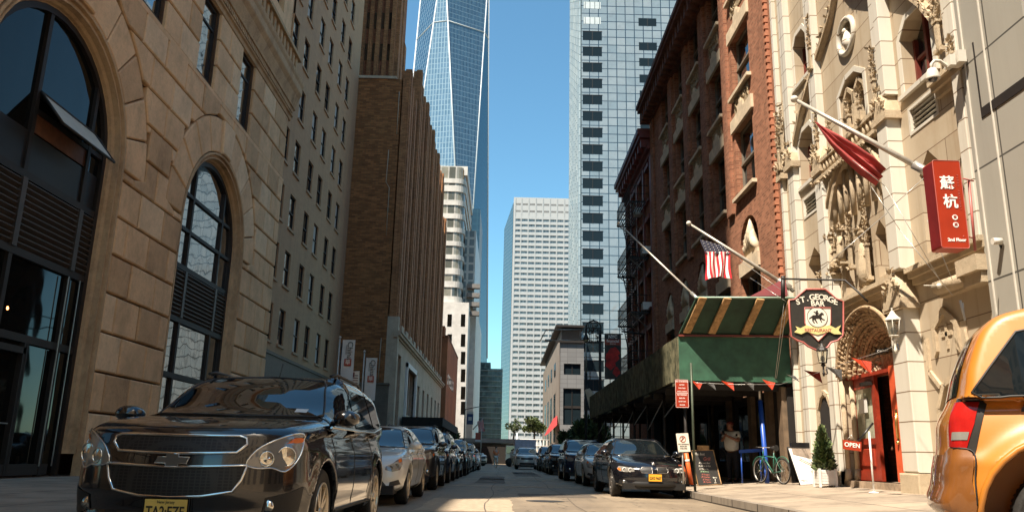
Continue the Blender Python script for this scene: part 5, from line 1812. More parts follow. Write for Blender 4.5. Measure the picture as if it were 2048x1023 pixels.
        for sg in ((1, -1) if mirror else (1,)):
            me = bpy.data.meshes.new(name)
            Hs = H.copy(); Hs[:, 1] *= sg; Ns = Nn.copy(); Ns[:, 1] *= sg
            wn = (np.cross(Sx, [0, 0, 1.0]) @ D) > 0
            me.from_pydata(Hs.tolist(), [], [tuple(f) if (sg > 0) == wn else tuple(f)[::-1] for f in of])
            me.polygons.foreach_set('use_smooth', [True] * len(me.polygons)); me.update()
            me.normals_split_custom_set_from_vertices(Ns.tolist())
            o = link(name, me, mat, parent); obs.append(o)
        return obs
    def line(s, name, pts, ang, r, mat, parent, off=.0, closed=False, mirror=False, dens=.05, sm=0):
        D, Sx, O = s.view(ang)
        if sm: pts = catmull(pts, sm, closed)
        P = []
        N = len(pts)
        for i in range(N if closed else N - 1):
            p, q = pts[i], pts[(i + 1) % N]; L = math.hypot(q[0] - p[0], q[1] - p[1]); m_ = max(1, int(L / dens))
            for k in range(m_): P.append((p[0] + (q[0] - p[0]) * k / m_, p[1] + (q[1] - p[1]) * k / m_))
        if not closed: P.append(pts[-1])
        H = s.hit(np.array([O + Sx * p[0] + np.array([0, 0, p[1]]) for p in P]), D)
        Nn = s.grad(H[:, 0], H[:, 1], H[:, 2], .01); Nn /= np.linalg.norm(Nn, axis=1, keepdims=True) + 1e-9
        H = H + Nn * off
        for sg in ((1, -1) if mirror else (1,)):
            g = G(); g.tube([(p[0], p[1] * sg, p[2]) for p in H], r, 6, closed=closed, raw=True)
            o = g.build(name, mat, parent)
        return o

def paint(name, c, metal=.0, rough=.25, fl=0):
    mt, n, b = newmat(name); setp(b, metal=metal, coat=1.0, ior=1.5)
    v = objco(n)
    dust = noise(n, v, 3.0, 10, .8)
    n.links.new(mix(n, c, [x * .9 + .003 for x in c], mixfac(n, dust, .45, .75, .55)), b.inputs['Base Color'])
    n.links.new(ramp(n, dust, [(.35, rough), (.75, min(1, rough + .08))]), b.inputs['Roughness'])
    n.links.new(ramp(n, noise(n, v, 1.6, 8, .75), [(.4, .01), (.75, .05)]), b.inputs['Coat Roughness'])
    return mt
MT['carblack'] = paint('black_car_paint', (.006, .006, .008), 0, .15)
MT['carsilver'] = paint('silver_car_paint', (.66, .64, .58), .15, .38)
MT['cargrey'] = paint('dark_grey_car_paint', (.05, .05, .052), .6, .3)
MT['carwhite'] = paint('pale_car_paint', (.58, .55, .50), .3, .35)
MT['carnavy'] = paint('navy_car_paint', (.01, .02, .05), .2, .25)
MT['taxiy'] = paint('taxi_orange_yellow', (.46, .165, .016), .0, .4)
MT['taxid'] = paint('taxi_bumper_bronze', (.20, .07, .012), .0, .4)
MT['carglass'] = glassy('car_window_glass', c=(.006, .009, .011), rough=.02, ior=2.0, wav=.0)
MT['chrome'] = plain('chrome', (.75, .74, .70), .1, metal=1, var=.0)
MT['tyre'] = plain('tyre_rubber', (.016, .014, .012), .8, var=.3, vs=30, bs=40, bst=.3)
MT['rim'] = plain('alloy_rim', (.60, .52, .40), .3, metal=.8, var=.1)
MT['rimd'] = plain('dark_alloy_rim', (.25, .23, .21), .3, metal=.8, var=.1)
MT['trim'] = plain('black_plastic_trim', (.012, .011, .010), .5, var=.2)
MT['lamp_clear'] = glassy('clear_lamp', c=(.20, .19, .17), rough=.06, ior=2.2, wav=0)
MT['lamp_amber'] = plain('amber_lens', (.75, .16, .02), .1, var=.1)
MT['lamp_red'] = plain('red_lens', (.30, .010, .008), .08, var=.25, vs=8)
MT['lamp_dark'] = plain('lamp_recess', (.03, .028, .025), .2, var=.2)
MT['reflector'] = plain('lamp_reflector', (.75, .72, .64), .12, metal=1, var=.3, vs=18)
MT['plate_y'] = plain('yellow_plate', (.80, .58, .14), .5, var=.12, vs=5)
MT['plate_o'] = plain('orange_plate', (.90, .42, .03), .5, var=.1)
MT['ink'] = plain('plate_ink', (.02, .015, .012), .5, var=0)
def mesh_mat():
    mt, n, b = newmat('grille_mesh'); setp(b, rough=.5, metal=.0)
    t = n.nodes.new('ShaderNodeTexVoronoi'); t.feature = 'DISTANCE_TO_EDGE'; t.inputs['Scale'].default_value = 26; t.inputs['Randomness'].default_value = .0
    n.links.new(objco(n, (1, 1, 1.7)), t.inputs['Vector'])
    n.links.new(ramp(n, t.outputs['Distance'], [(.10, (.022, .02, .018)), (.16, (.003, .003, .003))]), b.inputs['Base Color'])
    return mt
MT['gmesh'] = mesh_mat()

_wheels = {}
def wheel(parent, x, y, r, wd, rimm, spokes=5, twin=False, side=1):
    key = (r, wd, rimm, spokes)
    if key not in _wheels:
        g = G(); g.lathe([(r * .5, -wd * .35), (r * .60, -.05), (r * .60, .02), (.01, .02)], n=20, axis='y'); a = g.build('wheel', MT['iron'], None)
        g = G(); R0 = r
        rr = r * .69
        g.lathe([(rr, -wd / 2), (r * .90, -wd / 2 - .002), (r * .975, -wd * .42), (r, -wd * .3), (r, wd * .3), (r * .975, wd * .42), (r * .93, wd / 2), (r * .90, wd / 2 + .004), (r * .88, wd / 2), (rr + .012, wd / 2 + .002), (rr, wd / 2 - .01)], n=40, axis='y')
        for k in range(60):
            aa = 2 * math.pi * k / 60
            c, s_ = math.cos(aa), math.sin(aa)
            g.add([((r + .004) * c, -wd * .36, (r + .004) * s_), ((r + .004) * c, wd * .36, (r + .004) * s_), ((r + .004) * math.cos(aa + .05), wd * .36, (r + .004) * math.sin(aa + .05)), ((r + .004) * math.cos(aa + .05), -wd * .36, (r + .004) * math.sin(aa + .05))], [(0, 1, 2, 3)], raw=True)
        b = g.build('tyre', MT['tyre'], a)
        g = G()
        g.lathe([(rr * 1.0, wd / 2 - .005), (rr * 1.0, wd / 2 + .006), (rr * .94, wd / 2 + .006), (rr * .90, wd / 2 - .03), (rr * .88, -.02)], n=40, axis='y')
        g.lathe([(rr * .20, wd / 2 - .02), (rr * .20, wd / 2 - .005), (rr * .10, wd / 2 + .003), (.001, wd / 2 + .004)], n=16, axis='y')
        for k in range(spokes):
            aa = 2 * math.pi * k / spokes + .3
            for off in ((-.10, .10) if spokes < 7 else (0,)):
                d_ = (math.cos(aa + off), math.sin(aa + off)); e_ = (math.cos(aa + off * 2.2), math.sin(aa + off * 2.2))
                p0 = Vector((d_[0] * rr * .12, wd / 2 - .012, d_[1] * rr * .12)); p1 = Vector((e_[0] * rr * .93, wd / 2 - .004, e_[1] * rr * .93))
                t = (p1 - p0).normalized(); n_ = Vector((-t.z, 0, t.x)) * rr * (.075 if spokes < 7 else .06)
                q = Vector((0, .022, 0))
                vs = [p0 - n_ * 1.2, p0 + n_ * 1.2, p1 + n_ * .8, p1 - n_ * .8]
                vs2 = [v - q for v in vs]
                g.add(vs + vs2, [(0, 1, 2, 3), (0, 1, 5, 4), (1, 2, 6, 5), (2, 3, 7, 6), (3, 0, 4, 7)], raw=True)
        c_ = g.build('rim', rimm, a)
        _wheels[key] = a; o = a
        o.parent = parent
    else:
        o = copy_tree(_wheels[key], parent)
    o.location = (x, y, r)
    o.rotation_euler = (0, random.uniform(0, 6), 0) if side > 0 else (0, random.uniform(0, 6), math.pi)
    return o

def mirrors(parent, x, y, z, mat, sc=1.0):
    for sg in (1, -1):
        g = G(); g.lathe([(.001, -.11), (.06, -.10), (.085, -.05), (.09, .02), (.082, .07)], n=14, axis='x', sx=1.35, sy=.85)
        g.v = [(v[0] * -1 * sc + x, v[1] * sc + sg * (y + .12), v[2] * sc + z) for v in g.v]
        g.tube([(x - .02, sg * (y - .03), z - .05), (x, sg * (y + .08), z - .03)], .025, 6, raw=True)
        g.build('mirror', mat, parent)

def plate(parent, x, z, s, sub, mat, w=.305, h=.155, size=.105, ry=0):
    g = G(); g.prism(rect(-w / 2, w / 2, -h / 2, h / 2), 0, .008, .003, back=True)
    g.v = [(v[2] + x, v[0], v[1] + z) for v in g.v]
    p = g.build('licence_plate', mat, parent)
    M_ = Matrix.Translation((x + .010, 0, z)) @ Matrix.Rotation(math.pi / 2, 4, 'Z') @ Matrix.Rotation(math.pi / 2, 4, 'X')
    text('plate_number', s, size, MT['ink'], M_ @ Matrix.Translation((0, -.012, 0)), p, ext=.001, sx=.72, bold=.002)
    if sub: text('plate_heading', sub, .03, MT['ink'], M_ @ Matrix.Translation((0, .058, 0)), p, ext=.001, sx=.9)
    g = G(); fr = [(-w / 2 - .012, -h / 2 - .012), (w / 2 + .012, -h / 2 - .012), (w / 2 + .012, h / 2 + .012), (-w / 2 - .012, h / 2 + .012)]
    g.tube([(x + .004, p_[0], z + p_[1]) for p_ in fr], .006, 4, closed=True, raw=True)
    g.build('plate_frame', MT['trim'], p)
    return p

def car_extras(B, root, paintm, side_win, ws, rear, xw, rimm, spokes, wd=.22, belt_trim=True, doorx=(), handles=(), mir=None, ry=None, wid=None):
    wy = B.W - wd / 2 - .02
    for x in xw:
        for sg in (1, -1): wheel(root, x, sg * wy, B.rw, wd, rimm, spokes, side=-sg * -1)
    for poly in side_win:
        o = B.patch('side_window', poly_side(poly), 90, .006, MT['carglass'], root, dens=.06, mirror=True)
    allp = side_win
    if ws: B.patch('windscreen', ws, 0, .006, MT['carglass'], root, dens=.06)
    if rear: B.patch('rear_window', [(-p[0], p[1]) for p in rear], 180, .006, MT['carglass'], root, dens=.06)
    for x, z0, z1 in doorx:
        B.line('door_gap', [(-x, z0), (-x - .02, z1)], 90, .005, MT['trim'], root, mirror=True)
    for x, z in handles:
        B.line('door_handle', [(-x - .1, z), (-x + .1, z + .01)], 90, .016, paintm, root, off=.02, mirror=True)
    if mir: mirrors(root, mir[0], mir[1], mir[2], paintm)
    g = G()
    g.box(-1.6, 1.7, .22, .5, -.7, .7) if False else None
    return

def poly_side(P):   # (x,z) -> view coords from +y side: s axis = -x
    return [(-p[0], p[1]) for p in P]

def underbody(B, root):
    g = G(); rawbox(B.gx[0] + .75, B.gx[-1] - .8, -B.W + .18, B.W - .18, .2, .34, g); g.build('underbody', MT['trim'], root)

# ---- generic sedan
def sedan(name, label, paintm, front='wide', group=None, res=.035, rimm=None):
    root = thing(name, label, 'car', wc=False, group=group)
    side = [(2.30, .24), (2.38, .40), (2.38, .56), (2.32, .70), (2.10, .82), (1.6, .91), (1.05, .985), (.72, 1.10), (.30, 1.29), (-.10, 1.40), (-.55, 1.43), (-1.05, 1.39), (-1.55, 1.20), (-1.80, 1.11), (-2.15, 1.07), (-2.32, 1.0), (-2.38, .80), (-2.38, .5), (-2.30, .27), (-1.2, .19), (0, .18), (1.3, .19)]
    B = Body(side, .905, [(-2.4, .98), (-1.5, .95), (.9, .90), (2.0, .80), (2.4, .70)], .58, (1.42, -1.38), .325, plan=[(-2.4, .93), (-1.6, 1), (1.4, 1), (2.4, .93)], bendf=.30, bendr=.22, round_=.14, crease=[(.78, .012, .05), (.30, .02, .05)])
    B.mesh('body', res, paintm, root)
    sw = [[(.95, .99), (.62, 1.13), (.28, 1.26), (-.02, 1.345), (-.02, .985)], [(-.10, .985), (-.10, 1.355), (-.5, 1.375), (-.95, 1.33), (-1.0, 1.0)], [(-1.06, 1.01), (-1.02, 1.32), (-1.30, 1.21), (-1.52, 1.08)]]
    ws = [(-.64, .99), (.64, .99), (.70, 1.0), (.56, 1.30), (.50, 1.355), (0, 1.385), (-.50, 1.355), (-.56, 1.30), (-.70, 1.0)]
    rear = [(-.60, 1.10), (.60, 1.10), (.50, 1.33), (0, 1.36), (-.50, 1.33)]
    car_extras(B, root, paintm, sw, ws, rear, (1.42, -1.38), rimm or MT['rimd'], 10, doorx=((1.02, .3, .95), (-.06, .25, .98), (-1.02, .3, .98)), handles=((.05, .86), (-.92, .87)), mir=(.82, .80, 1.03))
    B.line('window_trim', poly_side([(.98, .975), (-.05, .972), (-1.05, .985), (-1.6, 1.07)]), 90, .008, MT['chrome'], root, mirror=True, off=.004)
    B.line('windscreen_edge', ws, 0, .010, MT['trim'], root, closed=True, off=.004)
    underbody(B, root)
    return root, B

def suv(name, label, paintm, group=None, res=.035, detailed=False, rimm=None, H=1.66):
    root = thing(name, label, 'car', wc=False, group=group)
    k = H / 1.66
    side = [(2.28, .30), (2.38, .45), (2.39, .68), (2.36, .91), (2.26, 1.03), (1.80, 1.11), (1.28, 1.155), (.98, 1.26), (.62, 1.45), (.25, 1.60 * k), (-.2, 1.66 * k), (-1.0, 1.66 * k), (-1.75, 1.60 * k), (-1.95, 1.50), (-2.15, 1.20), (-2.28, 1.0), (-2.36, .70), (-2.34, .42), (-2.25, .28), (-1.3, .23), (0, .22), (1.3, .23)]
    B = Body(side, .92, [(-2.4, 1.10), (-1.5, 1.08), (1.0, 1.02), (1.9, .98), (2.4, .85)], .34, (1.43, -1.43), .365, plan=[(-2.4, .94), (-1.6, 1), (1.4, 1), (2.4, .93)], bendf=.26, bendr=.16, round_=.13, flare=.028, crease=[(.86, .010, .05), (.36, .02, .05)])
    B.mesh('body', res, paintm, root)
    sw = [[(1.12, 1.10), (.78, 1.30), (.42, 1.49), (.12, 1.545), (.12, 1.10)], [(.04, 1.10), (.04, 1.55), (-.5, 1.575), (-.95, 1.56), (-1.0, 1.12)], [(-1.08, 1.13), (-1.03, 1.555), (-1.55, 1.52), (-1.85, 1.36), (-1.95, 1.22)]]
    ws = [(-.70, 1.165), (0, 1.15), (.70, 1.165), (.74, 1.19), (.62, 1.50), (.56, 1.555), (0, 1.595), (-.56, 1.555), (-.62, 1.50), (-.74, 1.19)]
    rear = [(-.64, 1.15), (.64, 1.15), (.56, 1.50), (0, 1.54), (-.56, 1.50)]
    car_extras(B, root, paintm, sw, ws, rear, (1.43, -1.43), rimm or MT['rim'], 5, wd=.24, doorx=((1.02, .32, 1.06), (.08, .30, 1.08), (-1.02, .36, 1.1)), handles=((.15, .98), (-.88, 1.0)), mir=(1.02, .86, 1.16))
    B.line('window_trim', poly_side([(1.16, 1.075), (.08, 1.075), (-1.05, 1.09), (-2.0, 1.19)]), 90, .009, MT['chrome'], root, mirror=True, off=.004)
    B.line('windscreen_edge', ws, 0, .011, MT['trim'], root, closed=True, off=.004)
    g = G()
    for sg in (1, -1):
        g.tube([(.15, sg * .62, 1.655 * k), (-.1, sg * .64, 1.69 * k), (-1.3, sg * .64, 1.69 * k), (-1.6, sg * .62, 1.65 * k)], .017, 6, raw=True)
    g.build('roof_rail', MT['trim'], root, each=1)
    underbody(B, root)
    return root, B

def sedan_front_bmw(root, B):
    for sg in (1, -1):
        pass
    hl = [(.42, .60), (.60, .585), (.80, .60), (.86, .665), (.82, .72), (.62, .70), (.44, .665)]
    L = B.patch('headlight', hl, 14, .004, MT['lamp_clear'], root, dens=.04, mirror=True)
    for o, sg in zip(L, (1, -1)):
        g = G()
        for s_, z in ((.52, .635), (.67, .640)):
            D, Sx, O = B.view(14)
            h = B.hit([O + Sx * s_ + np.array([0, 0, z])], D)[0]
            c = Vector((h[0] + .006, h[1] * sg, h[2]))
            g.tube([c + Vector((0, .045 * math.cos(t), .045 * math.sin(t))) for t in [2 * math.pi * k / 16 for k in range(16)]], .010, 5, closed=True, raw=True)
        g.build('ring_light', MT['white'], o)
    L = B.patch('indicator', [(.76, .61), (.87, .64), (.86, .68), (.78, .665)], 25, .007, MT['lamp_amber'], root, dens=.03, mirror=True)
    for sg in (1, -1):
        P = [(sg * .06, .57), (sg * .30, .575), (sg * .33, .63), (sg * .28, .70), (sg * .06, .705)]
        B.patch('kidney_grille', P, 0, .006, MT['gmesh'], root, dens=.05)
        B.line('grille_rim', P, 0, .009, MT['rimd'], root, closed=True, off=.006)
    B.patch('lower_intake', [(-.45, .27), (.45, .27), (.55, .33), (.42, .40), (-.42, .40), (-.55, .33)], 0, .005, MT['trim'], root, dens=.06)
    B.patch('fog_surround', [(.58, .30), (.82, .30), (.80, .42), (.62, .40)], 12, .005, MT['trim'], root, dens=.05, mirror=True)
    for sg in (1, -1):
        h = B.hit([[0, sg * .68, .36]], [1, 0, 0])[0]; g = G(); g.lathe([(.001, 0), (.045, 0), (.05, -.02)], c=(h[0] + .012, h[1], h[2]), n=14, axis='x'); g.build('fog_light', MT['reflector'], root)
    h = B.hit([[0, 0, .775]], [1, 0, 0])[0]
    g = G(); g.lathe([(.001, .012), (.032, .010), (.036, 0)], c=tuple(h), n=16, axis='x'); g.build('badge', MT['chrome'], root)
    h = B.hit([[0, 0, .46]], [1, 0, 0])[0]
    plate(root, h[0] + .012, .47, 'GXG 9607', '', MT['plate_o'], size=.085)

def sedan_front_silver(root, B, grille='bars'):
    hl = [(.50, .60), (.66, .57), (.84, .60), (.93, .70), (.95, .80), (.84, .78), (.66, .70), (.52, .66)]
    L = B.patch('headlight', hl, 28, .004, MT['lamp_clear'], root, dens=.04, mirror=True)
    for o, sg in zip(L, (1, -1)):
        g = G()
        for s_, z in ((.62, .63), (.76, .66)):
            D, Sx, O = B.view(28)
            h = B.hit([O + Sx * s_ + np.array([0, 0, z])], D)[0]
            g.lathe([(.045, 0), (.04, -.01), (.001, -.015)], c=(h[0] + .008, h[1] * sg, h[2]), n=14, axis='x')
        g.build('reflector', MT['reflector'], o)
    B.patch('indicator', [(.84, .72), (.93, .74), (.945, .79), (.85, .775)], 30, .007, MT['lamp_amber'], root, dens=.03, mirror=True)
    B.patch('grille', [(-.40, .60), (.40, .60), (.46, .70), (0, .735), (-.46, .70)], 0, .005, MT['trim'], root, dens=.05)
    for k in range(4): B.line('grille_bar', [(-.42 - k * .01, .62 + k * .027), (.42 + k * .01, .62 + k * .027)], 0, .006, MT['chrome'], root, off=.008)
    B.patch('lower_intake', [(-.62, .30), (.62, .30), (.52, .43), (-.52, .43)], 0, .005, MT['trim'], root, dens=.06)
    B.patch('fog_recess', [(.60, .32), (.86, .36), (.80, .44), (.62, .40)], 20, .006, MT['trim'], root, dens=.05, mirror=True)
    h = B.hit([[0, 0, .71]], [1, 0, 0])[0]
    g = G(); g.lathe([(.001, .012), (.045, .010), (.05, 0)], c=tuple(h), n=16, axis='x', sy=.6); g.build('badge', MT['chrome'], root)
    B.line('side_crease', poly_side([(1.9, .80), (.9, .86), (-.6, .90), (-1.9, .94)]), 90, .006, MT['chrome'], root, mirror=True, off=.0)

def suv_front_generic(root, B):
    hl = [(.50, .78), (.68, .76), (.88, .82), (.93, .92), (.88, .97), (.70, .93), (.52, .88)]
    B.patch('headlight', hl, 22, .004, MT['lamp_clear'], root, dens=.05, mirror=True)
    B.patch('indicator', [(.85, .84), (.93, .87), (.92, .93), (.86, .91)], 26, .007, MT['lamp_amber'], root, dens=.03, mirror=True)
    B.patch('grille', [(-.44, .72), (.44, .72), (.50, .88), (-.50, .88)], 0, .005, MT['trim'], root, dens=.06)
    B.line('grille_rim', [(-.44, .72), (.44, .72), (.50, .88), (-.50, .88)], 0, .010, MT['chrome'], root, closed=True, off=.006)
    B.patch('lower_intake', [(-.6, .36), (.6, .36), (.55, .50), (-.55, .50)], 0, .005, MT['trim'], root, dens=.06)
    for sg in (1, -1):
        h = B.hit([[0, sg * .70, .46]], [1, 0, 0])[0]; g = G(); g.lathe([(.001, 0), (.045, 0), (.05, -.02)], c=(h[0] + .012, h[1], h[2]), n=12, axis='x'); g.build('fog_light', MT['reflector'], root)

def pose(root, x, y, rz=0):
    root.location = (x, y, 0); root.rotation_euler = (0, 0, R_(-90 + rz))

# ---- the big black SUV in the left foreground
def hero():
    root, B = suv('parked_suv', 'big glossy black SUV with chrome-rimmed grille and yellow plate, nearest on the left', MT['carblack'], group='cars parked along the left kerb', res=.028, H=1.62)
    hl = [(.40, .76), (.50, .73), (.62, .735), (.74, .71), (.86, .80), (.92, .92), (.915, .99), (.78, .98), (.62, .93), (.48, .86)]
    L = B.patch('headlight', hl, 30, .005, MT['lamp_clear'], root, dens=.035, mirror=True, smooth_n=3)
    B.line('headlight_rim', hl, 30, .007, MT['chrome'], root, closed=True, off=.006, mirror=True, sm=3)
    for o, sg in zip(L, (1, -1)):
        D, Sx, O = B.view(30)
        for s_, z, r in ((.57, .80, .052), (.745, .82, .07)):
            g = G()
            h = B.hit([O + Sx * s_ + np.array([0, 0, z])], D)[0]
            Dv = Vector((D[0], D[1] * sg, 0)); c = Vector((h[0], h[1] * sg, h[2])) + Dv * .006
            e1 = Vector((-Dv.y, Dv.x, 0)); e2 = Vector((0, 0, 1))
            N = 20
            ring = [c + (e1 * math.cos(2 * math.pi * k / N) + e2 * math.sin(2 * math.pi * k / N)) * r for k in range(N)]
            g.tube(ring, .007, 5, closed=True, raw=True)
            ins = [c + Dv * .004 + (e1 * math.cos(2 * math.pi * k / N) + e2 * math.sin(2 * math.pi * k / N)) * r * .5 for k in range(N)]
            cc = c + Dv * .012
            g.add(ring + ins + [cc], [(k, (k + 1) % N, N + (k + 1) % N, N + k) for k in range(N)] + [(N + k, N + (k + 1) % N, 2 * N) for k in range(N)], raw=True)
            g.build('reflector', MT['reflector'], o)
    B.patch('indicator', [(.74, .915), (.85, .92), (.915, .93), (.915, .965), (.81, .955)], 30, .009, MT['lamp_amber'], root, dens=.03, mirror=True)
    up = [(x_, z_ + .04) for x_, z_ in [(-.43, .80), (0, .785), (.43, .80), (.49, .86), (.48, .905), (.43, .92), (0, .915), (-.43, .92), (-.48, .905), (-.49, .86)]]
    lo = [(x_, z_ + .045) for x_, z_ in [(-.43, .52), (-.22, .485), (0, .475), (.22, .485), (.43, .52), (.48, .60), (.51, .705), (0, .685), (-.51, .705), (-.48, .60)]]
    for P in (up, lo):
        B.patch('grille', P, 0, .004, MT['gmesh'], root, dens=.05)
        B.line('grille_rim', P, 0, .012, MT['chrome'], root, closed=True, off=.008)
    # bow-tie emblem
    h = B.hit([[0, 0, .775]], [1, 0, 0])[0]
    P = [(-.125, -.022), (-.045, -.022), (-.045, -.045), (.045, -.045), (.045, -.022), (.105, -.022), (.125, .022), (.045, .022), (.045, .045), (-.045, .045), (-.045, .022), (-.105, .022)]
    g = G(); g.prism([(p[0], p[1]) for p in P], 0, .014, .003); g.v = [(h[0] + .012 + v[2], v[0], .78 + v[1]) for v in g.v]; g.build('badge', MT['rimd'], root)
    g = G(); g.tube([(h[0] + .027, p[0], .78 + p[1]) for p in P], .004, 4, closed=True, raw=True); g.build('badge_rim', MT['chrome'], root)
    # lower bumper
    B.patch('lower_intake', [(-.55, .33), (.55, .33), (.48, .42), (-.48, .42)], 0, .005, MT['trim'], root, dens=.06)
    B.patch('fog_surround', [(.58, .42), (.74, .38), (.90, .42), (.93, .60), (.80, .56), (.60, .52)], 25, .006, MT['trim'], root, dens=.04, mirror=True)
    for sg in (1, -1):
        h2 = B.hit([[0, sg * .66, .46]], [1, 0, 0])[0]; g = G(); g.lathe([(.001, 0), (.045, 0), (.05, -.02)], c=(h2[0] + .012, h2[1], h2[2]), n=14, axis='x'); g.build('fog_light', MT['reflector'], root)
    h3 = B.hit([[0, 0, .42]], [1, 0, 0])[0]
    plate(root, h3[0] + .04, .43, 'TA2:EZE', 'New Jersey', MT['plate_y'])
    # mirrors stick-on sticker
    B.patch('windscreen_sticker', [(.50, 1.20), (.60, 1.20), (.60, 1.235), (.50, 1.235)], 0, .009, MT['white'], root, dens=.04)
    B.patch('stop_lamp_reflection', [(-.02, 1.46), (.1, 1.46), (.1, 1.48), (-.02, 1.48)], 0, .009, MT['lamp_amber'], root, dens=.04) if False else None
    g = G(); g.tube([(-.9, -.2, 1.66), (-1.02, -.2, 1.86)], .005, 5, raw=True); g.build('aerial', MT['trim'], root)
    B.line('hood_gap', [(-.62, 1.03), (-.3, 1.018), (0, 1.012), (.3, 1.018), (.62, 1.03)], 0, .005, MT['trim'], root)
    B.line('sill_trim', poly_side([(.95, .36), (-.95, .36)]), 90, .018, MT['trim'], root, mirror=True)
    return root, B
h_root, h_B = hero()
pose(h_root, -2.40, 8.45, 0)

GL = 'cars parked along the left kerb'; GR = 'cars parked along the right kerb'
s1, sB = sedan('parked_sedan', 'silver sedan with swept headlights parked right behind the big black SUV', MT['carsilver'], group=GL, rimm=MT['rim'])
sedan_front_silver(s1, sB); pose(s1, -2.58, 16.55)
b1_, bB = sedan('parked_sedan', 'glossy black sedan with ringed headlights and orange plate, nearest on the right', MT['carblack'], group=GR, res=.03, rimm=MT['rimd'])
sedan_front_bmw(b1_, bB); pose(b1_, 3.50, 21.7, 1.5)
u1, uB = suv('parked_suv', 'black SUV with pale chrome grille, third car in the left row', MT['cargrey'], group=GL, res=.04)
suv_front_generic(u1, uB); pose(u1, -2.60, 23.2)

def recolour(root, old, new):
    for o in [root] + list(root.children_recursive):
        if o.type == 'MESH':
            for sl_ in o.material_slots:
                if sl_.material == old: sl_.link = 'OBJECT'; sl_.material = new
def rep(src, x, y, lab, grp, old=None, new=None, rz=0):
    c = copy_tree(src); c['label'] = lab; c['group'] = grp
    c.location = (x, y, 0); c.rotation_euler = (0, 0, R_(-90 + rz))
    if new: recolour(c, old, new)
    return c
bpy.context.view_layer.update()
# left row going away
rep(u1, -2.62, 28.9, 'navy SUV with orange plate, fourth car in the left row', GL, MT['cargrey'], MT['carnavy'])
plate_ = None
c = rep(s1, -2.60, 34.4, 'black sedan, fifth in the left row', GL, MT['carsilver'], MT['carblack'])
rep(u1, -2.55, 39.8, 'grey SUV, sixth in the left row', GL)
rep(s1, -2.60, 45.4, 'pale sedan, seventh in the left row', GL, MT['carsilver'], MT['carwhite'])
rep(u1, -2.55, 50.8, 'black SUV, eighth in the left row', GL, MT['cargrey'], MT['carblack'])
rep(s1, -2.4, 57.0, 'light blue-grey sedan at the far end of the left row', GL)
# right row
rep(s1, 3.58, 29.1, 'pale silver sedan with dark grille, second in the right row', GR, MT['carsilver'], MT['carwhite'])
rep(u1, 3.40, 35.2, 'dark navy SUV third in the right row', GR, MT['cargrey'], MT['carnavy'])
rep(u1, 3.45, 47.0, 'black SUV fourth in the right row, with blue sky in its windscreen', GR, MT['cargrey'], MT['carblack'])
rep(s1, 3.5, 53.0, 'black sedan fifth in the right row', GR, MT['carsilver'], MT['carblack'])
rep(u1, 3.4, 58.5, 'dark SUV at the far end of the row by the red awning', GR, MT['cargrey'], MT['carblack'])
# vehicles at the far end
v1 = rep(u1, 1.9, 66.0, 'white and black off-roader coming up the middle of the street', 'traffic at the far end of the street', MT['cargrey'], MT['carwhite'])
v2 = rep(u1, -3.4, 84.0, 'small pale car crossing at the far end of the street', 'traffic at the far end of the street', MT['cargrey'], MT['carwhite'], rz=35)
T_ = thing('box_truck', 'white box truck with a purple grey box standing at the far crossing', 'truck', (1.6, 80, 0))
g = rawbox(1.2, 3.2, 80, 86, .9, 2.6); g.build('cargo_box', plain('mauve_box', (.42, .42, .50), .5), T_)
g = rawbox(.3, 1.18, 80.2, 82.2, .5, 2.0); g.build('cab', MT['carwhite'], T_)
g = rawbox(.36, 1.1, 80.1, 80.18, 1.3, 1.9); g.build('windscreen', MT['carglass'], T_)
for x in (.7, 1.8, 2.8):
    g = G(); g.lathe([(.001, -.12), (.42, -.12), (.42, .12), (.001, .12)], c=(x, 80.3, .42), n=16, axis='y'); g.build('wheel', MT['tyre'], T_)

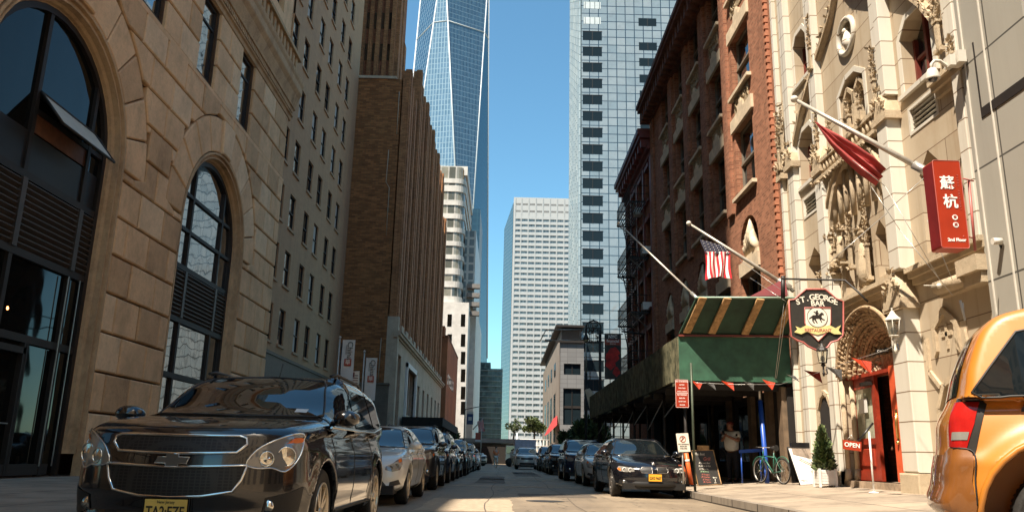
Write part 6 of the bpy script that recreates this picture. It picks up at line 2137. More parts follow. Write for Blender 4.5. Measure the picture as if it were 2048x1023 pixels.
# ---- orange-yellow taxi crossing in the right foreground, seen from its right rear
def taxi():
    root = thing('taxi', 'orange yellow taxi with red tail lamp and black number 602 under its dark side window', 'taxi', wc=False)
    side = [(2.16, .32), (2.22, .5), (2.2, .82), (2.1, .98), (1.6, 1.06), (1.15, 1.12), (.9, 1.28), (.5, 1.58), (.25, 1.68), (-.3, 1.73), (-1.3, 1.73), (-1.72, 1.69), (-1.90, 1.58), (-2.02, 1.34), (-2.08, 1.14), (-2.16, .98), (-2.18, .80), (-2.22, .60), (-2.18, .36), (-1.2, .28), (0, .26), (1.2, .28)]
    def ex(d, x, y, z):
        return d
    B = Body(side, .90, [(-2.4, 1.12), (1.0, 1.07), (2.4, .95)], .30, (1.31, -1.46), .355, ac=.16, plan=[(-2.4, .955), (-1.7, 1), (1.4, 1), (2.3, .95)], bendf=.16, bendr=.07, round_=.055, flare=.055, crease=[(.72, .012, .05)])
    B.mesh('body', .025, MT['taxiy'], root)
    sw = [[(1.0, 1.12), (.7, 1.34), (.38, 1.56), (.1, 1.60), (.1, 1.12)], [(.02, 1.12), (.02, 1.60), (-.80, 1.60), (-.80, 1.12)], [(-.92, 1.13), (-.92, 1.60), (-1.40, 1.59), (-1.66, 1.54), (-1.84, 1.30), (-1.95, 1.15), (-1.90, 1.12)]]
    car_extras(B, root, MT['taxiy'], sw, None, [(-.66, 1.14), (.66, 1.14), (.58, 1.55), (-.58, 1.55)], (1.31, -1.46), MT['rimd'], 5, wd=.25, doorx=((.98, .4, 1.08), (.05, .38, 1.1), (-.85, .45, 1.1)), handles=((.15, 1.0), (-.72, 1.0)), mir=(.95, .84, 1.18))
    for P in sw: B.line('window_seal', poly_side(P), 90, .008, MT['trim'], root, closed=True, mirror=True, off=.005)
    # tail lamp wraps round the rear corner
    for poly, off, mt, nm in (([(.72, .78), (.97, .76), (1.0, .95), (1.02, 1.12), (.74, 1.12)], .006, MT['lamp_dark'], 'tail_lamp_housing'), ([(.72, .81), (.91, .80), (.95, .95), (.96, 1.09), (.74, 1.09)], .012, MT['lamp_red'], 'tail_lamp')):
        L = B.patch(nm, poly, 130, off, mt, root, dens=.04, mirror=True)
    B.patch('reverse_lamp', [(.78, .85), (.91, .85), (.92, .90), (.79, .90)], 130, .016, MT['lamp_clear'], root, dens=.03, mirror=True)
    # bumper in darker bronze
    B.patch('bumper', [(-p[0], p[1]) for p in [(-.86, .34), (.86, .34), (.88, .76), (-.88, .76)]][::-1], 180, .012, MT['taxid'], root, dens=.06)
    B.patch('bumper_side', [(2.0, .42), (2.13, .40), (2.13, .77), (1.99, .77), (2.0, .60)], 90, .014, MT['taxid'], root, dens=.03, mirror=True, smooth_n=4)
    B.line('bumper_gap', [(1.99, .46), (1.985, .60), (1.98, .775), (2.10, .80)], 90, .005, MT['trim'], root, mirror=True, off=.014, sm=5)
    for cx in (1.31, -1.46):
        B.line('arch_lip', [(-cx + .525 * math.cos(a), .355 + .525 * math.sin(a)) for a in [math.pi * k / 16 for k in range(17)]], 90, .022, MT['taxiy'], root, mirror=True, off=.0)
    # number on the side
    h = B.hit([[-.98, 0, 1.06]], [0, -1, 0])[0]
    M_ = Matrix.Translation((-1.70, h[1] - .010, 1.035)) @ Matrix.Rotation(math.pi / 2, 4, 'X')
    text('taxi_number', '602', .15, MT['ink'], M_, root, ext=.002, bold=.004, align='LEFT', shear=.1)
    underbody(B, root)
    return root, B
t_root, t_B = taxi()
t_root.location = (5.13, 5.05, .17); t_root.rotation_euler = (0, 0, R_(-27))
# ------------------------------------------------------------------ street furniture, signs, flags
def gnd(u, v, fz):
    """where the sight line through photo pixel (u, v) meets the ground of height fz(x)"""
    d = [(u - 1024) / 1604, (v - 511.5) / 1604, 1.0]
    r = [sum(RX[i][j] * d[j] for j in range(3)) for i in range(3)]
    x = 0.0
    z = fz(4.0)
    for it in range(80):
        t = (z - .85) / r[2]; x = t * r[0]; z += (fz(x) - z) * .35
    return Vector((x, t * r[1], fz(x)))
def px(u, v, Y):
    """point seen at photo pixel (u, v) on the plane at distance Y along the street"""
    return _onY(u, v, Y)

# --- flagpoles
def flagpole(lab, tip, base, r=.035, name='flagpole'):
    A = thing(name, lab, 'flagpole', tuple(base), group='angled flagpoles')
    tip = Vector(tip); base = Vector(base)
    g = G(); g.tube([base, base.lerp(tip, .5), tip], [r, r * .85, r * .55], 10, raw=True); g.build('pole', MT['pole'], A)
    g = G(); g.ball(tip + (tip - base).normalized() * .04, r * 1.35, 8); g.build('finial', MT['offw'], A)
    g = G(); d = (tip - base).normalized(); g.tube([base - d * .05, base + d * .35], r * 1.5, 10, raw=True); g.tube([base, base + Vector((.12, 0, -.12))], .05, 6, raw=True); g.build('socket', MT['steel'], A)
    return A
f1b, f1t = px(1862, 348, 13.6), px(1592, 200, 14.6)
P1 = flagpole('long pale flagpole on the church front carrying the furled red flag', f1t, f1b, .055)
f2b, f2t = px(1578, 574, 21.3), px(1380, 448, 21.8)
P2 = flagpole('pale flagpole by the hanging bar sign carrying the small striped flag', f2t, f2b, .055)
f3b, f3t = px(1398, 600, 21.8), px(1238, 447, 24.0)
P3 = flagpole('bare thin flagpole rising from the green shed, farthest of the three', f3t, f3b, .035)
# furled red flag
def strip_flag(name, lab, cat, spine, widths, mt, folds=7, amp=.05, stripes=None):
    A = None
    g = G(); n = len(spine); m_ = 28
    vs = []
    for i, (p, (l, r)) in enumerate(zip(spine, widths)):
        for k in range(m_ + 1):
            t = k / m_
            q = Vector(p) + Vector(l).lerp(Vector(r), t)
            q.y += amp * math.sin(t * folds * 2 * math.pi + i * .6) * (i + 1) / n
            q.z += amp * .35 * math.cos(t * folds * 4 + i)
            vs.append(q)
    fs = [(i * (m_ + 1) + k, i * (m_ + 1) + k + 1, (i + 1) * (m_ + 1) + k + 1, (i + 1) * (m_ + 1) + k) for i in range(n - 1) for k in range(m_)]
    g.add(vs, fs, smooth=True, raw=True)
    o = g.build(name, mt); tag(o, lab, cat)
    md = o.modifiers.new('Thick', 'SOLIDIFY'); md.thickness = .006
    return o
MT['flagred'] = plain('faded_red_cloth', (.36, .055, .05), .85, var=.25, vs=5)
sp = [px(1634, 247, 14.3), px(1668, 280, 14.2), px(1700, 302, 14.1), px(1730, 322, 14.0), px(1756, 340, 13.9)]
wd = [((-.03, 0, .03), (.03, 0, -.03)), ((-.06, .05, -.06), (.09, -.05, .07)), ((-.07, .1, -.12), (.14, -.05, .09)), ((-.04, .1, -.20), (.17, -.05, .09)), ((.0, .1, -.24), (.14, -.05, .04))]
strip_flag('flag', 'faded red flag furled along the long flagpole on the church front', 'flag', sp, wd, MT['flagred'], folds=3, amp=.07)
# striped flag with dark canton
def stripemat():
    mt, n, b = newmat('striped_cloth'); setp(b, rough=.85)
    u = n.nodes.new('ShaderNodeUVMap')
    sx = n.nodes.new('ShaderNodeSeparateXYZ'); n.links.new(u.outputs[0], sx.inputs[0])
    m1 = n.nodes.new('ShaderNodeMath'); m1.operation = 'MULTIPLY'; m1.inputs[1].default_value = 6.5; n.links.new(sx.outputs[0], m1.inputs[0])
    m2 = n.nodes.new('ShaderNodeMath'); m2.operation = 'FRACT'; n.links.new(m1.outputs[0], m2.inputs[0])
    m3 = n.nodes.new('ShaderNodeMath'); m3.operation = 'GREATER_THAN'; m3.inputs[1].default_value = .5; n.links.new(m2.outputs[0], m3.inputs[0])
    c = mix(n, (.60, .02, .03), (.80, .76, .72), m3.outputs[0])
    n.links.new(c, b.inputs['Base Color']); return mt
MT['stripe'] = stripemat()
def hang_flag(lab, tl, tr, drop, waist, parent=None):
    A = thing('flag', lab, 'flag', tuple(tl))
    n, m_ = 12, 30
    g = G(); vs = []
    for i in range(n + 1):
        t = i / n
        for k in range(m_ + 1):
            s_ = k / m_
            q = Vector(tl).lerp(Vector(tr), s_ * (1 - waist * t * .3) + waist * t * .15)
            q.z -= drop * t * (1 - .12 * math.sin(s_ * 3)); q.y += .05 * math.sin(s_ * 16 + t * 2) * (.4 + t)
            q.x += .03 * math.sin(s_ * 9 + t * 5) * t
            vs.append(q)
    fs = [(i * (m_ + 1) + k, i * (m_ + 1) + k + 1, (i + 1) * (m_ + 1) + k + 1, (i + 1) * (m_ + 1) + k) for i in range(n) for k in range(m_)]
    g.add(vs, fs, smooth=True, raw=True); o = g.build('cloth', MT['stripe'], A)
    uv = o.data.uv_layers.new(name='UVMap')
    for lp in o.data.loops:
        vi = lp.vertex_index; uv.data[lp.index].uv = ((vi % (m_ + 1)) / m_, (vi // (m_ + 1)) / n)
    return A
F = hang_flag('small red and white striped flag with dark starred corner on the pole by the shed', px(1410, 503, 21.5), px(1460, 503, 21.4), .80, .2)
g = G(); a, b, c_, d_ = px(1400, 478, 21.75), px(1448, 492, 21.5), px(1462, 508, 21.4), px(1410, 506, 21.5)
vs = []
for i in range(7):
    for k in range(7):
        p = a.lerp(b, k / 6).lerp(d_.lerp(c_, k / 6), i / 6); p.y += .03 * math.sin(k * 2 + i); vs.append(p)
g.add(vs, [(i * 7 + k, i * 7 + k + 1, (i + 1) * 7 + k + 1, (i + 1) * 7 + k) for i in range(6) for k in range(6)], smooth=True, raw=True)
g.build('canton', plain('navy_cloth', (.015, .015, .03), .9), F)
g = G()
for i in range(5):
    for k in range(6):
        p = a.lerp(b, (k + .5) / 6).lerp(d_.lerp(c_, (k + .5) / 6), (i + .5) / 5)
        g.prism([(p.x + .012 * math.cos(t), p.z + .012 * math.sin(t)) for t in [2 * math.pi * q / 5 for q in range(5)]], -(p.y - .05), -(p.y - .055)) if False else g.ball((p.x, p.y - .045, p.z), .012, 3)
g.build('star', MT['white'], F)
# red folded banner behind the striped pole
P = [px(1500, 592, 21.4), px(1570, 556, 21.2), px(1576, 590, 21.1), px(1545, 606, 21.3)]
g = G(); g.add([tuple(p) for p in P] + [(p.x, p.y + .05, p.z) for p in P], [(0, 1, 2, 3), (4, 5, 6, 7), (0, 1, 5, 4), (2, 3, 7, 6)], raw=True)
tag(g.build('folded_banner', MT['signredd']), 'dark red folded banner slung above the shed beside the bar sign', 'banner')

# --- hanging bar sign
Ys = 17.5
def sp_(u, v): p = px(u, v, Ys); return (p.x, p.z)
A = thing('bar_sign', 'shield-shaped hanging bar and restaurant sign with a horse rider', 'sign', (px(1632, 700, Ys).x, Ys, px(1632, 700, Ys).z))
OUT = [(1578, 600), (1590, 598), (1600, 588), (1612, 578), (1650, 578), (1662, 588), (1672, 597), (1686, 602), (1687, 650), (1686, 670), (1676, 680), (1662, 684), (1655, 694), (1636, 701), (1616, 692), (1606, 684), (1594, 680), (1582, 672), (1580, 640)]
poly = [sp_(*p) for p in OUT][::-1]
MT['signblk'] = plain('sign_charcoal', (.035, .032, .028), .4, var=.2, vs=6)
MT['signpink'] = plain('sign_rose_border', (.46, .13, .11), .45, var=.1)
MT['signcream'] = plain('sign_cream', (.80, .74, .62), .5, var=.06)
MT['ribbon'] = plain('sign_ribbon_yellow', (.72, .62, .26), .5, var=.15, vs=10)
g = G(TS(Ys)); g.prism(poly, -.06, .0, back=True); g.build('board', MT['signblk'], A)
g = G(TS(Ys)); g.tube([(p[0], p[1], .0) for p in poly], .022, 6, closed=True); g.build('border', MT['signpink'], A)
cx_, _ = sp_(1633, 600)
def arc_text(s, u0, u1, v, rise, size, mt, parent, bold=.004):
    n = len(s)
    for i, ch in enumerate(s):
        if ch == ' ': continue
        t = (i + .5) / n; u = u0 + (u1 - u0) * t
        vv = v - rise * (1 - (2 * t - 1) ** 2)
        x, z = sp_(u, vv)
        ang = -(2 * t - 1) * rise * 4 / (u1 - u0) * .5
        text('lettering', ch, size, mt, south(x, Ys - .006, z) @ Matrix.Rotation(ang * 1.0, 4, 'Z'), parent, ext=.004, bold=bold)
arc_text('ST.GEORGE', 1591, 1676, 606, 12, .185, MT['signcream'], A)
x, z = sp_(1635, 607); text('lettering', 'BAR', .165, MT['signcream'], south(x, Ys - .006, z), A, ext=.004, bold=.004)
# little shield with rider
sh = [sp_(*p) for p in [(1609, 615), (1661, 615), (1661, 645), (1656, 662), (1636, 682), (1616, 662), (1609, 645)]][::-1]
g = G(TS(Ys)); g.prism(sh, .0, .012); shd = g.build('shield', MT['signcream'], A)
g = G(TS(Ys)); g.tube([(p[0], p[1], .014) for p in sh], .013, 5, closed=True); g.build('shield_border', MT['signpink'], shd)
cx, cz = sp_(1634, 634); rr = abs(sp_(1654, 634)[0] - cx)
g = G(TS(Ys)); g.prism([(cx + rr * math.cos(t), cz + rr * math.sin(t)) for t in [2 * math.pi * k / 28 for k in range(28)]], .012, .02); g.build('disc', MT['signcream'], A)
g = G(TS(Ys)); g.tube([(cx + rr * math.cos(t), cz + rr * math.sin(t), .02) for t in [2 * math.pi * k / 28 for k in range(28)]], .006, 4, closed=True)
g.build('disc_rim', MT['signblk'], A)
Hs = [(-.95, -.05), (-.72, .10), (-.5, .28), (-.1, .30), (.18, .32), (.38, .52), (.50, .62), (.66, .56), (.80, .40), (.72, .32), (.55, .36), (.46, .10), (.62, -.12), (.86, -.22), (.80, -.30), (.55, -.22), (.36, -.10), (-.1, -.12), (-.38, -.08), (-.50, -.40), (-.34, -.62), (-.46, -.66), (-.64, -.38), (-.62, -.02), (-.80, -.08), (-.98, -.20)]
Rd = [(-.16, .28), (-.20, .52), (-.42, .66), (-.36, .74), (-.14, .64), (-.08, .82), (.05, .88), (.12, .78), (.06, .66), (.22, .50), (.18, .44), (.06, .48), (.10, .28)]
g = G(TS(Ys))
for Pp in (Hs, Rd, [(-.5, -.1), (-.2, -.12), (-.16, -.35), (-.02, -.62), (-.12, -.66), (-.28, -.40)], [(.2, -.1), (.44, -.08), (.42, -.3), (.52, -.52), (.42, -.54), (.3, -.3)]):
    g.prism([(cx + p[0] * rr * .85, cz + (p[1] - .05) * rr * .85) for p in Pp], .02, .026)
g.build('rider_emblem', MT['ink'], A)
rb = [sp_(*p) for p in [(1590, 652), (1600, 656), (1612, 650), (1634, 656), (1658, 650), (1670, 656), (1681, 650), (1676, 660), (1683, 668), (1668, 668), (1658, 663), (1634, 669), (1612, 663), (1602, 668), (1588, 664), (1594, 658)]][::-1]
g = G(TS(Ys)); g.prism(rb, .014, .03); rbo = g.build('ribbon', MT['ribbon'], A)
x, z = sp_(1635, 660.5); text('ribbon_lettering', 'RESTAURANT', .098, MT['signpink'], south(x, Ys - .032, z), rbo, ext=.002, bold=.002, sx=.98)
x, z = sp_(1643, 690); text('lettering', '1772', .07, plain('dim_lettering', (.30, .20, .14), .5, var=0), south(x, Ys - .003, z), A, ext=.002)
# its bracket
g = G(); a1, a2, a3, a4 = px(1563, 557, 18.0), px(1690, 560, 17.4), px(1716, 583, 17.0), px(1736, 603, 16.9)
g.tube([a1, a2, a3, a4], .022, 8, raw=True)
for u in (1600, 1665): q = px(u, 558, 17.6); q2 = px(u, 579, Ys); g.tube([q, q2], .008, 4, raw=True)
g.tube([px(1566, 552, 18.2), px(1566, 596, 18.2)], .05, 8, raw=True); g.build('bracket', MT['iron'], A)
g = G()
for a, b in (((1574, 606), (1553, 756)), ((1568, 606), (1550, 757)), ((1577, 590), (1480, 520)), ((1573, 603), (1500, 555))): g.tube([px(*a, 18.3), px(*b, 19.5)], .006, 4, raw=True)
g.build('stay_wire', MT['steel'], A)
g = G()
for a, b in (((1705, 320), (1770, 372)), ((1770, 372), (1880, 560)), ((1635, 545), (1775, 425)), ((1742, 372), (1800, 460)), ((1800, 460), (1905, 590)), ((1855, 440), (1905, 560)), ((1776, 420), (1860, 345))): g.tube([px(*a, 13.2), px(*b, 13.0)], .006, 4, raw=True)
tag(g.build('rigging_wires', MT['steel']), 'thin wires strung across the church front from the long flagpole', 'wire')

# --- red vertical restaurant sign
Yc = 11.6
def cp(u, v, Y=Yc): return px(u, v, Y)
A = thing('restaurant_sign', 'tall red box sign with white Chinese characters mounted on the church front', 'sign', tuple(cp(1900, 498)))
TLp, TRp, BRp, BLp = cp(1868, 320), cp(1922, 322), cp(1936, 497), cp(1880, 494)
xm = (TLp.x + BLp.x) / 2; x1_ = (TRp.x + BRp.x) / 2; zt_ = (TLp.z + TRp.z) / 2; zb_2 = (BLp.z + BRp.z) / 2
g = G(TS(Yc)); 
def rrect(x0, x1, z0, z1, r, n=5):
    P = []
    for (cx, cz, a0) in ((x1 - r, z0 + r, -90), (x1 - r, z1 - r, 0), (x0 + r, z1 - r, 90), (x0 + r, z0 + r, 180)):
        for k in range(n): a = R_(a0 + 90 * k / (n - 1)); P.append((cx + r * math.cos(a), cz + r * math.sin(a)))
    return P
g.prism(rrect(xm, x1_, zb_2, zt_, .03), -.30, .0, .008, back=True); g.build('box', MT['signred'], A)
g = G(TS(Yc)); g.box(xm - .004, xm - .001, zb_2 + .03, zt_ - .03, -.29, -.02); g.build('side_panel', MT['signredd'], A)
g = G(TS(Yc)); g.tube([(p[0], p[1], .0) for p in rrect(xm, x1_, zb_2, zt_, .03)], .006, 4, closed=True); g.build('edge', MT['signpink'], A)
MT['signwhite'] = plain('sign_white', (.88, .85, .80), .4, var=.03)
w_ = x1_ - xm; H_ = zt_ - zb_2
xc = xm + w_ * .50
text('lettering', '\u8607', .23, MT['signwhite'], south(xc - .02, Yc - .004, zt_ - H_ * .27), A, ext=.003, bold=.004)
text('lettering', '\u676d', .23, MT['signwhite'], south(xc - .0, Yc - .004, zt_ - H_ * .485), A, ext=.003, bold=.004)
for k, ch in enumerate(('\u9910', '\u5ef3')):
    zc_ = zt_ - H_ * (.655 + .085 * k)
    g = G(TS(Yc)); g.prism([(xc + .04 + .042 * math.cos(t), zc_ + .042 * math.sin(t)) for t in [2 * math.pi * q / 20 for q in range(20)]], .0, .005); dsc = g.build('roundel', MT['signwhite'], A)
    text('roundel_character', ch, .055, MT['signred'], south(xc + .04, Yc - .007, zc_), dsc, ext=.001)
text('lettering', '2nd Floor', .07, MT['signwhite'], south(xc + .03, Yc - .004, zb_2 + H_ * .09), A, ext=.002, bold=.0025)
for i, ch in enumerate('TIPSY SHANGHAI'):
    if ch != ' ': text('lettering', ch, .042, MT['signpink'], south(xm + w_ * .84, Yc - .004, zt_ - H_ * (.17 + .030 * i)) @ Matrix.Rotation(-math.pi / 2, 4, 'Z'), A, ext=.001)
g = G()
for v in (357, 472): a = cp(1926, v); g.tube([a, (a.x + .25, a.y + .15, a.z + .02)], .012, 6, raw=True)
a = cp(1945, 357); b = cp(1958, 498); g.tube([(a.x, a.y + .1, a.z), (b.x, b.y + .1, b.z)], .02, 6, raw=True)
g.build('bracket', MT['signpink'], A)

# --- cameras and lamps on the church
A = thing('security_camera', 'white dome security camera on a gooseneck arm, high on the church corner', 'security camera', tuple(px(1865, 160, 12.6)))
c0 = px(1865, 150, 12.6)
g = G(); g.lathe([(.03, .13), (.07, .11), (.10, .03), (.115, -.06), (.115, -.085), (.105, -.09), (.085, -.03), (.001, -.02)], c=tuple(c0), n=20); g.build('hood', MT['offw'], A)
g = G(); g.ball((c0.x, c0.y, c0.z - .055), .08, 10); g.build('dome', MT['carglass'], A)
g = G(); g.tube([c0 + Vector((0, 0, .1)), c0 + Vector((-.0, 0, .20)), c0 + Vector((.06, 0, .27)), c0 + Vector((.16, 0, .27)), c0 + Vector((.26, .02, .2)), c0 + Vector((.34, .05, .14))], .028, 8, raw=True); g.build('arm', MT['offw'], A)
q = px(1905, 122, 12.6); g = rawbox(q.x - .10, q.x + .0, 12.5, 12.7, q.z - .12, q.z + .08); rawbox(q.x + .02, q.x + .16, 12.45, 12.7, q.z - .08, q.z + .14, g); g.build('junction_box', MT['offw'], A)
A = thing('security_camera', 'small white box camera low beside the grey panelled wall', 'security camera', tuple(px(1985, 482, 12.2)))
q = px(1985, 482, 12.2); g = G(); g.tube([q, q + Vector((.14, 0, .0))], .055, 12, raw=True); g.build('body', MT['offw'], A)
g = G(); g.tube([q + Vector((.1, 0, 0)), q + Vector((.2, .1, -.12))], .018, 6, raw=True); g.build('bracket', MT['iron'], A)

def wall_lantern(u, v, Y, lab, sc=1.0):
    c0 = px(u, v, Y)   # centre of the glass
    A = thing('wall_lantern', lab, 'lantern', tuple(c0), group='lanterns on the church')
    s_ = sc
    g = G()
    g.lathe([(.001, .34), (.018, .33), (.012, .29), (.035, .27), (.05, .235), (.075, .20), (.115, .16), (.13, .13), (.128, .12), (.001, .12)], c=tuple(c0), n=8, smooth=False)
    g.lathe([(.001, -.15), (.085, -.145), (.085, -.13), (.001, -.12)], c=tuple(c0), n=8)
    for k in range(6):
        a = 2 * math.pi * k / 6; g.tube([c0 + Vector((.118 * math.cos(a), .118 * math.sin(a), .12)), c0 + Vector((.083 * math.cos(a), .083 * math.sin(a), -.135))], .006, 4, raw=True)
    g.lathe([(.03, -.15), (.05, -.19), (.018, -.23), (.018, -.34), (.03, -.36), (.02, -.42), (.001, -.43)], c=tuple(c0), n=10)
    g.build('frame', MT['offw'] if sc > .9 else MT['iron'], A)
    g = G(); g.tube([c0 + Vector((.0, 0, -.34)), c0 + Vector((.08, .08, -.38)), c0 + Vector((.16, .2, -.34)), c0 + Vector((.18, .28, -.22))], .014, 6, raw=True); g.build('bracket', MT['steel'], A)
    g = G(); g.lathe([(.112, .115), (.078, -.13)], c=tuple(c0), n=6, smooth=False)
    mt, n, b = newmat('lantern_glass'); setp(b, base=(.75, .72, .6, 1), rough=.05, trans=.9, ior=1.1); g.build('glass', mt, A)
    g = G(); g.ball((c0.x, c0.y, c0.z - .05), .045, 8, sz=1.5); g.build('bulb', MT['signwhite'], A)
wall_lantern(1787, 655, 13.2, 'pale six-sided lantern on a bracket by the carved portal')
wall_lantern(1645, 712, 17.2, 'smaller dark lantern half hidden under the hanging bar sign', .8)
A = thing('security_lamp', 'round white spotlight on a bracket under the church ledge', 'spotlight', tuple(px(1878, 571, 12.8)))
q = px(1878, 571, 12.8); g = G(); g.ball(q, .045, 8); g.tube([q + Vector((-.25, 0, 0)), q + Vector((-.03, 0, 0))], .008, 4, raw=True); g.build('lamp', MT['offw'], A)
g = G(); g.tube([px(1925, 605, 12.6), px(1930, 640, 12.6), px(1920, 600, 12.6)], .02, 5, raw=True); g.build('hook', MT['offw'], A)

# --- bunting
A = thing('bunting', 'string of red and dark pennants from the shed to the church portal', 'bunting', tuple(px(1380, 765, 21.5)))
line = [px(1375, 762, 21.7), px(1400, 765, 21.6), px(1470, 768, 21.4), px(1560, 768, 21.0), px(1625, 748, 18.0), px(1700, 722, 15.2), px(1770, 700, 13.6), px(1795, 688, 13.4)]
g = G(); g.tube(line, .006, 4, raw=True); g.build('string', MT['steel'], A)
random.seed(21)
for u, v, Y, sz, red in ((1394, 762, 21.6, .26, 1), (1418, 764, 21.5, .24, 0), (1455, 763, 21.4, .28, 1), (1497, 763, 21.3, .26, 0), (1538, 760, 21.2, .30, 1), (1582, 750, 19.5, .20, 0), (1624, 742, 18, .32, 1), (1668, 735, 16.5, .30, 0), (1724, 718, 14.6, .32, 1)):
    p = px(u, v, Y); t = random.uniform(-.12, .12)
    g = G(); a = p + Vector((-sz * .6, 0, .03)); b = p + Vector((sz * .6, .05, -.03 + t * .3)); c_ = p + Vector((t + .12, -.06, -sz * .85)); m1 = (a + b) / 2 + Vector((0, .05, 0))
    g.add([a, m1, b, c_], [(0, 1, 3), (1, 2, 3)], raw=True)
    o = g.build('pennant', MT['signred'] if red else MT['signblk'], A, recalc=False)
    g = G(); q = (a + b + c_) / 3 + Vector((0, -.045, 0)); g.prism([(q.x - .07, q.z + .02), (q.x + .07, q.z + .03), (q.x + .03, q.z - .04), (q.x - .02, q.z - .03)], -(q.y), -(q.y - .004)); 
    g.build('print', MT['signcream'] if not red else MT['maroon'], o)

# --- red no-standing sign, posts
Yp = 20.4
A = thing('parking_sign', 'red and white no standing sign high on a green post by the shed', 'sign', (px(1381, 970, Yp).x, Yp, zr(4.8)))
a = px(1382, 725, Yp); 
g = G(); g.tube([(a.x, Yp, zr(4.8)), (a.x, Yp, a.z)], .032, 6, raw=True); g.build('post', plain('green_post', (.06, .075, .05), .5, metal=.4, var=.3), A)
tl, br = px(1350, 758, Yp), px(1378, 815, Yp)
z0, z1 = br.z, tl.z; x0_, x1s = tl.x, br.x
g = G(TS(Yp)); g.prism(rrect(x0_, x1s, z0, z1, .02), -.004, .004, back=True); g.build('plate', MT['signred'], A)
g = G(TS(Yp)); g.tube([(p[0], p[1], .004) for p in rrect(x0_ + .01, x1s - .01, z0 + .01, z1 - .01, .015)], .004, 4, closed=True); g.box(x0_ + .02, x1s - .02, z0 + .36, z0 + .37, .004, .006); g.build('border', MT['signwhite'], A)
for k, (s_, sz) in enumerate((('NO STANDING', .05), ('ANYTIME', .035), ('TAXI STAND', .035), ('HOTEL LOADING', .035), ('NO PARKING', .045), ('8AM-6PM', .04), ('EXCEPT SUN', .035), ('FIRE ZONE', .03))):
    text('lettering', s_, sz * 1.05, MT['signwhite'], south((x0_ + x1s) / 2, Yp - .006, z1 - .05 - k * .083), A, ext=.001, sx=.85, bold=.001)
Yq = 19.4
A = thing('parking_sign', 'small white no parking sign on a leaning board above the orange tube', 'sign', (px(1367, 905, Yq).x, Yq, zr(4.7)))
c_ = [px(1352, 866, Yq), px(1376, 865, Yq), px(1381, 902, Yq), px(1357, 903, Yq)]
g = G(TS(Yq)); g.prism([(p.x, p.z) for p in c_][::-1], -.02, .0, back=True); g.build('plate', MT['signcream'], A)
cc = (c_[0] + c_[1] + c_[2] + c_[3]) / 4
g = G(TS(Yq)); g.tube([(cc.x - .01 + .07 * math.cos(t), cc.z + .08 + .07 * math.sin(t), .003) for t in [2 * math.pi * k / 20 for k in range(20)]], .007, 4, closed=True); g.tube([(cc.x - .06, cc.z + .03, .003), (cc.x + .04, cc.z + .13, .003)], .007, 4); g.build('prohibition_ring', MT['signred'], A)
text('lettering', 'P', .11, MT['ink'], south(cc.x - .01, Yq - .003, cc.z + .08), A, ext=.001)
for k, s_ in enumerate(('NO PARKING', 'MON-FRI', '7AM-7PM')): text('lettering', s_, .042, MT['ink'], south(cc.x + .005, Yq - .003, cc.z - .04 - k * .05), A, ext=.001, bold=.001)
g = G(); b0, b1 = px(1366, 905, Yq), px(1363, 800, Yq + .1); g.tube([(b0.x, Yq + .05, zr(4.7)), (b0.x, Yq + .05, b0.z + .3)], .02, 6, raw=True); g.build('post', MT['steel'], A)
# orange tube
b0, b1 = px(1383, 970, 20.0), px(1372, 905, 20.0)
A = thing('traffic_tube', 'orange plastic post leaning beside the chalkboard', 'bollard', (b0.x, 20.0, b0.z))
g = G(); g.tube([(b0.x, 20, b0.z), (b1.x, 20, b1.z)], .055, 12, raw=True); g.build('tube', MT['orangep'], A)
g = G(); g.lathe([(.001, 0), (.10, 0), (.09, .03), (.06, .04)], c=(b0.x, 20, b0.z - .02), n=14); g.build('base', MT['black'], A)
g = G(); m2 = Vector((b0.x, 20, b0.z)).lerp(Vector((b1.x, 20, b1.z)), .72); m3 = Vector((b0.x, 20, b0.z)).lerp(Vector((b1.x, 20, b1.z)), .80); g.tube([m2, m3], .057, 12, raw=True); g.build('band', MT['signcream'], A)

# --- sandwich boards
def aboard(lab, Y, corners, mt, fmt):
    A = thing('sandwich_board', lab, 'signboard', tuple(px(*corners[3], Y)))
    P = [px(u, v, Y) for u, v in corners]
    H_ = P[0].z - P[3].z
    def fr(dy): return [(p.x, p.y + (.22 if i < 2 else 0) + dy, p.z) for i, p in enumerate(P)]
    g = G(); a = fr(0); b = fr(.03); g.add(a + b, [(0, 1, 2, 3), (4, 5, 6, 7), (0, 1, 5, 4), (1, 2, 6, 5), (2, 3, 7, 6), (3, 0, 4, 7)], raw=True); pn = g.build('panel', mt, A)
    g = G(); g.tube(fr(-.006), .018, 4, closed=True, raw=True); g.build('frame', fmt, A)
    bk = [(P[0].x, P[0].y + .26, P[0].z), (P[1].x, P[1].y + .26, P[1].z), (P[2].x, P[2].y + .55, P[2].z + .03), (P[3].x, P[3].y + .55, P[3].z + .03)]
    g = G(); g.add(bk + [(p[0], p[1] + .02, p[2]) for p in bk], [(0, 1, 2, 3), (4, 5, 6, 7), (0, 1, 5, 4), (1, 2, 6, 5), (2, 3, 7, 6), (3, 0, 4, 7)], raw=True); g.build('rear_panel', MT['black'], A)
    tilt = math.atan2(.22, H_)
    def place_(u, v):    # point on the tilted face
        q = px(u, v, Y); t = (q.z - P[3].z) / H_; return Matrix.Translation((q.x, Y + .22 * t - .008, q.z)) @ Matrix.Rotation(math.pi / 2 - tilt, 4, 'X')
    return A, place_
A, PL = aboard('dark chalkboard with handwritten white and red menu, left of the bicycle', gnd(1396, 971, zr).y, [(1386, 900), (1430, 899), (1443, 967), (1396, 971)], MT['signblk'], MT['wood'])
chalk = plain('chalk_white', (.72, .68, .58), .9, var=0); chred = plain('chalk_red', (.55, .16, .12), .9, var=0); chgr = plain('chalk_green', (.35, .5, .3), .9, var=0)
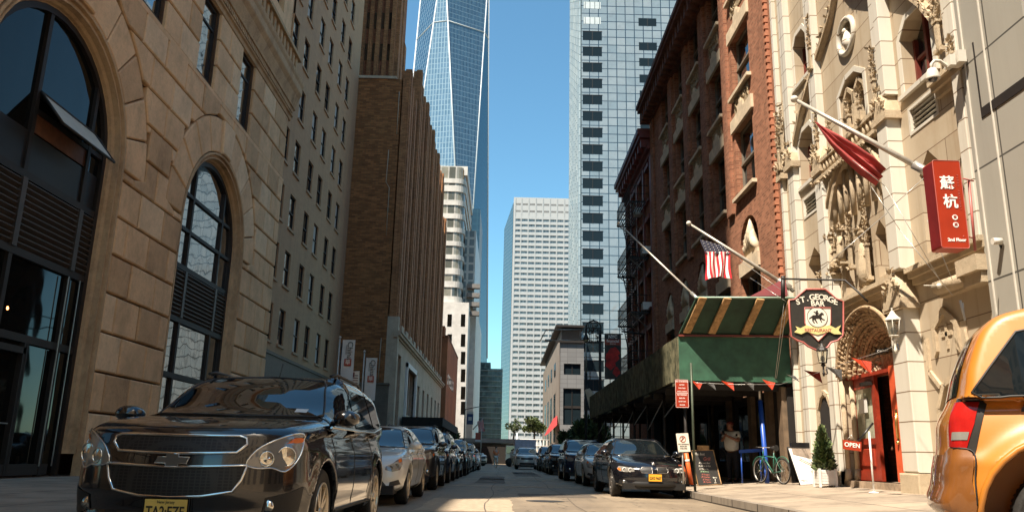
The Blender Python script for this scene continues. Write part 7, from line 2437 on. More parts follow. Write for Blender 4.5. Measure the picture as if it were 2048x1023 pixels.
for s_, u, v, sz, mt in (('The Best', 1402, 907, .10, chalk), ('Grill', 1416, 917, .14, chred), ('$5 Sunset Beer', 1411, 925, .065, chalk), ('$6 Wine & Malt', 1411, 931, .065, chalk), ('$7 Margarita', 1409, 937, .06, chalk), ('$8 Bellini Cocktail', 1415, 942, .06, chgr), ('$9 Prosecco', 1413, 948, .06, chred), ('$9 Cranberry Soda', 1417, 953, .06, chred), ('$7 House Red', 1416, 958, .06, chred), ('$8 Chardonnay', 1417, 963, .055, chred)):
    text('chalk_writing', s_, sz, mt, PL(u, v), A, ext=.001, shear=.25, sx=.8)
g = G(); M_ = PL(1431, 958); pts = [(-.06, .06), (.06, .06), (0, 0), (-.06, .06)]
g.tube([M_ @ Vector((p[0], p[1], .002)) for p in pts], .008, 4, raw=True); g.tube([M_ @ Vector((0, 0, .002)), M_ @ Vector((0, -.09, .002))], .008, 4, raw=True); g.tube([M_ @ Vector((-.035, -.09, .002)), M_ @ Vector((.035, -.09, .002))], .008, 4, raw=True); g.build('cocktail_drawing', chalk, A)
Yb = gnd(1396, 971, zr).y + .2; g = rawbox(px(1395, 895, Yb).x, px(1418, 895, Yb).x, Yb, Yb + .08, px(1405, 899, Yb).z, px(1405, 890, Yb).z); g.build('handle', MT['wood'], A)
A, PL = aboard('white food poster board on black stand beside the potted conifer', gnd(1600, 969, zr).y, [(1581, 893), (1634, 893), (1652, 966), (1600, 969)], plain('poster_paper', (.80, .80, .78), .35, var=.04), MT['dark'])
text('poster_heading', 'SUZHOU', .07, MT['ink'], PL(1610, 900), A, ext=.001)
g = G(); M_ = PL(1611, 904)
g.add([M_ @ Vector(p) for p in ((-.28, .10, .002), (.26, .10, .002), (.30, -.18, .002), (-.05, -.10, .002), (-.26, -.05, .002))], [(0, 1, 2, 3, 4)], raw=True); g.build('poster_shade', plain('poster_taupe', (.30, .24, .19), .5, var=.3, vs=9), A)
text('poster_text', 'DIM SUM & NOODLES', .035, MT['signcream'], PL(1612, 906), A, ext=.001)
M_ = PL(1637, 940); g = G()
g.add([M_ @ Vector((.15 * math.cos(t), .055 * math.sin(t) - (.10 if False else 0), .004)) for t in [2 * math.pi * k / 20 for k in range(20)]], [tuple(range(20))], raw=True)
bw = g.build('picture_bowl_top', plain('rice_white', (.62, .58, .50), .6, var=.5, vs=40), A)
g = G(); g.add([M_ @ Vector((.16 * math.cos(t), -.14 * abs(math.sin(t)) - .01, .003)) for t in [math.pi * k / 12 for k in range(13)]], [tuple(range(13))], raw=True); g.build('picture_bowl', plain('bowl_brown', (.36, .17, .06), .5, var=.2), A)
g = G(); g.tube([M_ @ Vector((-.42, .26, .004)), M_ @ Vector((.02, .04, .004))], .006, 4, raw=True); g.tube([M_ @ Vector((-.40, .30, .004)), M_ @ Vector((.06, .05, .004))], .006, 4, raw=True); g.build('picture_chopsticks', MT['brass'], A)
text('poster_logo', 'MENU', .07, MT['steel'], PL(1610, 960), A, ext=.001)
Yb = gnd(1600, 969, zr).y + .2; g = rawbox(px(1583, 893, Yb).x, px(1632, 893, Yb).x, Yb, Yb + .1, px(1600, 893, Yb).z - .02, px(1600, 884, Yb).z); g.build('top_bar', MT['black'], A)

# --- potted conifer in a white planter
pl = gnd(1658, 974, zr); Yt_ = pl.y; zg = pl.z
A = thing('white_planter', 'square white wooden planter box by the church door', 'planter', (pl.x, Yt_ + .2, zg))
g = G(); hw_ = .0098 * Yt_; H_ = .0205 * Yt_
x0_, y0_ = pl.x, Yt_ + .2
for sx in (-1, 1):
    for sy in (-1, 1): rawbox(x0_ + sx * hw_ - .025, x0_ + sx * hw_ + .025, y0_ + sy * hw_ - .025, y0_ + sy * hw_ + .025, zg, zg + H_ + .03, g)
g.build('post', MT['white'], A)
g = rawbox(x0_ - hw_ + .01, x0_ + hw_ - .01, y0_ - hw_ + .01, y0_ + hw_ - .01, zg + .05, zg + H_)
for k in range(5):
    z = zg + .08 + k * .06; rawbox(x0_ - hw_ + .025, x0_ + hw_ - .025, y0_ - hw_ - .002, y0_ - hw_ + .008, z, z + .05, g); rawbox(x0_ - hw_ - .002, x0_ - hw_ + .008, y0_ - hw_ + .025, y0_ + hw_ - .025, z, z + .05, g)
g.build('panel', MT['white'], A)
A = thing('potted_conifer', 'small bushy green conifer growing in the white planter', 'shrub', (x0_, y0_, zg + H_))
g = G(); g.tube([(x0_, y0_, zg + H_ - .1), (x0_ - .02, y0_, zg + H_ + .7)], [.03, .012], 6, raw=True); g.build('trunk', MT['wood'], A)
MT['leaf1'] = plain('leaf_green', (.07, .11, .035), .6, var=.3); MT['leaf2'] = plain('leaf_light_green', (.15, .19, .07), .6, var=.3); MT['leaf3'] = plain('leaf_dark_green', (.03, .05, .02), .6, var=.3)
g = G(); leafy(g, (x0_, y0_, zg + H_ + .024 * Yt_), (.0115 * Yt_, .0115 * Yt_, .027 * Yt_), 2300, .11, cone=True, mats=3, seed=4)
g.build('foliage', [MT['leaf1'], MT['leaf2'], MT['leaf3']], A, recalc=False)

# --- crowd post with a small red open sign
q = gnd(1748, 985, zr); YY = q.y; t = px(1738, 862, YY)
A = thing('sign_post', 'thin white post with a dark arm holding the small red open sign', 'post', (q.x, YY, q.z))
g = G(); g.tube([(q.x, YY, q.z), (t.x, YY, t.z)], .02, 8, raw=True); g.lathe([(.001, 0), (.10, 0), (.09, .02), (.02, .03)], c=(q.x, YY, q.z), n=16); g.build('pole', MT['white'], A)
a1, a2 = px(1746, 845, YY), px(1716, 882, YY); g = G(); g.tube([a1, a2], .022, 6, raw=True); g.build('arm', MT['black'], A)
o1 = px(1703, 889, YY); g = G(TS(YY - .02)); g.prism([(o1.x - .17, o1.z + .10), (o1.x + .19, o1.z + .06), (o1.x + .17, o1.z - .12), (o1.x - .18, o1.z - .08)], -.01, .01, back=True); op = g.build('open_board', MT['signred'], A)
text('lettering', 'OPEN', .12, MT['signwhite'], south(o1.x, YY - .035, o1.z - .005) @ Matrix.Rotation(-.1, 4, 'Z'), op, ext=.002, bold=.002)
g = G(); g.tube([px(1702, 868, YY), px(1692, 882, YY)], .004, 4, raw=True); g.tube([px(1702, 868, YY), px(1712, 884, YY)], .004, 4, raw=True); g.build('hanger', MT['steel'], op)
# small signs in the portal
A = thing('portal_sign', 'small black and white plate hung in the carved portal', 'sign', tuple(px(1765, 700, 16.2)))
q = px(1765, 701, 15.9); g = G(TS(15.9)); g.prism([(q.x - .13, q.z - .06), (q.x + .12, q.z - .01), (q.x + .12, q.z + .07), (q.x - .13, q.z + .02)], -.01, .01, back=True); g.build('plate', MT['black'], A)
text('lettering', 'Carlton', .07, MT['signwhite'], south(q.x - .005, 15.885, q.z + .003) @ Matrix.Rotation(.19, 4, 'Z'), A, ext=.001)

# --- blue pole by the bicycle
A = thing('blue_pole', 'bright blue leaning scaffold pole beside the bicycle', 'pole', tuple(px(1532, 938, 22.3)))
a, b = px(1533, 942, 22.4), px(1520, 800, 22.6); c_ = px(1518, 770, 22.7)
b2 = Vector(a); b2.z = zr(7.3)
g = G(); g.tube([b2, a, b], .065, 12, raw=True); g.build('sleeve', MT['navy'], A)
g = G(); g.tube([b, c_ + Vector((0, 0, .5))], .04, 8, raw=True); g.build('pole', MT['steel'], A)
g = G(); q = px(1523, 842, 22.3); g.prism([(q.x + .045 * math.cos(t), q.z + .045 * math.sin(t)) for t in [2 * math.pi * k / 12 for k in range(12)]], -(q.y - .06), -(q.y - .07)); g.build('sticker', MT['signwhite'], A)
A = thing('blue_barrier', 'low blue horizontal barrier rail behind the standing guard', 'barrier', tuple(px(1490, 905, 22.9)))
g = G(); g.bar(px(1478, 902, 22.9), px(1525, 899, 22.9), .05, .09); g.build('rail', MT['navy'], A)
g = G(); q = px(1482, 905, 22.9); g.tube([(q.x, q.y, q.z), (q.x, q.y, zr(6.9))], .02, 6, raw=True); q = px(1520, 902, 22.9); g.tube([(q.x, q.y, q.z), (q.x, q.y, zr(6.9))], .02, 6, raw=True); g.build('leg', MT['navy'], A, each=1)

# --- bicycle
def bicycle():
    n_ = Vector((7.30, 21.45, 0)); f_ = Vector((7.02, 22.45, 0))
    z0 = zr(7.2)
    A = thing('bicycle', 'green city bicycle locked to the blue pole on the pavement', 'bicycle', (7.15, 22, z0))
    ax = (n_ - f_).normalized(); side = Vector((-ax.y, ax.x, 0)); up = Vector((0, 0, 1)); R0 = .335
    lean = side * -.06
    def pt(a, h, s_=0): return f_ + ax * a + up * (z0 + h) + side * s_ + lean * h
    for a in (0, 1.03):
        c = pt(a, R0)
        g = G(); N = 32; ring = [c + (ax * math.cos(2 * math.pi * k / N) + up * math.sin(2 * math.pi * k / N)) * (R0 - .02) for k in range(N)]; g.tube(ring, .02, 8, closed=True, raw=True)
        w_ = g.build('wheel', MT['tyre'], A)
        g = G(); g.tube([c + (ax * math.cos(2 * math.pi * k / N) + up * math.sin(2 * math.pi * k / N)) * (R0 - .045) for k in range(N)], .011, 6, closed=True, raw=True); g.build('rim', MT['steel'], w_)
        g = G(); 
        for k in range(20):
            t = 2 * math.pi * k / 20; g.tube([c + side * (.025 if k % 2 else -.025), c + (ax * math.cos(t) + up * math.sin(t)) * (R0 - .05)], .0025, 3, raw=True)
        g.tube([c - side * .05, c + side * .05], .02, 8, raw=True); g.build('spokes', MT['chrome'], w_)
    fr = MT['bike'] = plain('bicycle_green', (.03, .13, .09), .35, var=.1)
    g = G()
    hub_r, hub_f = pt(1.03, R0), pt(0, R0); bb = pt(.60, .28); st = pt(.72, .80); ht = pt(.24, .84); hb = pt(.20, .72)
    for a, b, r in ((bb, st, .017), (bb, hb, .02), (hb, st - up * .12, .016), (ht, hb, .02)): g.tube([a, b], r, 8, raw=True)
    for s_ in (-.05, .05): g.tube([bb, hub_r + side * s_], .01, 6, raw=True); g.tube([st - up * .08, hub_r + side * s_], .009, 6, raw=True); g.tube([hb - up * .03, hub_f + side * s_], .012, 6, raw=True)
    g.build('frame', fr, A)
    g = G(); hs = ht + up * .10; g.tube([ht, hs], .014, 6, raw=True); g.tube([hs - side * .28 + ax * .1, hs - side * .18, hs, hs + side * .18, hs + side * .28 + ax * .1], .012, 6, raw=True); g.build('handlebar', MT['steel'], A)
    g = G()
    for s_ in (-1, 1): g.tube([hs + side * .28 * s_ + ax * .1, hs + side * .31 * s_ + ax * .2], .018, 6, raw=True)
    g.build('grip', MT['tyre'], A)
    g = G(); sc_ = st + up * .12; g.tube([sc_ - ax * .14, sc_, sc_ + ax * .12], [.03, .055, .085], 8, raw=True); g.build('saddle', MT['tyre'], A)
    g = G(); g.tube([st, sc_], .013, 6, raw=True); g.build('seat_post', MT['steel'], A)
    g = G(); g.tube([bb + (ax * math.cos(t) + up * math.sin(t)) * .09 + side * .04 for t in [2 * math.pi * k / 20 for k in range(20)]], .006, 4, closed=True, raw=True); g.tube([bb + side * .06, bb + side * .06 + ax * .12 - up * .12], .009, 5, raw=True); g.tube([bb - side * .06, bb - side * .06 - ax * .12 + up * .12], .009, 5, raw=True); g.bar(bb + side * .06 + ax * .12 - up * .12, bb + side * .16 + ax * .12 - up * .12, .06, .02); g.build('crankset', MT['steel'], A)
    g = G()
    c = pt(1.03, R0); g.tube([c + (ax * math.cos(t) + up * math.sin(t)) * (R0 + .03) for t in [math.pi * (.15 + .75 * k / 12) for k in range(13)]], .014, 5, raw=True)
    c = pt(0, R0); g.tube([c + (ax * math.cos(t) + up * math.sin(t)) * (R0 + .03) for t in [math.pi * (.25 + .65 * k / 12) for k in range(13)]], .014, 5, raw=True); g.build('mudguard', fr, A)
    g = G(); g.tube([bb - up * .02, pt(.66, .0, .18)], .008, 5, raw=True); g.build('kickstand', MT['steel'], A)
bicycle()
# ------------------------------------------------------------------ people
MT['skin'] = plain('skin', (.30, .13, .075), .55, var=.1); MT['skin2'] = plain('light_skin', (.50, .30, .22), .55, var=.1)
MT['shirt'] = plain('white_shirt', (.72, .69, .62), .8, var=.08, vs=12); MT['trs'] = plain('dark_trousers', (.015, .014, .02), .85, var=.2)
MT['stripe_red'] = plain('red_stripe', (.42, .03, .035), .7, var=0); MT['hair'] = plain('dark_hair', (.02, .015, .012), .8, var=.2)
def skin(name, V, E, mt, parent, sub=2, M_=None):
    keys = list(V); me = bpy.data.meshes.new(name)
    me.from_pydata([V[k][0] for k in keys], [(keys.index(a), keys.index(b)) for a, b in E], [])
    o = bpy.data.objects.new(name + '_t', me); COL.objects.link(o)
    o.modifiers.new('Skin', 'SKIN')
    for i, k in enumerate(keys):
        r = V[k][1]; r = r if isinstance(r, tuple) else (r, r)
        me.skin_vertices[0].data[i].radius = r
        me.skin_vertices[0].data[i].use_root = (i == 0)
    sm_ = o.modifiers.new('Sub', 'SUBSURF'); sm_.levels = sub; sm_.render_levels = sub
    bpy.context.view_layer.update()
    nm = bpy.data.meshes.new_from_object(o.evaluated_get(bpy.context.evaluated_depsgraph_get()))
    bpy.data.objects.remove(o)
    nm.polygons.foreach_set('use_smooth', [True] * len(nm.polygons)); nm.materials.clear(); nm.name = name
    if M_: nm.transform(M_)
    return link(name, nm, mt, parent)

def guard():
    loc = gnd(1467, 963, zr)
    A = thing('person', 'guard in white short-sleeved shirt and red-striped dark trousers, standing under the shed', 'person', tuple(loc), R_(-48), wc=False)
    sc = 112 / 1600 * loc.y * 1.03 / 1.80
    S = Matrix.Diagonal((sc, sc, sc, 1))
    V = {'pel': ((0, .02, .98), (.15, .12)), 'bel': ((0, -.02, 1.15), (.17, .15)), 'che': ((0, .02, 1.36), (.175, .13)), 'nk': ((0, 0, 1.50), .065), 'hd0': ((0, -.05, 1.58), (.075, .085)), 'hd': ((0, -.08, 1.68), (.085, .10)), 'top': ((0, -.07, 1.765), (.06, .07)), 'chin': ((0, -.16, 1.59), .035), 'nose': ((0, -.185, 1.655), .018)}
    E = [('pel', 'bel'), ('bel', 'che'), ('che', 'nk'), ('nk', 'hd0'), ('hd0', 'hd'), ('hd', 'top'), ('hd0', 'chin'), ('hd', 'nose')]
    for s_, n in ((1, 'l'), (-1, 'r')):
        V['ear' + n] = ((s_ * .095, -.06, 1.66), (.012, .025)); E.append(('hd', 'ear' + n))
        V['sh' + n] = ((s_ * .20, .02, 1.44), .072); V['el' + n] = ((s_ * .29, -.08, 1.20), .05)
        hx = -s_ * .02
        V['wr' + n] = ((hx + s_ * .06, -.33, 1.30 + (.05 if s_ > 0 else 0)), .032); V['pa' + n] = ((hx, -.38, 1.35 + (.05 if s_ > 0 else 0)), (.036, .022))
        E += [('che', 'sh' + n), ('sh' + n, 'el' + n), ('el' + n, 'wr' + n), ('wr' + n, 'pa' + n)]
        for f_, (dx, L) in enumerate(((-.030, .07), (-.010, .08), (.010, .075), (.030, .06))):
            a = 'f%s%d' % (n, f_); V[a + 'a'] = ((hx - s_ * .03, -.41 + dx * .3, 1.375 + dx + (.05 if s_ > 0 else 0)), .010); V[a + 'b'] = ((hx - s_ * (.03 + L * .7), -.40 + dx * .3, 1.385 + dx + (.05 if s_ > 0 else 0)), .008)
            E += [('pa' + n, a + 'a'), (a + 'a', a + 'b')]
        V['th' + n] = ((hx - s_ * .02, -.36, 1.42 + (.05 if s_ > 0 else 0)), .010); E.append(('pa' + n, 'th' + n))
        V['hip' + n] = ((s_ * .10, .02, .90), .10); V['kn' + n] = ((s_ * .12 + (.03 if s_ > 0 else 0), -.03, .50), .062); V['an' + n] = ((s_ * .12, .02, .09), .042); V['to' + n] = ((s_ * .14, -.15, .04), (.04, .03))
        E += [('pel', 'hip' + n), ('hip' + n, 'kn' + n), ('kn' + n, 'an' + n), ('an' + n, 'to' + n)]
    body = skin('body', V, E, MT['skin'], A, M_=S)
    # shirt
    VS = {'pel': ((0, .02, .90), (.20, .18)), 'low': ((0, .0, 1.0), (.235, .22)), 'bel': ((0, -.03, 1.15), (.24, .225)), 'che': ((0, .02, 1.36), (.20, .155)), 'nk': ((0, .0, 1.475), .085)}
    ES = [('pel', 'low'), ('low', 'bel'), ('bel', 'che'), ('che', 'nk')]
    for s_, n in ((1, 'l'), (-1, 'r')):
        VS['sh' + n] = ((s_ * .20, .02, 1.43), .092); VS['el' + n] = ((s_ * .265, -.045, 1.275), .085); ES += [('che', 'sh' + n), ('sh' + n, 'el' + n)]
    skin('shirt', VS, ES, MT['shirt'], A, M_=S)
    VT = {'pel': ((0, .02, 1.0), (.20, .17))}; ET = []
    for s_, n in ((1, 'l'), (-1, 'r')):
        VT['hip' + n] = ((s_ * .10, .02, .86), .125); VT['kn' + n] = ((s_ * .12 + (.03 if s_ > 0 else 0), -.03, .50), .088); VT['an' + n] = ((s_ * .125, .02, .07), .068); ET += [('pel', 'hip' + n), ('hip' + n, 'kn' + n), ('kn' + n, 'an' + n)]
    skin('trousers', VT, ET, MT['trs'], A, M_=S)
    for s_ in (1, -1):
        g = G(); pts = [(s_ * .185, .0, .93), (s_ * .20, .0, .80), (s_ * .190 + (.02 if s_ > 0 else 0), -.02, .52), (s_ * .180, .0, .30), (s_ * .178, .02, .08)]
        g.tube([Vector(p) * sc for p in pts], .014, 5, raw=True); g.build('trouser_stripe', MT['stripe_red'], A)
        g = G(); g.tube([Vector((s_ * .125, .06, .045)) * sc, Vector((s_ * .13, -.05, .05)) * sc, Vector((s_ * .145, -.18, .035)) * sc], [.05 * sc, .052 * sc, .035 * sc], 8, raw=True); g.build('shoe', MT['black'], A)
    g = G(); g.ball((0, -.055 * sc, 1.715 * sc), .105 * sc, 10, sz=.82); g.build('cap', plain('maroon_cap', (.12, .02, .02), .8), A)
    g = G(); g.box(-.02, .02, 0, 0, 0, 0) if False else g.prism([(-.035, -.03), (.035, -.03), (.03, .04), (-.03, .04)], 0, .008, back=True)
    g.v = [((v[0] * .9) * sc + .245 * sc, (-.02 + v[2]) * sc - .09 * sc, (v[1] + 1.37) * sc) for v in g.v]; g.build('arm_badge', MT['black'], A)
    g = G(); rawbox(-.03 * sc, .04 * sc, -.45 * sc, -.435 * sc, 1.38 * sc, 1.50 * sc, g); g.build('phone', MT['black'], A)
guard()

def walker(lab, loc, H, shirt, trs, rz=0, hair='hair'):
    A = thing('person', lab, 'person', tuple(loc), R_(rz), wc=False, group='pedestrians at the far crossing')
    sc = H / 1.78; S = Matrix.Diagonal((sc, sc, sc, 1))
    V = {'pel': ((0, 0, .98), (.13, .10)), 'che': ((0, 0, 1.34), (.16, .11)), 'nk': ((0, 0, 1.48), .05), 'hd': ((0, -.02, 1.62), (.08, .095)), 'top': ((0, -.01, 1.72), .06)}
    E = [('pel', 'che'), ('che', 'nk'), ('nk', 'hd'), ('hd', 'top')]
    for s_, n in ((1, 'l'), (-1, 'r')):
        V['sh' + n] = ((s_ * .18, 0, 1.42), .06); V['el' + n] = ((s_ * .23, .03 * s_, 1.14), .042); V['ha' + n] = ((s_ * .24, -.08 * s_ - .05, .90), .035)
        V['hip' + n] = ((s_ * .09, 0, .9), .09); V['kn' + n] = ((s_ * .10, -.10 * s_, .50), .06); V['an' + n] = ((s_ * .10, .12 * s_, .08), .042); V['to' + n] = ((s_ * .1, .12 * s_ - .14, .04), .035)
        E += [('che', 'sh' + n), ('sh' + n, 'el' + n), ('el' + n, 'ha' + n), ('pel', 'hip' + n), ('hip' + n, 'kn' + n), ('kn' + n, 'an' + n), ('an' + n, 'to' + n)]
    skin('body', V, E, MT['skin2'], A, M_=S, sub=1)
    skin('top', {k: (V[k][0], tuple(x * 1.18 for x in (V[k][1] if isinstance(V[k][1], tuple) else (V[k][1],) * 2))) for k in ('che', 'pel', 'shl', 'shr', 'ell', 'elr')}, [('che', 'pel'), ('che', 'shl'), ('che', 'shr'), ('shl', 'ell'), ('shr', 'elr')], shirt, A, M_=S, sub=1)
    skin('trousers', {k: (V[k][0], (V[k][1][0] * 1.15,) * 2 if isinstance(V[k][1], tuple) else V[k][1] * 1.25) for k in ('pel', 'hipl', 'hipr', 'knl', 'knr', 'anl', 'anr')}, [('pel', 'hipl'), ('pel', 'hipr'), ('hipl', 'knl'), ('hipr', 'knr'), ('knl', 'anl'), ('knr', 'anr')], trs, A, M_=S, sub=1)
    g = G(); g.ball((0, .005 * sc, 1.66 * sc), .095 * sc, 8, sz=.95); g.build('hair', MT[hair], A)
MT['vest'] = plain('orange_vest', (.75, .22, .08), .7, var=.1)
walker('pedestrian in a light orange top crossing at the far end of the street', (-.55, 68.5, 0), 1.75, MT['vest'], MT['offw'], 20)
walker('pedestrian in pale clothes beside the box truck at the far end', (.95, 74, 0), 1.7, MT['shirt'], plain('tan_trousers', (.4, .3, .2), .8), -30)
walker('pedestrian in a pink top just left of the truck at the far end', (1.45, 72, 0), 1.7, plain('pink_top', (.6, .25, .22), .8), MT['trs'], 60)

# ------------------------------------------------------------------ banners by the left row
def pole_banner(lab, Y, pu, ptop, c_, s_txt):
    top = px(pu, ptop, Y)
    A = thing('banner_pole', lab, 'banner', (top.x, Y, .15), group='white banners on poles on the left pavement')
    g = G(); g.tube([(top.x, Y, .15), (top.x, Y, top.z)], .032, 8, raw=True); g.ball((top.x, Y, top.z + .04), .06, 8); g.build('pole', MT['pole'], A)
    g = G(); g.tube([(top.x + .10, Y + .02, .6), (top.x + .10, Y + .02, top.z - .2)], .035, 6, raw=True); g.build('dark_pole', MT['iron'], A)
    P = [px(u, v, Y) for u, v in c_]
    x0 = (P[0].x + P[3].x) / 2; x1 = (P[1].x + P[2].x) / 2; z1 = P[0].z; z0 = P[3].z
    g = G(); n = 8; vs = []
    for i in range(n + 1):
        for k in range(5): vs.append((x0 + (x1 - x0) * k / 4, Y - .05 + .02 * math.sin(i * 1.1 + k), z0 + (z1 - z0) * i / n))
    g.add(vs, [(i * 5 + k, i * 5 + k + 1, i * 5 + k + 6, i * 5 + k + 5) for i in range(n) for k in range(4)], smooth=True, raw=True)
    b = g.build('banner_cloth', plain('banner_white', (.62, .60, .56), .8, var=.12, vs=2), A)
    w_ = x1 - x0; xc = (x0 + x1) / 2
    text('lettering', 'China', w_ * .62, MT['signblk'], south(xc + w_ * .12, Y - .085, z1 - (z1 - z0) * .24) @ Matrix.Rotation(-math.pi / 2, 4, 'Z'), b, ext=.002)
    text('small_lettering', 'Institute', w_ * .22, MT['signblk'], south(xc - w_ * .14, Y - .085, z1 - (z1 - z0) * .22) @ Matrix.Rotation(-math.pi / 2, 4, 'Z'), b, ext=.001)
    zq = z1 - (z1 - z0) * .50
    g = G(TS(Y - .08)); g.prism(rect(xc - w_ * .26, xc + w_ * .30, zq - w_ * .28, zq + w_ * .28), 0, .004); sq = g.build('seal', MT['signred'], b)
    text('seal_character', '\u83ef', w_ * .44, MT['signcream'], south(xc + w_ * .02, Y - .088, zq), sq, ext=.001)
    return A
pole_banner('taller white vertical banner with red seal on a pole, nearer the hotel', 33, 680, 676, [(685, 679), (711, 680), (705, 775), (681, 770)], '')
pole_banner('shorter white vertical banner with red seal, nearer the pale stone base', 36, 729, 704, [(732, 715), (755, 716), (750, 803), (728, 800)], '')
A = thing('notice_board', 'small white notice board with red crest between the two white banners', 'sign', tuple(px(711, 785, 34.5)))
P = [px(u, v, 34.5) for u, v in ((703, 742), (719, 741), (718, 775), (702, 776))]
g = G(TS(34.5)); g.prism([(p.x, p.z) for p in P][::-1], -.02, 0, back=True); g.build('board', MT['signcream'], A)
g = G(TS(34.5)); g.prism(rect(P[0].x + .02, P[0].x + .14, P[0].z - .24, P[0].z - .03), 0, .004)
for k in range(6): 
    if k != 0: g.box(P[0].x + .03 + (.12 if k < 2 else 0), P[1].x - .04, P[0].z - .08 - k * .105, P[0].z - .05 - k * .105, 0, .004)
g.build('crest_and_lines', MT['signredd'], A)
g = G(); g.tube([((P[2].x + P[3].x) / 2, 34.52, .15), ((P[2].x + P[3].x) / 2, 34.52, P[2].z)], .03, 6, raw=True); g.build('post', MT['iron'], A)

# ------------------------------------------------------------------ ornate lamp post with district banner
Yl = 44.0
tp = px(1186, 628, Yl)
A = thing('street_lamp', 'black ornate street lamp with round scrolled top and red district banner', 'street lamp', (tp.x, Yl, .15))
bx = px(1203, 800, Yl).x
g = G(); x_ = px(1200, 700, Yl).x
g.tube([(x_, Yl, .15), (x_, Yl, px(1200, 660, Yl).z)], .075, 10, raw=True); g.lathe([(.22, 0), (.22, .1), (.16, .2), (.14, .9), (.10, 1.1), (.075, 1.2)], c=(x_, Yl, .15), n=12); g.build('post', MT['iron'], A)
c0 = px(1187, 655, Yl); rad = (px(1202, 655, Yl).x - c0.x)
g = G()
g.tube([(c0.x + rad * math.cos(a), Yl, c0.z + rad * .95 * math.sin(a)) for a in [math.pi * k / 14 for k in range(15)]], .035, 6, raw=True)
for k in range(3):
    r = rad * (.62 - .16 * k); cc = (c0.x - rad * .05 + rad * .1 * k, c0.z + rad * .25)
    g.tube([(cc[0] + r * math.cos(a), Yl, cc[1] + r * math.sin(a)) for a in [k + 4.6 * q / 12 for q in range(13)]], .02, 5, raw=True)
g.ball((c0.x, Yl, c0.z + rad * 1.05), .05, 6)
g.build('scroll', MT['iron'], A)
g = G()   # scrolled iron panel below
x0, x1_ = c0.x - rad, c0.x + rad * 1.0; zt_ = c0.z; zb_3 = px(1187, 685, Yl).z
random.seed(2)
for k in range(9):
    u = random.uniform(x0 + .1, x1_ - .1); z = random.uniform(zb_3 + .05, zt_ - .05); r = random.uniform(.08, .16)
    g.tube([(u + r * math.cos(a), Yl, z + r * math.sin(a)) for a in [random.uniform(0, 3) + 4.5 * q / 10 for q in range(11)]], .02, 4, raw=True)
for z in (zt_, zb_3): g.tube([(x0, Yl, z), (x1_, Yl, z)], .025, 5, raw=True)
for u in (x0, x1_): g.tube([(u, Yl, zb_3), (u, Yl, zt_)], .03, 5, raw=True)
for k in range(7): u = x0 + (x1_ - x0) * (k + .5) / 7; g.tube([(u, Yl, zb_3), (u, Yl, zt_)], .01, 4, raw=True)
g.build('scroll_panel', MT['iron'], A)
lp = px(1172, 680, Yl)
g = G(); g.lathe([(.02, .75), (.05, .7), (.06, .4), (.10, .25), (.16, .1), (.17, .03)], c=(lp.x, Yl, lp.z), n=12); g.tube([(lp.x, Yl, lp.z + .7), (x0 + .05, Yl, lp.z + .85)], .025, 6, raw=True); g.build('lantern_hood', MT['iron'], A)
g = G(); g.ball((lp.x, Yl, lp.z), .14, 10, sz=.9); g.build('globe', plain('amber_globe', (.42, .34, .2), .2, var=.1), A)
bT = px(1209, 668, Yl); bB = px(1243, 757, Yl)
g = G(TS(Yl)); g.prism(rect(bT.x, bB.x, bB.z, bT.z), -.02, 0, back=True); bn = g.build('banner', MT['black'], A)
w_ = bB.x - bT.x; H_ = bT.z - bB.z; xc = (bT.x + bB.x) / 2
g = G(TS(Yl)); g.prism(rect(bT.x + .02, bB.x - .02, bT.z - H_ * .24, bT.z - H_ * .11), 0, .006); g.build('red_strip', MT['signred'], bn)
text('lettering', 'NYC', w_ * .26, MT['signwhite'], south(xc, Yl - .01, bT.z - H_ * .055), bn, ext=.003, bold=.008)
text('lettering', 'financial', w_ * .235, MT['signwhite'], south(xc, Yl - .012, bT.z - H_ * .150), bn, ext=.003, bold=.004)
text('lettering', 'district', w_ * .13, MT['signwhite'], south(xc, Yl - .012, bT.z - H_ * .21), bn, ext=.003)
random.seed(12)
g = G(TS(Yl))
for (cx_, cz_, rx_, rz_) in ((.45, .50, .40, .17), (.35, .66, .30, .13), (.62, .40, .28, .10), (.70, .84, .22, .10)):
    g.prism([(bT.x + w_ * (cx_ + rx_ * math.cos(t) * (1 + .15 * math.sin(3 * t))), bT.z - H_ * (cz_ + rz_ * math.sin(t) * (1 + .2 * math.cos(4 * t)))) for t in [2 * math.pi * q / 18 for q in range(18)]], 0, .004 + .001 * cx_)
g.build('red_artwork', plain('banner_red', (.55, .02, .015), .6, var=.6, vs=3), bn)
for z, L in ((bT.z, .75), ): 
    g = G(); g.tube([(x_, Yl, z + .03), (bB.x + .1, Yl, z + .03)], .03, 6, raw=True); g.tube([(x_, Yl, bB.z - .02), (bB.x, Yl, bB.z - .02)], .02, 6, raw=True)
    a, b = px(1243, 662, Yl), px(1290, 668, Yl); g.tube([a, b], .05, 6, raw=True); g.build('banner_arm', MT['iron'], A)
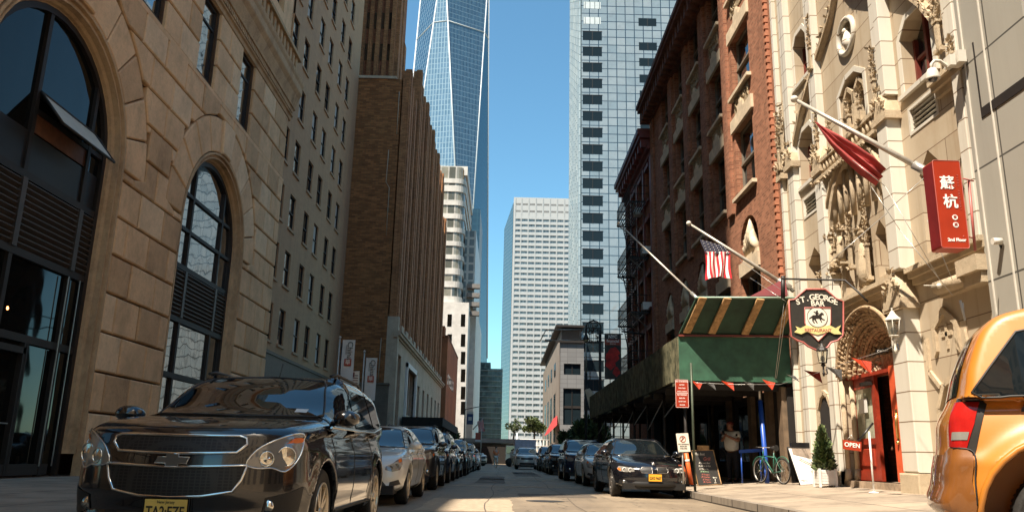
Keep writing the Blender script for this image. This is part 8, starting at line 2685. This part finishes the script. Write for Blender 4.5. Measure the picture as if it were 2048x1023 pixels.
# slender pole before the grey building
A = thing('signal_pole', 'slender dark pole with long pale mast arms before the grey clad building', 'pole', (px(1173, 860, 46).x, 46, .15))
g = G(); t_ = px(1172, 680, 46); g.tube([(t_.x, 46, .15), (t_.x, 46, px(1172, 745, 46).z)], .08, 8, raw=True); g.build('lower_pole', MT['iron'], A)
g = G(); g.tube([(t_.x, 46, px(1172, 745, 46).z), (t_.x, 46, t_.z)], .045, 8, raw=True)
for v in (659, 680): g.tube([px(1092, v, 46), px(1172, v - .6, 46)], .035, 6, raw=True)
for u in (1104, 1160): g.tube([px(u, 659, 46), px(u, 680, 46)], .02, 5, raw=True)
g.tube([px(1092, 659, 46), px(1080, 682, 46)], .03, 5, raw=True); g.build('mast_arm', MT['pole'], A)
g = G(); q = px(1090, 680, 46); g.tube([q, q + Vector((.35, 0, 0))], .08, 8, raw=True); g.build('signal_head', MT['pole'], A)

# ------------------------------------------------------------------ far end of the street
A = thing('elevated_walkway', 'grey concrete walkway crossing above the far end of the street', 'bridge', (0, 100, 0))
a, b = px(960, 878, 100), px(1050, 878, 100)
g = rawbox(a.x - 12, b.x - 1.2, 99, 103, px(1000, 885, 100).z, px(1000, 877, 100).z); g.build('deck', plain('walkway_concrete', (.26, .22, .18), .8, var=.3, vs=.6), A)
g = rawbox(a.x - 12, b.x, 99.8, 103, px(1000, 892, 100).z, px(1000, 886, 100).z); g.build('beam', plain('brown_beam', (.12, .09, .07), .8), A)
for x in (a.x - 8, a.x - 3, 1.2): 
    g = rawbox(x, x + .5, 100, 101, 0, px(1000, 886, 100).z); g.build('column', MT['L3s'], A)
A = thing('dark_underpass', 'dark glazed hall behind the crossing under the walkway', 'building', (0, 118, 0))
g = rawbox(a.x - 14, 2.2, 116, 130, 0, px(1000, 889, 116).z); g.build('wall', MT['void'], A)
g = rawbox(2.2, 5.8, 117, 130, 0, px(1060, 895, 117).z - .2); g.build('pale_wall', plain('pale_far_wall', (.55, .47, .38), .8, var=.2, vs=.5), A)
A = thing('white_railing', 'white railing and mast on the low wall at the far end right', 'fence', (3, 112, 0))
g = G(); z = px(1060, 878, 112).z
for k in range(9): g.tube([(2.4 + k * .45, 112, 0), (2.4 + k * .45, 112, z)], .04, 4, raw=True)
for zz_ in (z, z * .75, z * .5): g.tube([(2.3, 112, zz_), (6.3, 112, zz_)], .05, 4, raw=True)
m_ = px(1034, 880, 112); g.tube([(m_.x, 112, 0), (m_.x, 112, m_.z + 1)], .09, 6, raw=True); g.tube([(m_.x, 112, m_.z), px(1012, 893, 112), ], .05, 4, raw=True); g.tube([(m_.x, 112, m_.z), px(1046, 892, 112)], .05, 4, raw=True); g.build('rails', MT['white'], A)

def tree(lab, x, y, z0, h, r, seed, n=2600, size=.28, group=None):
    A = thing('tree', lab, 'tree', (x, y, z0), group=group)
    g = G(); g.tube([(x, y, z0), (x + .1, y, z0 + h * .4), (x, y, z0 + h * .75)], [.16, .11, .05], 7, raw=True)
    rnd = random.Random(seed); cl = []
    for k in range(9):
        a = rnd.uniform(0, 6.28); rr = rnd.uniform(.3, .85) * r; zz_ = z0 + h * rnd.uniform(.5, .95)
        g.tube([(x, y, z0 + h * .4), (x + rr * .5 * math.cos(a), y + rr * .5 * math.sin(a), (z0 + h * .45 + zz_) / 2), (x + rr * math.cos(a), y + rr * math.sin(a), zz_)], [.06, .04, .02], 5, raw=True)
        cl.append((x + rr * math.cos(a), y + rr * math.sin(a), zz_))
    g.build('trunk', MT['wood'] if False else MT['iron'], A)
    g = G()
    for i, c_ in enumerate(cl): leafy(g, c_, (r * .42, r * .42, h * .16), n // 9, size, mats=3, seed=seed * 10 + i)
    g.build('crown', [MT['leaf1'], MT['leaf2'], MT['leaf3']], A, recalc=False)
tree('bushy dark green street tree behind the lamp post, half under the shed', 6.2, 58, .2, 3.4, 1.1, 3)
tree('small green tree left of the shed end, close to the slender pole', 5.0, 62, .2, 2.6, .8, 5)
tree('bright yellow green tree at the far end, in front of the white office tower', 4.6, 122, 3.2, 3.2, 1.6, 7, n=1500, size=.35)
tree('thin sparse tree on the walkway below the white office tower', 1.6, 126, 3.4, 3.0, 1.2, 8, n=500, size=.3)
tree('small dark tree in front of the orange building', -5.9, 92, .15, 3.6, 1.2, 9)

# street clutter on the far left: poles, banners, flags, boxes
A = thing('street_sign', 'tall dark pole with a blue banner far down the left pavement', 'street sign', (px(930, 880, 62).x, 62, .15))
p = px(930, 818, 62); g = G(); g.tube([(p.x, 62, .15), (p.x, 62, p.z)], .05, 6, raw=True); g.tube([(p.x, 62, p.z), px(965, 811, 62)], .03, 5, raw=True); g.build('pole', MT['iron'], A)
a, b = px(934, 822, 62), px(946, 848, 62); g = G(TS(62)); g.prism(rect(a.x, b.x, b.z, a.z), -.03, 0, back=True); g.build('banner', plain('deep_blue_banner', (.02, .05, .14), .5, var=.5, vs=2), A)
g = G(TS(62)); g.prism(rect(a.x, b.x, a.z - .18, a.z), 0, .01); g.prism(rect(a.x + .12, b.x - .1, b.z + .3, b.z + .55), 0, .01); g.build('banner_bands', MT['offw'], A)
F2 = thing('flag', 'distant striped flag hanging over the left pavement', 'flag', tuple(px(957, 840, 60)))
vs = []; g = G()
a, b, c_, d_ = px(954, 842, 60), px(966, 838, 60), px(969, 862, 60), px(958, 862, 60)
for i in range(7):
    for k in range(9):
        q = a.lerp(b, k / 8).lerp(d_.lerp(c_, k / 8), i / 6); q.y += .1 * math.sin(k * 1.4 + i); vs.append(q)
g.add(vs, [(i * 9 + k, i * 9 + k + 1, (i + 1) * 9 + k + 1, (i + 1) * 9 + k) for i in range(6) for k in range(8)], smooth=True, raw=True)
o = g.build('cloth', MT['stripe'], F2); uv = o.data.uv_layers.new(name='UVMap')
for lp_ in o.data.loops: uv.data[lp_.index].uv = ((lp_.vertex_index % 9) / 8, 0)
g = G(); g.tube([px(946, 858, 60), px(966, 836, 60)], .04, 5, raw=True); g.build('pole', MT['pole'], F2)
A = thing('red_banner', 'small red and white banner below the distant striped flag', 'banner', tuple(px(956, 875, 59)))
a, b = px(951, 864, 59), px(962, 882, 59); g = G(TS(59)); g.prism(rect(a.x, b.x, b.z, a.z), -.02, 0, back=True); g.build('cloth', MT['signred'], A)
g = G(TS(59)); g.prism(rect(a.x, b.x, b.z, b.z + .12), 0, .01); g.build('hem', MT['white'], A)
g = G(); g.tube([(b.x, 59, .15), (b.x, 59, b.z + .9)], .03, 5, raw=True); g.build('post', MT['pole'], A)
A = thing('scaffold_canopy', 'dark low scaffold canopy over the left pavement behind the parked cars', 'scaffold', (-6, 66, .15))
g = rawbox(-7.2, -4.3, 58, 78, 2.9, 3.5); g.build('canopy', MT['void'], A)
for k in range(7): 
    g = G(); g.tube([(-4.5, 58.5 + k * 3.2, .15), (-4.5, 58.5 + k * 3.2, 2.9)], .05, 6, raw=True); g.build('post', MT['iron'], A)
# post for the shed side camera: small square box on the near left building wall, parking meters
for k, (y) in enumerate((24.5, 31.0, 40.0)):
    A = thing('parking_meter', 'grey parking meter on a post by the left kerb, %s' % ('nearest of three', 'middle of three', 'farthest of three')[k], 'parking meter', (-4.25, y, .15), group='parking meters on the left pavement')
    g = G(); g.tube([(-4.25, y, .15), (-4.25, y, 1.15)], .03, 8, raw=True); g.build('post', MT['steel'], A)
    g = G(); g.lathe([(.03, 0), (.07, .04), (.08, .18), (.07, .27), (.03, .31), (.001, .32)], c=(-4.25, y, 1.13), n=12, sy=.7); g.build('head', MT['dark'], A)
# road markings and covers
g = G(); g.lathe([(.001, .006), (.34, .006), (.36, .004), (.40, .0045)], c=(.9, 17.2, 0), n=28)
tag(g.build('manhole_cover', MT['iron']), 'round dark iron manhole cover in the roadway ahead', 'manhole cover')
